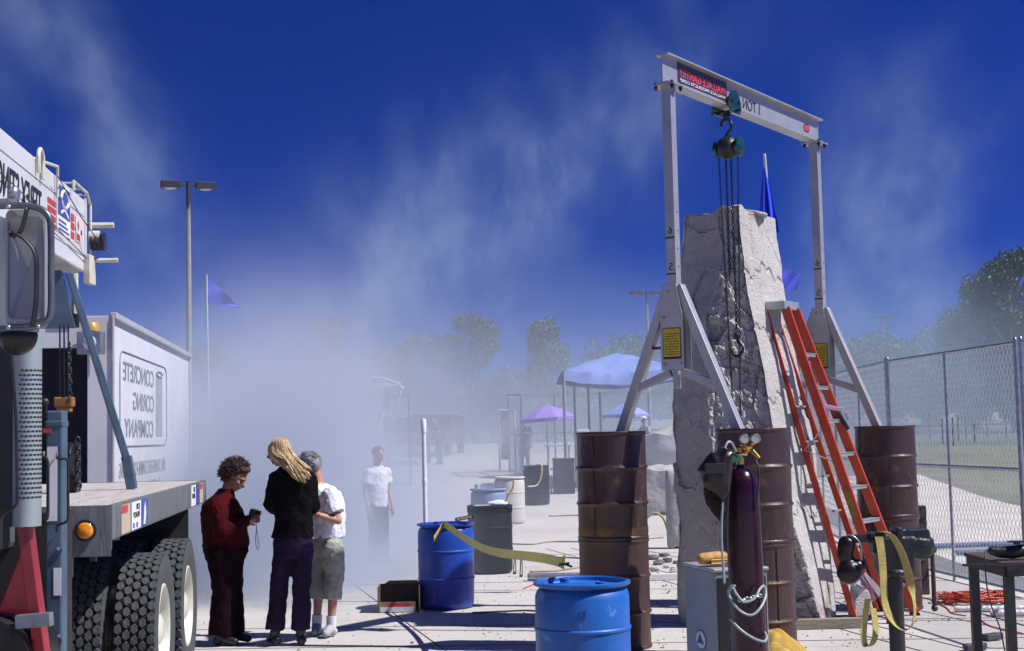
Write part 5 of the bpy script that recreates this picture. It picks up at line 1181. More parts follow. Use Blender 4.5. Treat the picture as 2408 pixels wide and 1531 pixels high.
# ------------------------------------------------------------------ people
m_skin = mat('skin', (.42,.21,.14), .55, c2=(.44,.22,.16), sc_=10); m_skin2 = mat('tanned_skin', (.30,.13,.085), .55, c2=(.24,.10,.065), sc_=10)
m_redj = mat('dark_red_jacket', (.062,.0015,.004), .9, c2=(.03,.001,.003), sc_=7, bump=.6, bsc=35, spec=.1)
m_blk = mat('black_cloth', (.0045,.004,.005), .95, c2=(.007,.006,.007), sc_=8, bump=.5, bsc=35, spec=.05)
m_maroonc = mat('dark_maroon_trousers', (.012,.003,.005), .95, spec=.06, c2=(.008,.002,.004), sc_=6, bump=.4, bsc=20)
m_purp = mat('dark_purple_trousers', (.022,.008,.045), .75, c2=(.010,.005,.018), sc_=5, bump=.4, bsc=18, spec=.15)
m_tee = mat('white_cotton', (.74,.75,.80), .85, c2=(.66,.67,.74), sc_=6, bump=.4, bsc=25)
m_cap = mat('grey_green_cotton', (.36,.37,.32), .85, c2=(.28,.29,.25), sc_=7, bump=.5, bsc=25)
m_boot = mat('black_leather_boot', (.012,.010,.010), .4, c2=(.02,.016,.016), sc_=8)
m_sock = mat('white_sock', (.65,.66,.72), .9); m_snk = mat('grey_sneaker', (.30,.32,.36), .7, c2=(.4,.42,.45), sc_=12)
m_hblond = mat('blonde_hair', (.60,.46,.24), .45, c2=(.32,.19,.07), sc_=5, stretch=(14,14,1.2), c3=(.66,.50,.26), sc3=7, amt3=(.52,.66), bump=.7, bsc=9)
m_hred = mat('auburn_hair', (.055,.022,.018), .8, c2=(.03,.012,.010), sc_=16, bump=.6, bsc=40)
m_hgrey = mat('grey_hair', (.16,.16,.17), .6, c2=(.30,.30,.31), sc_=14, bump=.6, bsc=35)
m_hbrown = mat('brown_hair', (.06,.035,.025), .7)
m_eye = mat('dark_eye', (.05,.045,.04), .3)
def fuzz(mb, c, rad, n, L, r, keep, seed=1, curl=.5):
    q = random.Random(seed)
    for i in range(n):
        th = q.uniform(0,6.283); ph = q.uniform(-.6,1); sq = math.sqrt(max(0,1-ph*ph)); d = Vector((math.cos(th)*sq, math.sin(th)*sq, ph))
        if not keep(d): continue
        a = c+Vector((d.x*rad[0],d.y*rad[1],d.z*rad[2])); w3 = Vector((q.gauss(0,1),q.gauss(0,1),q.gauss(0,1)))*curl
        b1 = a+(d+w3*.5).normalized()*L*q.uniform(.3,.6); b2 = b1+(d*.4+w3).normalized()*L*q.uniform(.3,.6)
        mb.tube([a-d*.01,b1,b2],[r,r*.9,r*.4],4)
def hand(mb, w_, d, side, palm, curl=.5, sc_=1.0):
    """palm, four separate bent fingers of unequal length, a thumb from the side of the palm; w_ wrist, d direction"""
    d = d.normalized(); side = (side-d*side.dot(d)).normalized(); palm = side.cross(d).normalized() if palm is None else (palm-d*palm.dot(d)).normalized()
    pc_ = w_+d*.05*sc_
    mb.chain([w_, w_+d*.03*sc_, w_+d*.075*sc_],[.024*sc_,.027*sc_,.026*sc_],10)
    mb.capsule(w_+d*.07*sc_-side*.022*sc_, w_+d*.07*sc_+side*.022*sc_, .014*sc_, n=8)
    for i, (o, L) in enumerate(((-.030,.068),(-.010,.078),(.011,.074),(.030,.058))):
        a = w_+d*.082*sc_+side*o*sc_; b1 = a+(d*math.cos(curl*.5)+palm*math.sin(curl*.5))*L*.45*sc_
        b2 = b1+(d*math.cos(curl*1.3)+palm*math.sin(curl*1.3))*L*.32*sc_; b3 = b2+(d*math.cos(curl*2)+palm*math.sin(curl*2))*L*.25*sc_
        mb.chain([a,b1,b2,b3],[.0092*sc_,.0088*sc_,.008*sc_,.007*sc_],8)
    a = w_+d*.025*sc_-side*.024*sc_; b1 = a+(d*.7-side*.75+palm*.3).normalized()*.035*sc_; b2 = b1+(d*.95-side*.1+palm*.45).normalized()*.03*sc_
    mb.chain([a,b1,b2],[.013*sc_,.011*sc_,.009*sc_],8)
def head(mb, hc, fwd, up, s_=1.0):
    """continuous head: cranium, jaw, nose, brow, lips, ears, eye sockets in local axes"""
    fwd = fwd.normalized(); up = (up-fwd*up.dot(fwd)).normalized(); lft = up.cross(fwd)
    M_ = frame(fwd, lft, up).to_3x3()
    def p(a,b_,c): return hc+(fwd*a+lft*b_+up*c)*s_
    mb.ball(p(-.012,0,.025),(.098*s_,.076*s_,.092*s_),20,M=M_)
    mb.ball(p(.028,0,-.028),(.066*s_,.058*s_,.075*s_),18,M=M_)
    mb.ball(p(.052,0,-.078),(.030*s_,.030*s_,.022*s_),12,M=M_)      # chin
    mb.ball(p(.030,0,-.062),(.050*s_,.050*s_,.030*s_),12,M=M_)
    mb.capsule(p(.083,0,.012),p(.108,0,-.022),.010*s_,.014*s_,8)    # nose
    mb.ball(p(.075,0,.030),(.020*s_,.050*s_,.011*s_),12,M=M_)        # brow
    mb.ball(p(.088,0,-.047),(.014*s_,.024*s_,.006*s_),10,M=M_); mb.ball(p(.085,0,-.058),(.013*s_,.021*s_,.006*s_),10,M=M_)
    for q in (-1,1):
        mb.ball(p(-.005,.078*q,-.002),(.018*s_,.008*s_,.030*s_),10,M=M_)
        mb.ball(p(.060,.040*q,-.015),(.024*s_,.018*s_,.018*s_),10,M=M_)
    return p
def eyes(parent, p, s_=1.0):
    for q in (-1,1):
        mb = MB(); mb.ball(p(.071,.031*q,.008),.0115*s_,10); mb.build('eye', m_eye, parent, smooth=True)
def person(label, group, base, J, L):
    t = thing('person', base, label, 'person', group)
    q = L.get('q', 1)                       # coarser far away
    mb = MB(); p = head(mb, J['hc'], J['hf'], J['hu'], J.get('hs',1))
    nb = J['nb']; mb.chain([p(-.02,0,-.05), nb, nb-Vector((0,0,.06))],[.052,.058,.075])
    rings = J['tor']; mb.loft([(c, rx*.82, ry*.82, yw) for c, rx, ry, yw in rings if c.z < nb.z], 18)
    for (sh, el, wr, hd, hsd, pm, curl) in J['arms']:
        mb.chain([sh, el, wr],[.045,.036,.026]); hand(mb, wr, hd, hsd, pm, curl)
    for (hp, kn, an, toe) in J['legs']:
        mb.chain([hp, kn, kn.lerp(an,.35), an],[.070,.050,.048,.032]); mb.chain([an-Vector((0,0,.02)), toe],[.032,.026])
    b = mb.build('body', L['skin'], t, smooth=True, remesh=.0065*q, sm=2)
    eyes(b, p, J.get('hs',1))
    # trousers
    mb = MB(); rp = L['pr']; hips = [x[0] for x in J['legs']]
    for (hp, kn, an, toe) in J['legs']:
        f = L.get('pend',1); e = kn.lerp(an, f); mb.chain([hp, hp.lerp(kn,.5), kn],[rp[0],(rp[0]+rp[1])/2,rp[1]]); mb.tube([kn, kn.lerp(e,.5), e, e+(e-kn).normalized()*.01],[rp[1],(rp[1]+rp[2])/2,rp[2],rp[2]],16)
    c = rings[0][0]; pc = sum(hips,Vector())/len(hips)
    mb.loft([(pc-Vector((0,0,.07)), rings[0][1]*.80, rings[0][2]*.80, rings[0][3]),(pc+Vector((0,0,.02)), rings[0][1]*.95, rings[0][2]*.95, rings[0][3]),(c+Vector((0,0,.10)), rings[0][1]*.88, rings[0][2]*.88, rings[0][3])], 20)
    mb.build('trousers', L['pants'], t, smooth=True, remesh=.011*q, sm=3, disp=[(.14,.030),(.045,.016)])
    # top with sleeves
    mb = MB(); mb.loft(rings, 24)
    f = L.get('sleeve',1); r0, r1, r2 = L.get('sr',(.062,.052,.042))
    for (sh, el, wr, *_r) in J['arms']:
        if f >= 1: mb.chain([sh, sh.lerp(el,.5), el, el.lerp(wr,.5), wr.lerp(el,.04)],[r0,(r0+r1)/2,r1,(r1+r2)/2,r2])
        else: e = sh.lerp(el,f); mb.chain([sh, sh.lerp(e,.5)],[r0,(r0+r1)/2]); mb.tube([sh.lerp(e,.4), e],[(r0+r1)/2,r1*1.15],16)
    mb.build(L.get('topname','jacket'), L['top'], t, smooth=True, remesh=.009*q, sm=2, disp=[(.10,.028),(.032,.014)])
    # shoes
    for (hp, kn, an, toe) in J['legs']:
        mb = MB(); d = toe-an; d.z = 0; d.normalize(); h_ = an-d*.045
        fl = an.z-.085
        mb.ball(Vector((an.x,an.y,0))-d*.03+Vector((0,0,toe.z+.012)),(.045,.045,.04),14); mb.chain([an-Vector((0,0,.01))-d*.01, Vector((an.x,an.y,toe.z+.035))+d*.03, toe+Vector((0,0,.008))],[.045,.044,.034])
        if L.get('heel'): mb.box(Vector((an.x,an.y,toe.z-.01))-d*.045,(.045,.045,.04))
        z0 = toe.z-.028
        mb.build('shoe', L['shoe'], t, smooth=True, remesh=.008*q, sm=1)
    return t, p, b
def yaw_of(v_): return math.atan2(v_.y, v_.x)
def J_(px,py,Y): return at(px,py,Y)
# --- woman in the dark red jacket
Y1 = 12.5
def a1(px,py,dy=0): return at(px,py,Y1+dy)
fw = Vector((.80,-.22,-.56))
tor = [(a1(531,1284),.205,.20,0),(a1(530,1262),.20,.20,0),(a1(527,1235),.195,.205,0),(a1(522,1205),.185,.215,0),(a1(519,1185),.155,.215,0),(a1(520,1172),.115,.17,0),(a1(528,1160),.08,.095,0),(a1(533,1149),.066,.075,0)]
arms = [(a1(512,1190,-.17),a1(520,1252,-.22),a1(580,1224,-.12),Vector((1,.45,.15)),Vector((0,-.3,1)),Vector((.1,1,0)),.9),
        (a1(525,1190,.17),a1(532,1250,.22),a1(584,1222,.10),Vector((1,-.4,.1)),Vector((0,.3,1)),Vector((.1,-1,0)),.9)]
legs = [(a1(522,1300,-.09),a1(527,1395,-.10),a1(519,1478,-.10),a1(552,1496,-.14)),(a1(538,1300,.09),a1(543,1395,.09),a1(547,1474,.08),a1(583,1486,.04))]
for i in range(2): h,k,a,to = legs[i]; a.z=.10; to.z=.03; 
lk = dict(skin=m_skin2,pants=m_maroonc,pr=(.135,.105,.105),top=m_redj,shoe=m_boot,sr=(.082,.072,.050))
t, p, bd = person('woman in a dark red jacket and dark trousers looking down at a small camera','women standing in the yard',(tor[0][0].x,Y1,0),dict(hc=a1(553,1123),hf=fw,hu=Vector((.5,0,.85)),hs=1.02,nb=a1(533,1160),tor=tor,arms=arms,legs=legs),lk)
mb = MB(); rr = random.Random(8)
mb.ball(p(-.035,0,.045),(.108,.094,.100),22)
mb.ball(p(-.065,0,-.01),(.07,.085,.09),18); mb.ball(p(.03,0,.095),(.06,.07,.035),14)
for i in range(150):
    th = rr.uniform(0,6.283); ph = rr.uniform(-.35,1.0); d = Vector((math.cos(th)*math.sqrt(max(0,1-ph*ph)), math.sin(th)*math.sqrt(max(0,1-ph*ph)), ph)); 
    if d.dot(fw) > .55 and d.z < .62: continue
    mb.ball(p(-.035,0,.04)+Vector((d.x*.105,d.y*.092,d.z*.098)), rr.uniform(.016,.028), 7)
fuzz(mb, p(-.035,0,.04), (.115,.10,.108), 620, .045, .0045, lambda d: not (d.dot(fw) > .5 and d.z < .62), 5)
mb.build('hair', m_hred, t, smooth=True)
mb = MB(); mb.ring = None; mb.tube([a1(515,1166,-.10),a1(532,1178,-.12),a1(548,1200,-.15),a1(552,1215,-.15)],[.03,.034,.028,.012],10,flat=.5); mb.build('collar', m_redj, t, smooth=True)
cmr = thing('camera', a1(594,1210), 'small dark camera held by the woman in red, wrist cord dangling', 'camera')
mb = MB(); mb.box(a1(595,1207,-.01),(.055,.11,.075),Matrix.Rotation(.25,3,'Y')); mb.cyl(a1(600,1205,-.02),a1(600,1205,-.02)+Vector((.05,0,-.012)),.024,n=14); mb.build('camera_body', m_steel, cmr, bevel=.006)
mb = MB(); mb.tube(smoothpath([a1(600,1224,-.04),a1(603,1240,-.04),a1(601,1262,-.04),a1(602,1284,-.04),a1(606,1292,-.04),a1(609,1284,-.04),a1(606,1262,-.04),a1(602,1238,-.04)],4),.0035,6); mb.build('wrist_cord', mat('grey_cord',(.25,.25,.27),.7), cmr, smooth=True)
# --- blonde woman in black jacket and purple trousers, back to the camera
Y2 = 12.35
def a2(px,py,dy=0): return at(px,py,Y2+dy)
tor = [(a2(688,1263),.185,.125,-.1),(a2(690,1235),.17,.125,-.1),(a2(691,1205),.165,.125,-.1),(a2(691,1170),.185,.13,-.1),(a2(690,1140),.195,.13,-.1),(a2(689,1115),.19,.115,-.1),(a2(686,1101),.13,.09,-.1),(a2(680,1092),.06,.06,0)]
arms = [(a2(649,1122,.0),a2(635,1186,.0),a2(652,1200,.25),Vector((.4,1,.1)),Vector((-1,.3,0)),Vector((0,0,1)),.6),
        (a2(731,1128,.0),a2(736,1192,.02),a2(722,1200,.27),Vector((-.4,1,.1)),Vector((1,.3,0)),Vector((0,0,1)),.6)]
legs = [(a2(667,1290),a2(655,1385),a2(646,1466),a2(634,1490,.10)),(a2(711,1290),a2(709,1385),a2(707,1466),a2(702,1490,.11))]
for i in range(2): h,k,a,to = legs[i]; a.z=.13; to.z=.035
lk = dict(skin=m_skin,pants=m_purp,pr=(.094,.078,.082),top=m_blk,shoe=m_boot,heel=True,sr=(.062,.060,.050),pend=.97)
hf2 = Vector((-.72,.60,-.36))
t, p, bd = person('blonde woman in black jacket and purple trousers seen from behind','women standing in the yard',(tor[0][0].x,Y2,0),dict(hc=a2(655,1066),hf=hf2,hu=Vector((-.2,0,1)),nb=a2(676,1096),tor=tor,arms=arms,legs=legs),lk)
mb = MB(); rr = random.Random(3)
cH = a2(659,1060); mb.ball(cH,(.102,.104,.112),24); mb.ball(a2(672,1078,-.02),(.085,.09,.085),20)
mb.chain([a2(668,1070,-.04), a2(690,1092,-.10), a2(705,1110,-.15), a2(712,1122,-.165)],[.082,.068,.045,.022],14)
for i in range(120):
    f = i/119
    e = Vector(a2(672+58*f+rr.uniform(-4,4),1098+ (30*math.sin(min(1,f*1.5)*1.57)) +rr.uniform(-18,9), -.15-.03*math.sin(f*3.1)+rr.uniform(-.02,.02)))
    if f > .85: e.z += .03
    th = 1.4*(f-.45)+rr.uniform(-.2,.2)
    s0 = cH+Vector((.070*math.sin(th)+.01,-.075*abs(math.cos(th))-.01,.078+rr.uniform(-.02,.02)))
    s1 = cH+Vector((.115*math.sin(th)+.025,-.105,-.02+rr.uniform(-.02,.02)))
    mb.tube(smoothpath([cH+Vector((-.01,-.01,.108)), s0, s1, s1.lerp(e,.5)+Vector((.012,-.02,0)), e],4),[.004]+[.008]*15+[.0025],5)
for i in range(24):
    e = a2(633+rr.uniform(-3,10),1050+rr.uniform(0,45),-.02+rr.uniform(-.03,.06)); mb.tube(smoothpath([cH+Vector((-.01,-.01,.108)), cH+Vector((-.085,-.04,.05)), e],4),[.008]*8+[.004],5)
mb.build('hair', m_hblond, t, smooth=True)
mb = MB(); mb.ball(p(.085,.036,.008),(.022,.026,.018),12); mb.ball(p(.085,-.036,.008),(.022,.026,.018),12); mb.bar(p(.08,.06,.012),p(-.01,.082,.012),.008,.006); mb.build('sunglasses', m_hel, t, smooth=True)
# --- woman in white tee shirt and capri trousers
Y3 = 12.86
def a3(px,py,dy=0): return at(px,py,Y3+dy)
tor = [(a3(775,1264),.135,.155,0),(a3(775,1240),.14,.16,0),(a3(774,1212),.145,.165,0),(a3(771,1182),.15,.175,.0),(a3(764,1160),.14,.18,0),(a3(757,1146),.10,.14,0),(a3(750,1137),.062,.075,0)]
arms = [(a3(776,1165,-.15),a3(795,1224,-.20),a3(752,1212,-.26),Vector((-1,.3,.35)),Vector((0,-.3,1)),Vector((0,1,0)),.5),
        (a3(762,1165,.16),a3(772,1222,.25),a3(735,1210,.18),Vector((-1,-.2,.3)),Vector((0,.3,1)),Vector((0,-1,0)),.6)]
legs = [(a3(780,1288,-.07),a3(786,1345,-.07),a3(778,1452,-.07),a3(765,1480,-.16)),(a3(757,1288,.08),a3(752,1345,.08),a3(744,1444,.06),a3(741,1472,-.03))]
for i in range(2): h,k,a,to = legs[i]; a.z=.11; to.z=.035
lk = dict(skin=m_skin,pants=m_cap,pr=(.115,.088,.082),top=m_tee,topname='tee_shirt',shoe=m_snk,sleeve=.70,sr=(.075,.075,.06),pend=.50)
t, p, bd = person('grey haired woman in white tee shirt and rolled capri trousers','women standing in the yard',(tor[0][0].x,Y3,0),dict(hc=a3(728,1100),hf=Vector((-.80,.25,-.55)),hu=Vector((-.5,0,.85)),nb=a3(745,1132),tor=tor,arms=arms,legs=legs),lk)
mb = MB(); mb.ball(p(-.02,0,.04),(.098,.092,.090),22); mb.ball(p(-.065,0,.0),(.055,.075,.075),16)
for i in range(110):
    th = rr.uniform(0,6.283); ph = rr.uniform(-.2,1.0); sq = math.sqrt(max(0,1-ph*ph)); d = Vector((math.cos(th)*sq, math.sin(th)*sq, ph))
    if d.dot(Vector((-.80,.25,-.55))) > .5: continue
    mb.ball(p(-.02,0,.04)+Vector((d.x*.093,d.y*.086,d.z*.085)), rr.uniform(.012,.02), 6)
fuzz(mb, p(-.02,0,.04), (.100,.094,.093), 500, .028, .0035, lambda d: d.dot(Vector((-.80,.25,-.55))) < .45, 6, .3)
mb.build('hair', m_hgrey, t, smooth=True)
for (h,k,a,to) in legs:
    mb = MB(); mb.cyl(a-Vector((0,0,.05)), a.lerp(k,.16), .042,.046,n=18); mb.build('sock', m_sock, t, smooth='auto')
# --- generic standing figures farther off
def standing(label, px, Y, H, fwd, top, pants, hair, skin=m_skin, wide=1.0, lean=0., cap=None, group='people standing in the haze', arms_up=False, q=2.2, name='shirt'):
    x = at(px,1040,Y).x; g0 = gz(Y); f = Vector(fwd).normalized(); s_ = Vector((-f.y,f.x,0)); O_ = Vector((x,Y,g0)); k = H/1.75; yw = yaw_of(f)
    def P_(a,b_,z): return O_+f*(a+lean*max(0,z-.9))*k+s_*b_*k+Vector((0,0,z*k))
    tor = [(P_(0,0,.86),.125*k*wide,.175*k*wide,yw),(P_(0,0,1.0),.125*k*wide,.17*k*wide,yw),(P_(.0,0,1.2),.125*k*wide,.19*k*wide,yw),(P_(0,0,1.36),.115*k*wide,.20*k*wide,yw),(P_(0,0,1.44),.08*k,.13*k,yw),(P_(0,0,1.49),.055*k,.06*k,yw)]
    if arms_up: arms = [(P_(0,.19*b_*wide,1.38),P_(.12,.25*b_*wide,1.12),P_(.34,.10*b_,1.20),f,Vector((0,0,1)),-s_*b_,.6) for b_ in (-1,1)]
    else: arms = [(P_(0,.19*b_*wide,1.38),P_(-.02,.25*b_*wide,1.10),P_(.06,.25*b_*wide,.86),Vector((f.x*.2,f.y*.2,-1)),f,-s_*b_,.5) for b_ in (-1,1)]
    legs = [(P_(0,.09*b_,.84),P_(.02,.10*b_,.48),P_(.0,.11*b_,.09),P_(.14,.12*b_,.032)) for b_ in (-1,1)]
    t, p, bd = person(label, group, O_, dict(hc=P_(.03,0,1.64),hf=f+Vector((0,0,-.15)),hu=Vector((0,0,1)),nb=P_(0,0,1.48),tor=tor,arms=arms,legs=legs,hs=k), dict(skin=skin,pants=pants,pr=(.10*wide,.078*wide,.068),top=top,topname=name,shoe=m_boot,sleeve=.6,sr=(.07,.068,.05),q=q))
    mb = MB(); mb.ball(p(-.022,0,.045),(.096*k,.088*k,.088*k),18); mb.ball(p(-.06,0,.0),(.05*k,.07*k,.07*k),12); mb.build('hair', hair, t, smooth=True)
    if cap:
        mb = MB(); mb.ball(p(-.01,0,.07),(.105*k,.095*k,.06*k),16); mb.ball(p(.10,0,.06),(.07*k,.07*k,.012*k),12); mb.build('cap', cap, t, smooth=True)
    return t
standing('dark haired man in white shirt half lost in the dust cloud',886,20.0,1.62,(.75,-.65,0),m_tee,m_blk,m_hbrown,wide=.98,q=1.5)
m_dkblue = mat('dark_blue_cloth', (.02,.05,.16), .8); m_dkgrey = mat('dark_grey_cloth', (.03,.04,.045), .85); m_pblue = mat('pale_blue_cloth', (.30,.36,.50), .8); m_khaki = mat('khaki_cloth', (.28,.22,.15), .85)
standing('person in blue shirt standing behind the mesh under the purple umbrella',1233,46.6,1.72,(-.3,-.9,0),m_dkblue,m_khaki,m_hbrown)
standing('person in pale shirt and white cap near the right blue umbrella',1521,44.5,1.70,(-.8,-.5,0),m_pblue,m_dkgrey,m_hgrey,cap=m_tee,arms_up=True,lean=.12)
standing('stooping dark figure in front of the red vehicles in the haze',1033,51.5,1.78,(-.7,-.3,0),m_dkgrey,m_dkgrey,m_hbrown,wide=1.35,lean=.25,arms_up=True)
# ------------------------------------------------------------------ chain link fences
m_mesh = mat('chain_link_wire', (.62,.65,.70), .4, .5, c2=(.50,.53,.58), sc_=20)
def mesh_panel(p0, p1, z0a, z0b, h, cell, wr, name, parent):
    """two families of zigzag wires between p0 and p1"""
    p0 = Vector(p0); p1 = Vector(p1); L = (p1-p0).length; d = (p1-p0)/L; nrm = Vector((d.y,-d.x,0))
    mb = MB(); nw = int(L/(cell*.68))-1
    nz = int(h/(cell*1.0))
    for i in range(nw):
        pts = []
        for j in range(nz+1):
            s_ = (i+((i+j)%2))*cell*.68
            pp = p0+d*min(L,s_); zb = z0a+(z0b-z0a)*min(1,s_/L); pts.append(pp+Vector((0,0,zb+j*h/nz))+nrm*(.004*(1 if j%2 else -1)))
        n0 = len(mb.v)
        for p in pts:
            for k in range(3):
                a = 2.094*k; mb.v.append(p+d*(wr*math.cos(a))+nrm*(wr*math.sin(a)))
        for j in range(nz):
            for k in range(3):
                k2=(k+1)%3; mb.f.append((n0+j*3+k,n0+j*3+k2,n0+(j+1)*3+k2,n0+(j+1)*3+k)); mb.mi.append(0)
    return mb.build(name, m_mesh, parent, smooth=True, recalc=False)
def fence(p0, p1, h, label, cell=.066, wr=.0034, mid=True, group=None, mid_post=True, pr=.024, rail=True, lift=.06):
    g0, g1 = gz(p0[1]), gz(p1[1]); a = Vector((p0[0],p0[1],g0)); b_ = Vector((p1[0],p1[1],g1)); t = thing('chain_link_panel', (a+b_)/2, label, 'fence', group)
    mesh_panel((a.x,a.y,0),(b_.x,b_.y,0),g0+lift,g1+lift,h-lift-.02,cell,wr,'wire_mesh',t)
    for q in (a,b_):
        mb = MB(); mb.cyl(q, q+Zv*(h+.03), pr, n=10); mb.ball(q+Zv*(h+.03),(pr*1.05,)*3,10); mb.build('post', m_galv, t, smooth='auto')
    mids = [(a+b_)/2] if mid_post else []
    for q in mids:
        mb = MB(); mb.cyl(q, q+Zv*h, pr*.75, n=8); mb.build('post', m_galv, t, smooth='auto')
    for z in ([h] if rail else [])+([h*.5] if mid else [])+[lift]:
        mb = MB(); mb.cyl(a+Zv*z, b_+Zv*z, pr*.75, n=8); mb.build('rail', m_galv, t, smooth='auto')
    return t
GF = 'temporary chain link panels along the right side'
H_F = 2.58
fence((5.13,14.50),(4.76,18.07),H_F,'chain link fence panel right behind the old timber, two posts at each end',group=GF)
fence((5.55,10.95),(5.15,14.40),H_F,'chain link fence panel at the far right edge of the picture',group=GF)
fence((4.77,18.18),(4.93,21.85),H_F,'chain link fence panel beyond the right drum stack, second from the right edge',group=GF,cell=.075,wr=.004)
fence((4.95,21.95),(5.25,25.5),H_F,'hazy chain link fence panel seen between the ladder and right gantry leg',group=GF,cell=.085,wr=.0032)
fence((5.28,25.6),(5.6,29.2),H_F-.05,'farthest hazy chain link panel of the right hand row',group=GF,cell=.1,wr=.0035)
for (x,y) in ((5.14,14.45),(4.765,18.125)):
    for z in (.5,2.2):
        mb = MB(); mb.box((x,y,z),(.05,.14,.03)); tag(mb.build('fence_coupler', m_galv, bevel=.004), ('lower' if z<1 else 'upper')+' steel coupler joining two fence posts, '+('near' if y<16 else 'far')+' post pair', 'coupler')
GE = 'hazy chain link panels around the far enclosure'
e0 = at(1196,1000,46); e1 = at(1412,1000,46.2); e2 = at(1640,1000,46.4)
fence((e0.x,46),(e1.x,46.2),2.46,'hazy enclosure fence panel behind the purple umbrella',group=GE,cell=.11,wr=.006,pr=.04)
fence((e1.x,46.2),(e2.x,46.4),2.46,'hazy enclosure fence panel behind the right umbrella and tent',group=GE,cell=.11,wr=.006,pr=.04)
e3 = at(1226,1000,43.2); fence((e0.x,45.95),(e3.x,43.2),2.46,'short end panel of the enclosure fence left of the purple umbrella',group=GE,cell=.11,wr=.006,pr=.04,mid_post=False)
h0 = at(446,1000,50); h1 = at(625,1000,50); h2 = at(735,1000,50); h3 = at(860,1000,50)
for i,(a,b_,lb) in enumerate(((h0,h1,'faint fence panel in the thick dust right of the tall lamp post'),(h1,h2,'faint fence panel in the thick dust above the blonde woman'),(h2,h3,'faint fence panel in the dust left of the white truss frame'))): fence((a.x,50),(b_.x,50),2.55,lb,group='fence panels lost in the dust',cell=.12,wr=.006,pr=.04,mid_post=False)
k0 = at(862,1000,40); k1 = at(962,1000,40); fence((k0.x,40),(k1.x,40.1),2.5,'mesh panel under the white truss frame behind the man in the dust',cell=.12,wr=.006,pr=.035,group='fence panels lost in the dust')
# ------------------------------------------------------------------ lamp posts
m_lampd = mat('dark_lamp_housing', (.03,.025,.05), .5); m_post = mat('grey_lamp_pole', (.28,.29,.28), .5, c2=(.24,.25,.24), sc_=1); m_lens = mat('lamp_glass', (.5,.55,.5), .2)
def lamp(px, Y, H, label, heads=2, hw=.62, r=.085, ang=.35):
    x = at(px,800,Y).x; g0 = gz(Y); t = thing('street_lamp', (x,Y,g0), label, 'lamp post', 'car park lamp posts')
    O_ = Vector((x,Y,g0)); mb = MB(); mb.tube([O_, O_+Zv*H*.7, O_+Zv*(H-.15)],[r*1.1,r,r*.8],16); mb.build('pole', m_post, t, smooth='auto')
    mb = MB(); mb.cyl(O_+Zv*(H*.84),O_+Zv*(H+.12),r*.85,n=14); mb.build('pole_top', m_lampd, t, smooth='auto')
    for s_ in ((-1,1) if heads == 2 else (1,)):
        d = Vector((math.cos(ang)*s_, math.sin(ang)*s_, 0)); c = O_+Zv*H+d*(hw*.5+.24)
        mb = MB(); mb.bar(O_+Zv*H, O_+Zv*H+d*.28, .07,.07); mb.bar(c-d*hw/2, c+d*hw/2, .36, .22); hd_ = mb.build('lamp_head', m_lampd, t, bevel=.02)
        mb = MB(); mb.ball(c-Zv*.11,(.20,.15,.05),14); mb.build('lens', m_lens, hd_, smooth=True)
    return t
lamp(444,45,9.2+1.75-gz(45)-1.0,'tall parking lot lamp post with two box heads rising behind the white truck')
lamp(736,80,8.3-gz(80)+.2,'single headed lamp post beside the leftmost hazy tree',heads=1,hw=.9,r=.06,ang=0)
lamp(1523,85,10.1-gz(85),'two headed lamp post rising left of the gantry crane leg',hw=.75,r=.09,ang=.2)
lamp(2075,120,11.0-gz(120),'faint two headed lamp post right of the gantry in the haze',hw=.7,r=.07,ang=.2)
# ------------------------------------------------------------------ flags
m_flag = mat('royal_blue_flag', (.012,.06,.80), .7, c2=(.008,.04,.65), sc_=2); m_flag2 = mat('violet_blue_flag', (.04,.06,.50), .8); m_pole = mat('white_pole', (.62,.62,.58), .5)
def flag(name, label, P, m_, pole=None, wave=.03, nu=22, nv=14):
    """P: four corners hoist-top, hoist-bottom, fly-bottom, fly-top"""
    t = thing(name, pole[0] if pole else P[1], label, 'flag')
    mb = MB(); a,b_,c,d = [Vector(p) for p in P]
    for i in range(nu+1):
        for j in range(nv+1):
            u_ = i/nu; v_ = j/nv; p = a.lerp(d,u_).lerp(b_.lerp(c,u_),v_); p.y += wave*math.sin(u_*9+v_*5)*u_**.5; p.z += wave*.5*math.sin(u_*5+v_*3)*u_; mb.v.append(p)
    for i in range(nu):
        for j in range(nv): q = i*(nv+1)+j; mb.f.append((q,q+nv+1,q+nv+2,q+1)); mb.mi.append(0)
    mb.build('cloth', m_, t, smooth=True, recalc=False)
    if pole: mb = MB(); mb.tube([pole[0],pole[1]],[pole[2]*1.15,pole[2]*.8],10); mb.ball(pole[1],(pole[2],)*3,8); mb.build('pole', m_pole, t, smooth='auto')
    return t
f0 = at(493,1000,34); f1 = at(486,648,34); f0.z = gz(34)
flag('pennant','blue pennant fluttering on a slim white pole beside the lamp post',[at(487,652,34),at(488,714,34),at(570,729,34.6),at(566,722,34.5)],m_flag2,(f0,f1,.022),wave=.10)
g0_ = at(1797,364,15.6); gb = Vector((g0_.x+.25,15.9,0))
t = thing('banner', gb, 'bright blue flag hanging limp from a pole behind the tall stone', 'flag')
mb = MB(); mb.tube([gb,g0_],[.022,.016],10); mb.ball(g0_,(.016,)*3,8); mb.build('pole', m_pole, t, smooth='auto')
mb = MB(); NU, NVv = 26, 20
for j in range(NVv+1):
    v_ = j/NVv; py = 392+(545-392)*v_; xl = 1795-12*v_**.7; xr_ = 1797+35*v_**.9
    for i in range(NU+1):
        u_ = i/NU; p = at(xl+(xr_-xl)*u_, py+ (6*math.sin(u_*3)*v_), 15.45+.05*v_*math.sin(u_*14+v_*2)); mb.v.append(p)
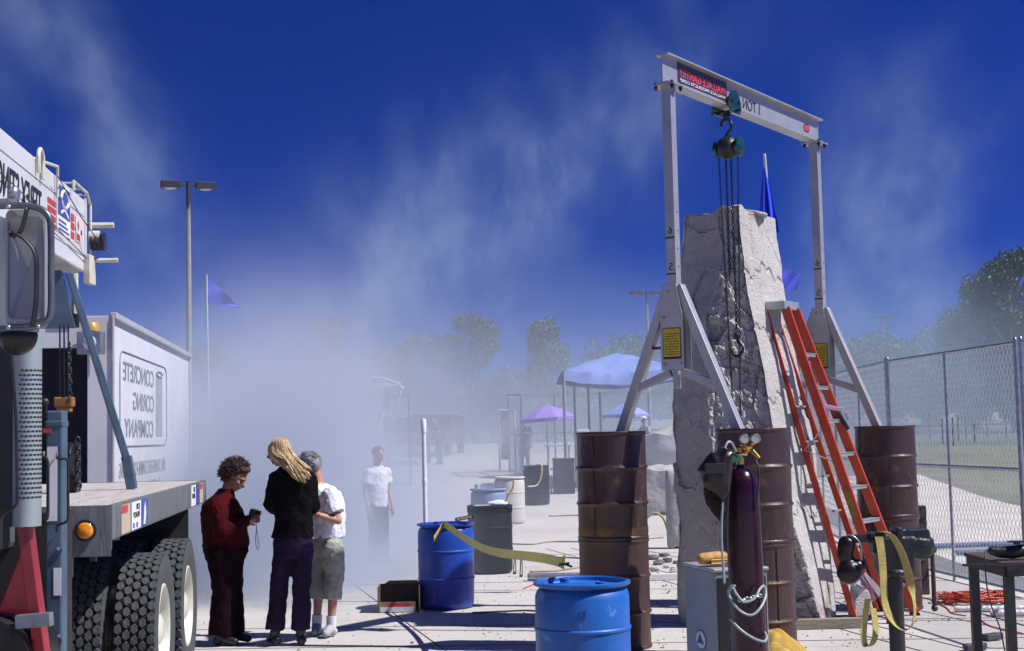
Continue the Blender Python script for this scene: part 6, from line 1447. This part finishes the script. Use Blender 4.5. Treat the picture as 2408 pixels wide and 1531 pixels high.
for j in range(NVv):
    for i in range(NU): q = j*(NU+1)+i; mb.f.append((q,q+1,q+NU+2,q+NU+1)); mb.mi.append(0)
mb.build('cloth', m_flag, t, smooth=True, recalc=False)
P = [at(1838,632,30),at(1838,676,30),at(1874,685,30.3),at(1882,643,30.3)]; pb = at(1836,900,30); pb.z=gz(30)
flag('pennant','violet flag showing past the right side of the tall stone',P,m_flag2,(pb,at(1836,625,30),.02),wave=.06)
# ------------------------------------------------------------------ tent, umbrellas, tables, stands
m_tentb = mat('blue_tarpaulin', (.20,.28,.58), .6, c2=(.16,.23,.50), sc_=1.2)
tY = 37.0; x0 = at(1316,890,tY).x; x1 = at(1612,890,tY).x; t = thing('canopy_tent', ((x0+x1)/2,tY+1.6,gz(tY)), 'blue tarpaulin canopy tent with drooping edges behind the left gantry leg', 'tent')
zt0 = at(1400,868,tY).z
mb = MB(); N_ = 26
for j in range(N_+1):
    for i in range(N_+1):
        u_ = i/N_; v_ = j/N_; du = min(u_,1-u_)*2; dv = min(v_,1-v_)*2; e = min(du,dv)
        z = zt0-.05+.66*e*(1-.18*e)-.16*math.sin(u_*math.pi)*(1-dv)**4
        if e < .03: z -= .22
        mb.v.append(Vector((x0+(x1-x0)*u_+ .02*math.sin(v_*20), tY+3.1*v_, z+.03*noise.noise(Vector((u_*9,v_*9,0))))))
for j in range(N_):
    for i in range(N_): q = j*(N_+1)+i; mb.f.append((q,q+1,q+N_+2,q+N_+1)); mb.mi.append(0)
mb.build('canopy', m_tentb, t, smooth='auto', recalc=False)
for (px,dy) in ((1328,0),(1600,0),(1352,3.0),(1590,3.0),(1385,1.5)):
    xx = at(px,1000,tY+dy).x; mb = MB(); mb.cyl((xx,tY+dy+.03,gz(tY+dy)),(xx,tY+dy+.03,zt0-.02+(.3 if dy==1.5 else 0)),.035 if dy else .045,n=10); mb.build('pole', m_post, t, smooth='auto')
m_umbp = mat('lilac_umbrella_cloth', (.30,.20,.62), .7); m_umbb = mat('blue_umbrella_cloth', (.14,.22,.60), .7); m_umbl = mat('light_blue_umbrella_cloth', (.25,.32,.68), .7)
def umbrella(label, px, Y, ztop, rad, cols, tilt=0.0):
    x = at(px,960,Y).x; g0 = gz(Y); t = thing('umbrella', (x,Y,g0), label, 'umbrella')
    mb = MB(); mb.cyl((x,Y,g0),(x,Y,ztop+.06),.022,n=8); mb.cyl((x,Y,ztop),(x,Y,ztop+.10),.012,n=6); mb.build('pole', m_pole, t, smooth='auto')
    M_ = Matrix.Rotation(tilt,3,'Y')
    for k in range(8):
        mb = MB(); n0=6; V_=[]
        for i in range(n0+1):
            rr_ = rad*i/n0; zz = -.42*rad*(i/n0)**1.6
            for j in range(5):
                a = 2*math.pi*(k+j/4)/8+.3; sag = 1-.05*math.sin(math.pi*j/4); V_.append(M_ @ Vector((rr_*sag*math.cos(a),rr_*sag*math.sin(a),zz))+Vector((x,Y,ztop)))
        for j in range(5): q = V_[n0*5+j].copy(); q.z -= .10; V_.append(q)
        mb.add(V_,[(i*5+j,i*5+j+1,(i+1)*5+j+1,(i+1)*5+j) for i in range(n0+1) for j in range(4)])
        mb.build('cloth_panel', cols[k%len(cols)], t, smooth='auto', recalc=False)
    return t
c = at(1285,954,43); umbrella('lilac and blue beach umbrella standing in front of the mesh fence',1285,43,c.z,.88,[m_umbp,m_umbp,m_umbp,m_umbb,m_umbp,m_umbp,m_umbp,m_umbp],tilt=-.06)
c = at(1477,950,45); umbrella('light blue beach umbrella seen left of the gantry leg',1470,45,c.z,.78,[m_umbl,m_umbb])
m_tbl = mat('white_table_top', (.62,.62,.62), .5)
def table(label, px0, px1, py, Y, d_=.75):
    a = at(px0,py,Y); b_ = at(px1,py,Y); t = thing('folding_table', ((a.x+b_.x)/2,Y,gz(Y)), label, 'table'); z = (a.z+b_.z)/2
    mb = MB(); mb.box(((a.x+b_.x)/2,Y+d_/2,z),(b_.x-a.x,d_,.05)); mb.build('table_top', m_tbl, t, bevel=.01)
    for xx in (a.x+.12,b_.x-.12):
        for yy in (Y+.08,Y+d_-.08): mb = MB(); mb.cyl((xx,yy,gz(Y)),(xx,yy,z-.02),.022,n=8); mb.build('leg', m_tbl, t, smooth='auto')
table('white folding table beside the pole of the lilac umbrella',1280,1348,1047,42)
mb = MB(); a = at(1302,1150,35.5); b_ = at(1352,1150,35.5); mb.box(((a.x+b_.x)/2,35.8,gz(35.5)+.42),(b_.x-a.x,.55,.84)); mb.box(((a.x+b_.x)/2,35.8,gz(35.5)+.86),(b_.x-a.x+.05,.6,.05)); tag(mb.build('storage_bin', mat('dark_bin_plastic',(.03,.035,.05),.6), bevel=.03),'dark lidded storage bin under the front of the blue tent','bin')
mb = MB(); a = at(1290,1125,36); mb.box((a.x+.06,36,gz(36)+.28),(.14,.10,.32)); mb.box((a.x+.06,36.02,gz(36)+.05),(.03,.03,.12)); tag(mb.build('paint_can', m_white, bevel=.01),'small white container between the dark grey drum and the bin','container')
for k,(px,lb) in enumerate(((1356,'upper'),(1356,'lower'))):
    mb = MB(); a = at(1356,1012 if k==0 else 1046,36.5); mb.box((a.x+.15,36.5,a.z-.08),(.32,.28,.20)); tag(mb.build('cooler', m_white, bevel=.02),'%s white box of the two showing left of the drum stack' % lb,'box')
a = at(1356,1052,36.5); mb = MB(); mb.box((a.x+.15,36.5,(gz(36.5)+a.z-.20)/2),(.36,.3,a.z-.20-gz(36.5))); mb.box((a.x+.15,36.5,at(1356,1034,36.5).z),(.34,.3,.02)); [mb.box((a.x+.15+dx,36.5,at(1356,1034,36.5).z+.0),(.015,.3,.3)) for dx in (-.17,.17)]; tag(mb.build('shelf_rack', m_galv),'low rack carrying the two white boxes','rack')
# white framed sign stand left of the enclosure
sY = 43.5; a = at(1172,965,sY); b_ = at(1209,965,sY); gs = gz(sY); t = thing('sign_stand', ((a.x+b_.x)/2,sY,gs), 'white framed board on a stand left of the mesh enclosure', 'board')
mb = MB(); mb.cyl((a.x,sY,gs+.2),(a.x,sY,a.z),.025,n=8); mb.cyl((b_.x,sY,gs),(b_.x,sY,a.z),.03,n=8); mb.cyl((a.x,sY,a.z),(b_.x,sY,a.z),.03,n=8); mb.box((b_.x,sY,gs+.03),(.5,.4,.05)); mb.build('frame', m_tbl, t, smooth='auto')
mb = MB(); mb.box(((a.x*1.4+b_.x*.6)/2+.02,sY,(a.z+at(1172,1085,sY).z)/2),(.24,.03,a.z-at(1172,1085,sY).z-.1)); mb.build('board', mat('pale_board',(.5,.5,.56),.6), t)
# white truss frame
rY = 41; t = thing('truss_frame', (at(893,900,rY).x,rY,gz(rY)), 'white pitched metal frame standing in the dust left of the red vehicles', 'frame')
def rq(px,py,dy=0): return at(px,py,rY+dy)
def rt(nm, P_, r=.035, m_=m_tbl): return MB().tube(P_, r, 8).build(nm, m_, t, smooth='auto')
rt('rafter',[rq(845,902),rq(872,889),rq(898,889),rq(942,904)]); rt('tie_beam',[rq(842,905),rq(943,906)],.04); rt('strut',[rq(882,890),rq(915,905)]); rt('strut',[rq(868,892),rq(866,905)])
mb = MB(); mb.box(rq(885,911,.5),(1.5,1.6,.05)); mb.build('roof_plate', m_tbl, t)
for (x0_,y0_,x1_,y1_,r_) in ((912,916,892,1003,.05),(942,916,932,968,.035),(932,968,925,990,.02),(868,914,866,1100,.03),(908,914,908,925,.03)): rt('leg',[rq(x0_,y0_),rq(x1_,y1_)],r_)
rt('brace',[rq(868,932),rq(902,926)],.02); rt('brace',[rq(868,1010),rq(905,1003)],.02)
mb = MB(); mb.box(rq(880,896),(.10,.08,.12)); mb.build('orange_block', m_cordr, t, bevel=.01)
for (P_,lb) in (([(755,985),(731,1085)],'pale leaning plank in the thick dust above the blonde woman'),):
    a = at(*P_[0],38); b_ = at(*P_[1],38.6); b_.z = gz(38.6)+.02; mb = MB(); mb.bar(b_, a, .22,.05,up=(0,1,0)); tag(mb.build('plank', m_tbl, bevel=.01), lb, 'plank')
mb = MB(); a = at(645,1025,40); mb.box(a,(.9,.35,.06)); [mb.bar(a+Vector((dx,0,0)),Vector((a.x+dx*1.3,a.y,gz(40))),.05,.05) for dx in (-.3,.3)]; tag(mb.build('sawhorse', m_tbl),'pale sawhorse barely visible in the thick dust','sawhorse')
# ------------------------------------------------------------------ vehicles far off in the haze
m_glass = mat('dark_car_glass', (.02,.025,.03), .1, c2=(.03,.035,.04), sc_=4)
def car(label, x, Y, heading, m_, kind_='car', s_=1.0):
    g0 = gz(Y); t = thing('parked_'+kind_, (x,Y,g0), label, kind_, 'vehicles parked in the haze')
    M_ = Matrix.Translation((x,Y,g0)) @ Matrix.Rotation(heading,4,'Z') @ Matrix.Scale(s_,4)
    if kind_ == 'pickup': prof = [(-2.6,.45),(-2.6,1.02),(-.55,1.05),(-.45,1.70),(.55,1.72),(1.15,1.12),(2.45,1.0),(2.6,.75),(2.6,.45)]
    else: prof = [(-2.3,.42),(-2.35,1.0),(-2.0,1.66),(.5,1.70),(1.15,1.12),(2.1,.98),(2.3,.72),(2.3,.42)]
    mb = MB(); mb.prism([(a,b_) for a,b_ in prof], (0,-.9,0), (1,0,0), (0,0,1), (0,1,0), 1.8); mb.xf(M_); bd = mb.build('body', m_, t, bevel=.06)
    top = [(-.38,1.12),(-.30,1.62),(.50,1.64),(1.0,1.14)] if kind_=='pickup' else [(-1.95,1.1),(-1.75,1.58),(.42,1.62),(.98,1.14)]
    for y_ in (-.905,.895): mb = MB(); mb.prism(top,(0,y_,0),(1,0,0),(0,0,1),(0,1,0),.012); mb.xf(M_); mb.build('side_window', m_glass, bd)
    fr_ = ((.60,1.66),(1.13,1.16)); mb = MB(); mb.add([Vector((fr_[0][0]+.03,-.75,fr_[0][1])),Vector((fr_[0][0]+.03,.75,fr_[0][1])),Vector((fr_[1][0]+.04,.82,fr_[1][1])),Vector((fr_[1][0]+.04,-.82,fr_[1][1]))],[(0,1,2,3)]); mb.xf(M_); mb.build('windscreen', m_glass, bd, recalc=False)
    for xx in (-1.5,1.6):
        for yy in (-.92,.74): mb = MB(); mb.cyl((xx,yy,.36),(xx,yy+.2,.36),.36,n=20); mb.xf(M_); mb.build('wheel', m_tyre, t, smooth='auto')
    for yy in (-.65,.65): mb = MB(); mb.ball((2.31 if kind_!='pickup' else 2.60,yy,.80),(.05,.16,.09),10); mb.xf(M_); mb.build('headlight', m_lens, bd, smooth=True)
    mb = MB(); mb.box((2.36 if kind_!='pickup' else 2.65,0,.55),(.10,1.7,.16)); mb.xf(M_); mb.build('bumper', m_galv, t, bevel=.03)
    return t
m_redcar = mat('red_car_paint', (.075,.018,.02), .3, coat=.5); m_whcar = mat('white_car_paint', (.68,.68,.70), .3, coat=.5)
car('white pickup truck ghosted by the dust above the blonde woman', at(705,980,54).x, 54, 2.9, m_whcar, 'pickup')
car('dark red car nose on in the haze left of the plastic pipe', at(945,1000,53.5).x, 53.5, -1.45, m_redcar)
car('second dark red car in the haze, partly behind the stooping dark figure', at(1022,1000,60).x, 60, -1.7, m_redcar)
car('red car hidden deep in the dust left of the white pickup', at(560,1000,57).x, 57, -.2, m_redcar)
# ------------------------------------------------------------------ field beyond the fence
m_bank = mat('tan_earth_bank', (.40,.32,.22), .95, c2=(.30,.25,.18), sc_=.4)
mb = MB(); Yk = 96
for i in range(41):
    x = 4+ i*1.6; mb.v += [Vector((x,Yk-.6,gz(Yk)-.1)),Vector((x,Yk,gz(Yk)+.50+.08*noise.noise(Vector((x*.3,0,0))))),Vector((x,Yk+3,gz(Yk+3)-.1))]
for i in range(40):
    for k in range(2): q=i*3+k; mb.f.append((q,q+3,q+4,q+1)); mb.mi.append(0)
kind(mb.build('earth_bank', m_bank, recalc=False),'structure')
rr = random.Random(12)
for i,(px,Y) in enumerate(((2215,60),(2240,58),(2252,62),(2270,64),(2290,60),(2320,66),(2365,64),(2185,66))):
    x = at(px,1000,Y).x; g0 = gz(Y); mb = MB(); mb.cyl((x,Y,g0-.02),(x,Y,g0+rr.uniform(.8,1.3)),.045,n=8); tag(mb.build('field_post', m_wood, smooth='auto'),['first','second','third','fourth','fifth','sixth','seventh','eighth'][sorted([2215,2240,2252,2270,2290,2320,2365,2185]).index(px)]+' from the left of the thin weathered posts in the grass beyond the fence','post','posts standing in the grass beyond the fence')
m_bluebar = mat('blue_grey_bar', (.10,.15,.28), .5)  # thin dark blue-grey cylinders laid across the path
for (y_,lb) in ((19.3,'blue grey cylinder lying on the sandy path beyond the fence, nearer one'),(20.4,'blue grey cylinder lying on the sandy path beyond the fence, farther one')):
    mb = MB(); mb.cyl((5.9,y_,.05),(8.6,y_+.3,.05),.04,n=10); tag(mb.build('lay_bar', m_bluebar, smooth='auto'), lb, 'pipe')
# ------------------------------------------------------------------ trees
m_leaf1 = mat('dusty_green_leaves', (.095,.12,.05), .7, c2=(.06,.08,.035), sc_=1.2, c3=(.14,.14,.07), sc3=3, amt3=(.5,.75))
m_leaf2 = mat('dark_green_leaves', (.035,.095,.025), .65, c2=(.018,.045,.015), sc_=.9, c3=(.06,.11,.03), sc3=2.2, amt3=(.5,.72))
m_bark = mat('grey_bark', (.10,.08,.06), .9, bump=.6, bsc=8)
def tree(label, px, Y, H, W, seed, m_, group='trees beyond the yard', n=5200, leaf=.16, shape='round', trunk=.14, low=.25, clumps=46):
    x = at(px,980,Y).x; g0 = gz(Y); rr = random.Random(seed); t = thing('tree', (x,Y,g0), label, 'tree', group)
    O_ = Vector((x,Y,g0)); mb = MB(); mb.tube([O_-Zv*.1, O_+Vector((rr.uniform(-.1,.1),0,H*.35)), O_+Vector((rr.uniform(-.2,.2),0,H*.8))],[trunk*1.2,trunk*.8,trunk*.2],10)
    cl = []
    for k in range(clumps):
        f = rr.uniform(low,1.0)
        if shape == 'cone': rad = W/2*(1.02-f)**.75*1.05
        elif shape == 'open': rad = W/2*math.sin(math.pi*min(1,(f-low)/(1.02-low)*.85+.12))**.7
        else: rad = W/2*math.sqrt(max(.03,1-((f-.58)/.45)**2))
        a = rr.uniform(0,6.283); r = rad*math.sqrt(rr.uniform(.15,1)); c = O_+Vector((r*math.cos(a), r*math.sin(a)*.8, H*f)); sz = W*rr.uniform(.09,.17)*(1 if shape!='open' else .8)
        cl.append((c,sz)); s0 = O_+Zv*H*max(.12,f-.28)
        mb.tube([s0, s0.lerp(c,.5)+Zv*.15, c],[trunk*.35,trunk*.2,.015],5)
    mb.build('trunk', m_bark, t, smooth=True)
    mb = MB(); tot = sum(s_**2 for _, s_ in cl)
    for c, s_ in cl:
        k = int(n*s_*s_/tot)
        for _ in range(k):
            d = Vector((rr.gauss(0,1),rr.gauss(0,1),rr.gauss(0,.8))).normalized()*s_*(rr.random()**.45)
            p = c+d; q = Vector((rr.gauss(0,1),rr.gauss(0,1),rr.gauss(0,1))).normalized(); r2 = q.orthogonal().normalized()*leaf*rr.uniform(.5,1.2); r3 = q.cross(r2).normalized()*leaf*rr.uniform(.4,.8)
            i0 = len(mb.v); mb.v += [p-r2, p+r3*.6, p+r2, p-r3*.6]; mb.f.append((i0,i0+1,i0+2,i0+3)); mb.mi.append(0)
    mb.build('crown', m_, t, recalc=False)
    return t
def zt(py, Y, px): return at(px,py,Y).z-gz(Y)
tree('sparse hazy tree beside the single headed lamp post',781,77,zt(748,77,781),4.2,1,m_leaf1,shape='open',n=2600,leaf=.13,clumps=40)
tree('round dark green tree behind the white truss frame',893,88,zt(820,88,893),5.0,2,m_leaf2,n=4500,leaf=.2)
tree('faint pale tree between the round dark tree and the tall hazy tree',1000,80,zt(792,80,1000),4.6,3,m_leaf1,shape='open',n=4200,leaf=.15)
tree('tall hazy tree in the middle of the distant row',1113,76,zt(756,76,1113),5.2,4,m_leaf1,shape='open',n=6500,leaf=.15,low=.1)
tree('conical green tree left of the blue tent',1282,74,zt(774,74,1282),4.6,5,m_leaf1,shape='cone',n=8000,leaf=.15,low=.1)
tree('low dark tree between the tall hazy tree and the conical one',1195,84,zt(905,84,1195),6.0,6,m_leaf2,n=4500,leaf=.2,low=.1)
tree('dim tree deep in the dust right of the tall lamp post',480,70,zt(822,70,480),4.0,7,m_leaf1,shape='open',n=2600,leaf=.14)
tree('distant tree top showing over the right of the blue tent',1500,98,zt(815,98,1500),8.5,8,m_leaf2,n=5000,leaf=.24)
tree('distant bushy tree top over the left of the blue tent',1410,95,zt(845,95,1410),6.0,9,m_leaf2,n=3500,leaf=.22,low=.1)
tree('huge spreading green tree at the right edge',2392,72,zt(612,72,2395),4.9,10,m_leaf2,n=16000,leaf=.15,low=.12,clumps=90,trunk=.3)
tree('lower leafy shoulder tree left of the huge spreading tree',2290,78,zt(735,78,2290),4.6,11,m_leaf2,n=7000,leaf=.18,low=.1,clumps=60)
tree('hazy bushy tree left of the leafy shoulder tree',2190,84,zt(782,84,2190),5.2,12,m_leaf1,n=6000,leaf=.18,low=.1,clumps=50)
tree('hazy bushy tree behind the faint two headed lamp post',2080,92,zt(800,92,2080),6.5,13,m_leaf1,n=6000,leaf=.2,low=.08,clumps=50)
tree('hazy bushy tree beside the right gantry leg',1985,88,zt(815,88,1985),6.0,14,m_leaf1,n=6000,leaf=.2,low=.05,clumps=50)
tree('leafy green tree low at the right edge behind the fence',2400,86,zt(770,86,2400),7.5,15,m_leaf2,n=7000,leaf=.2,low=.05,clumps=50)
# hedge line closing the far side of the yard
m_hedge = mat('dark_hedge_leaves', (.035,.06,.035), .8, c2=(.02,.04,.02), sc_=.8)
mb = MB(); rr = random.Random(77)
for i in range(34000):
    x = rr.uniform(-30,44); Y = 100+rr.uniform(-1.5,1.5)+abs(x)*.02; hh = (2.1 if x < 6 else 3.6)+1.0*noise.noise(Vector((x*.25,3,0)))+.5*noise.noise(Vector((x*.9,7,0)))
    p = Vector((x,Y,gz(Y)+hh*rr.random()**.7*1.0)); q = Vector((rr.gauss(0,1),rr.gauss(0,1),rr.gauss(0,1))).normalized(); r2 = q.orthogonal().normalized()*.3; r3 = q.cross(r2).normalized()*.18
    i0 = len(mb.v); mb.v += [p-r2,p+r3,p+r2,p-r3]; mb.f.append((i0,i0+1,i0+2,i0+3)); mb.mi.append(0)
o = mb.build('shrub_belt', m_hedge, recalc=False); tag(o,'continuous dark belt of shrubs along the far side','shrubs'); kind(o,'stuff')
# ------------------------------------------------------------------ haze and blowing dust
def volbox(name, lo, hi, m_, label=None):
    mb = MB(); c = [(a+b_)/2 for a, b_ in zip(lo, hi)]; mb.box(c, [b_-a for a, b_ in zip(lo, hi)])
    o = mb.build(name, m_); kind(o, 'stuff')
    return o
m_haze, n = newmat('haze_air'); out = nn(n,'ShaderNodeOutputMaterial')
pv = nn(n,'ShaderNodeVolumePrincipled'); pv.inputs['Density'].default_value = .0002; pv.inputs['Color'].default_value = (.80,.84,1,1); pv.inputs['Anisotropy'].default_value = .2
n.links.new(pv.outputs[0], out.inputs['Volume'])
hz = volbox('haze', (-70,-12,-1.5), (75,135,22), m_haze); tag(hz, 'thin pale haze hanging over the whole yard', 'haze')

def dust(name, label, lo, hi, expr, colr):
    m_, n = newmat(name); out = nn(n,'ShaderNodeOutputMaterial')
    pv = nn(n,'ShaderNodeVolumePrincipled'); pv.inputs['Color'].default_value = colr; pv.inputs['Anisotropy'].default_value = .1
    n.links.new(pv.outputs[0], out.inputs['Volume'])
    g = nn(n,'ShaderNodeNewGeometry'); P = g.outputs['Position']
    sx = nn(n,'ShaderNodeSeparateXYZ'); n.links.new(P, sx.inputs[0])
    def M(op, a, b_=None, c=None, clamp=False):
        x = nn(n,'ShaderNodeMath', operation=op); x.use_clamp = clamp
        for k, q in enumerate((a, b_, c)):
            if q is None: continue
            if isinstance(q, (int, float)): x.inputs[k].default_value = q
            else: n.links.new(q, x.inputs[k])
        return x.outputs[0]
    def N(scale, det=3, off=(0,0,0), st=(1,1,1), rot=0, rough=.55):
        mp = nn(n,'ShaderNodeMapping'); mp.inputs['Location'].default_value = off; mp.inputs['Scale'].default_value = st; mp.inputs['Rotation'].default_value = (0,rot,0)
        n.links.new(P, mp.inputs[0]); z = nn(n,'ShaderNodeTexNoise', i_Scale=scale, i_Detail=det, i_Roughness=rough); n.links.new(mp.outputs[0], z.inputs['Vector']); return z.outputs['Fac']
    def SM(f, a, b_, lo_=0., hi_=1.):
        r = nn(n,'ShaderNodeMapRange'); r.interpolation_type='SMOOTHSTEP'; r.inputs[1].default_value=a; r.inputs[2].default_value=b_; r.inputs[3].default_value=lo_; r.inputs[4].default_value=hi_
        n.links.new(f, r.inputs[0]); return r.outputs[0]
    d = expr(sx.outputs[0], sx.outputs[1], sx.outputs[2], M, N, SM)
    n.links.new(d, pv.inputs['Density'])
    o = volbox(name, lo, hi, m_); tag(o, label, 'dust'); return o
def gauss(M, v, c, s_):      # exp(-((v-c)/s)^2)
    t = M('MULTIPLY', M('SUBTRACT', v, c), 1/s_); return M('EXPONENT', M('MULTIPLY', M('MULTIPLY', t, t), -1))
def ground_dust(x, y, z, M, N, SM):
    # thick near the ground left of centre, thinning to the right, near edge at about 17 m
    xr = M('DIVIDE', x, y)                       # the plume widens as it blows away
    core = M('MULTIPLY', M('MULTIPLY', gauss(M, xr, -.150, .068), SM(y, 14.2, 16.0)), M('ADD', M('MULTIPLY', SM(y, 30, 19), 29.0), .25))
    core = M('MULTIPLY', core, M('MULTIPLY', SM(z, 5.5, 1.5), M('EXPONENT', M('MULTIPLY', z, -.80))))
    wide = M('MULTIPLY', M('MULTIPLY', gauss(M, xr, -.17, .135), SM(y, 17, 27)), M('MULTIPLY', SM(z, 7.0, .3), SM(z, 9, 0, 0, 1)))
    veil = M('MULTIPLY', M('MULTIPLY', gauss(M, xr, 0, .16), SM(y, 19, 27)), SM(z, 6, .5))
    lat = M('ADD', M('ADD', core, M('MULTIPLY', wide, .72)), M('MULTIPLY', veil, .34))
    far = 1.0
    e = SM(z, 13, 8)
    nz = SM(N(.24, 4, st=(1,.6,1.2), rough=.6), .38, .64)
    nf = SM(N(.75, 5, off=(4,2,8), st=(1,.5,1), rough=.65), .36, .66)
    nz = M('ADD', M('MULTIPLY', nz, M('ADD', M('MULTIPLY', nf, .9), .45)), .18)
    d = M('MULTIPLY', lat, nz)
    d = M('MULTIPLY', d, SM(y, 56, 46))
    return M('MULTIPLY', M('MULTIPLY', d, e), .115)
dust('dust_cloud', 'thick pale dust cloud blowing low across the yard behind the people', (-24,14.3,-.3), (14,57,14), ground_dust, (.58,.64,.76,1))
def plume(x, y, z, M, N, SM):
    # rising wisps: bands that lean to the right as they climb
    lean = M('SUBTRACT', x, M('MULTIPLY', z, 1.05))
    b1 = M('MULTIPLY', M('MULTIPLY', gauss(M, lean, -14.5, 5.2), SM(z, 27, 6)), 1.55)
    lean2 = M('ADD', x, M('MULTIPLY', z, .55))
    b2 = M('MULTIPLY', gauss(M, lean2, -11.0, 2.8), 1.0)
    b3 = M('MULTIPLY', gauss(M, x, 18.5, 3.0), SM(z, 22, 10))
    wsp = M('MULTIPLY', SM(N(.16, 3, off=(3,1,2), st=(1,.4,.6), rot=.6, rough=.55), .38, .66), M('ADD', M('MULTIPLY', SM(N(.42, 6, off=(7,2,1), st=(1,.3,.55), rot=.7, rough=.72), .40, .66), 1.7), .2))
    s = M('ADD', M('ADD', b1, b2), M('MULTIPLY', b3, 1.0))
    base = M('MULTIPLY', SM(z, 11, 1), 1.1)
    d = M('ADD', M('MULTIPLY', s, wsp), base)
    return M('MULTIPLY', M('MULTIPLY', d, SM(z, 27, 22)), .040)
dust('dust_plume', 'thin wisps of dust rising into the blue sky behind the yard', (-34,57.5,0), (38,78,27), plume, (.52,.66,.80,1))
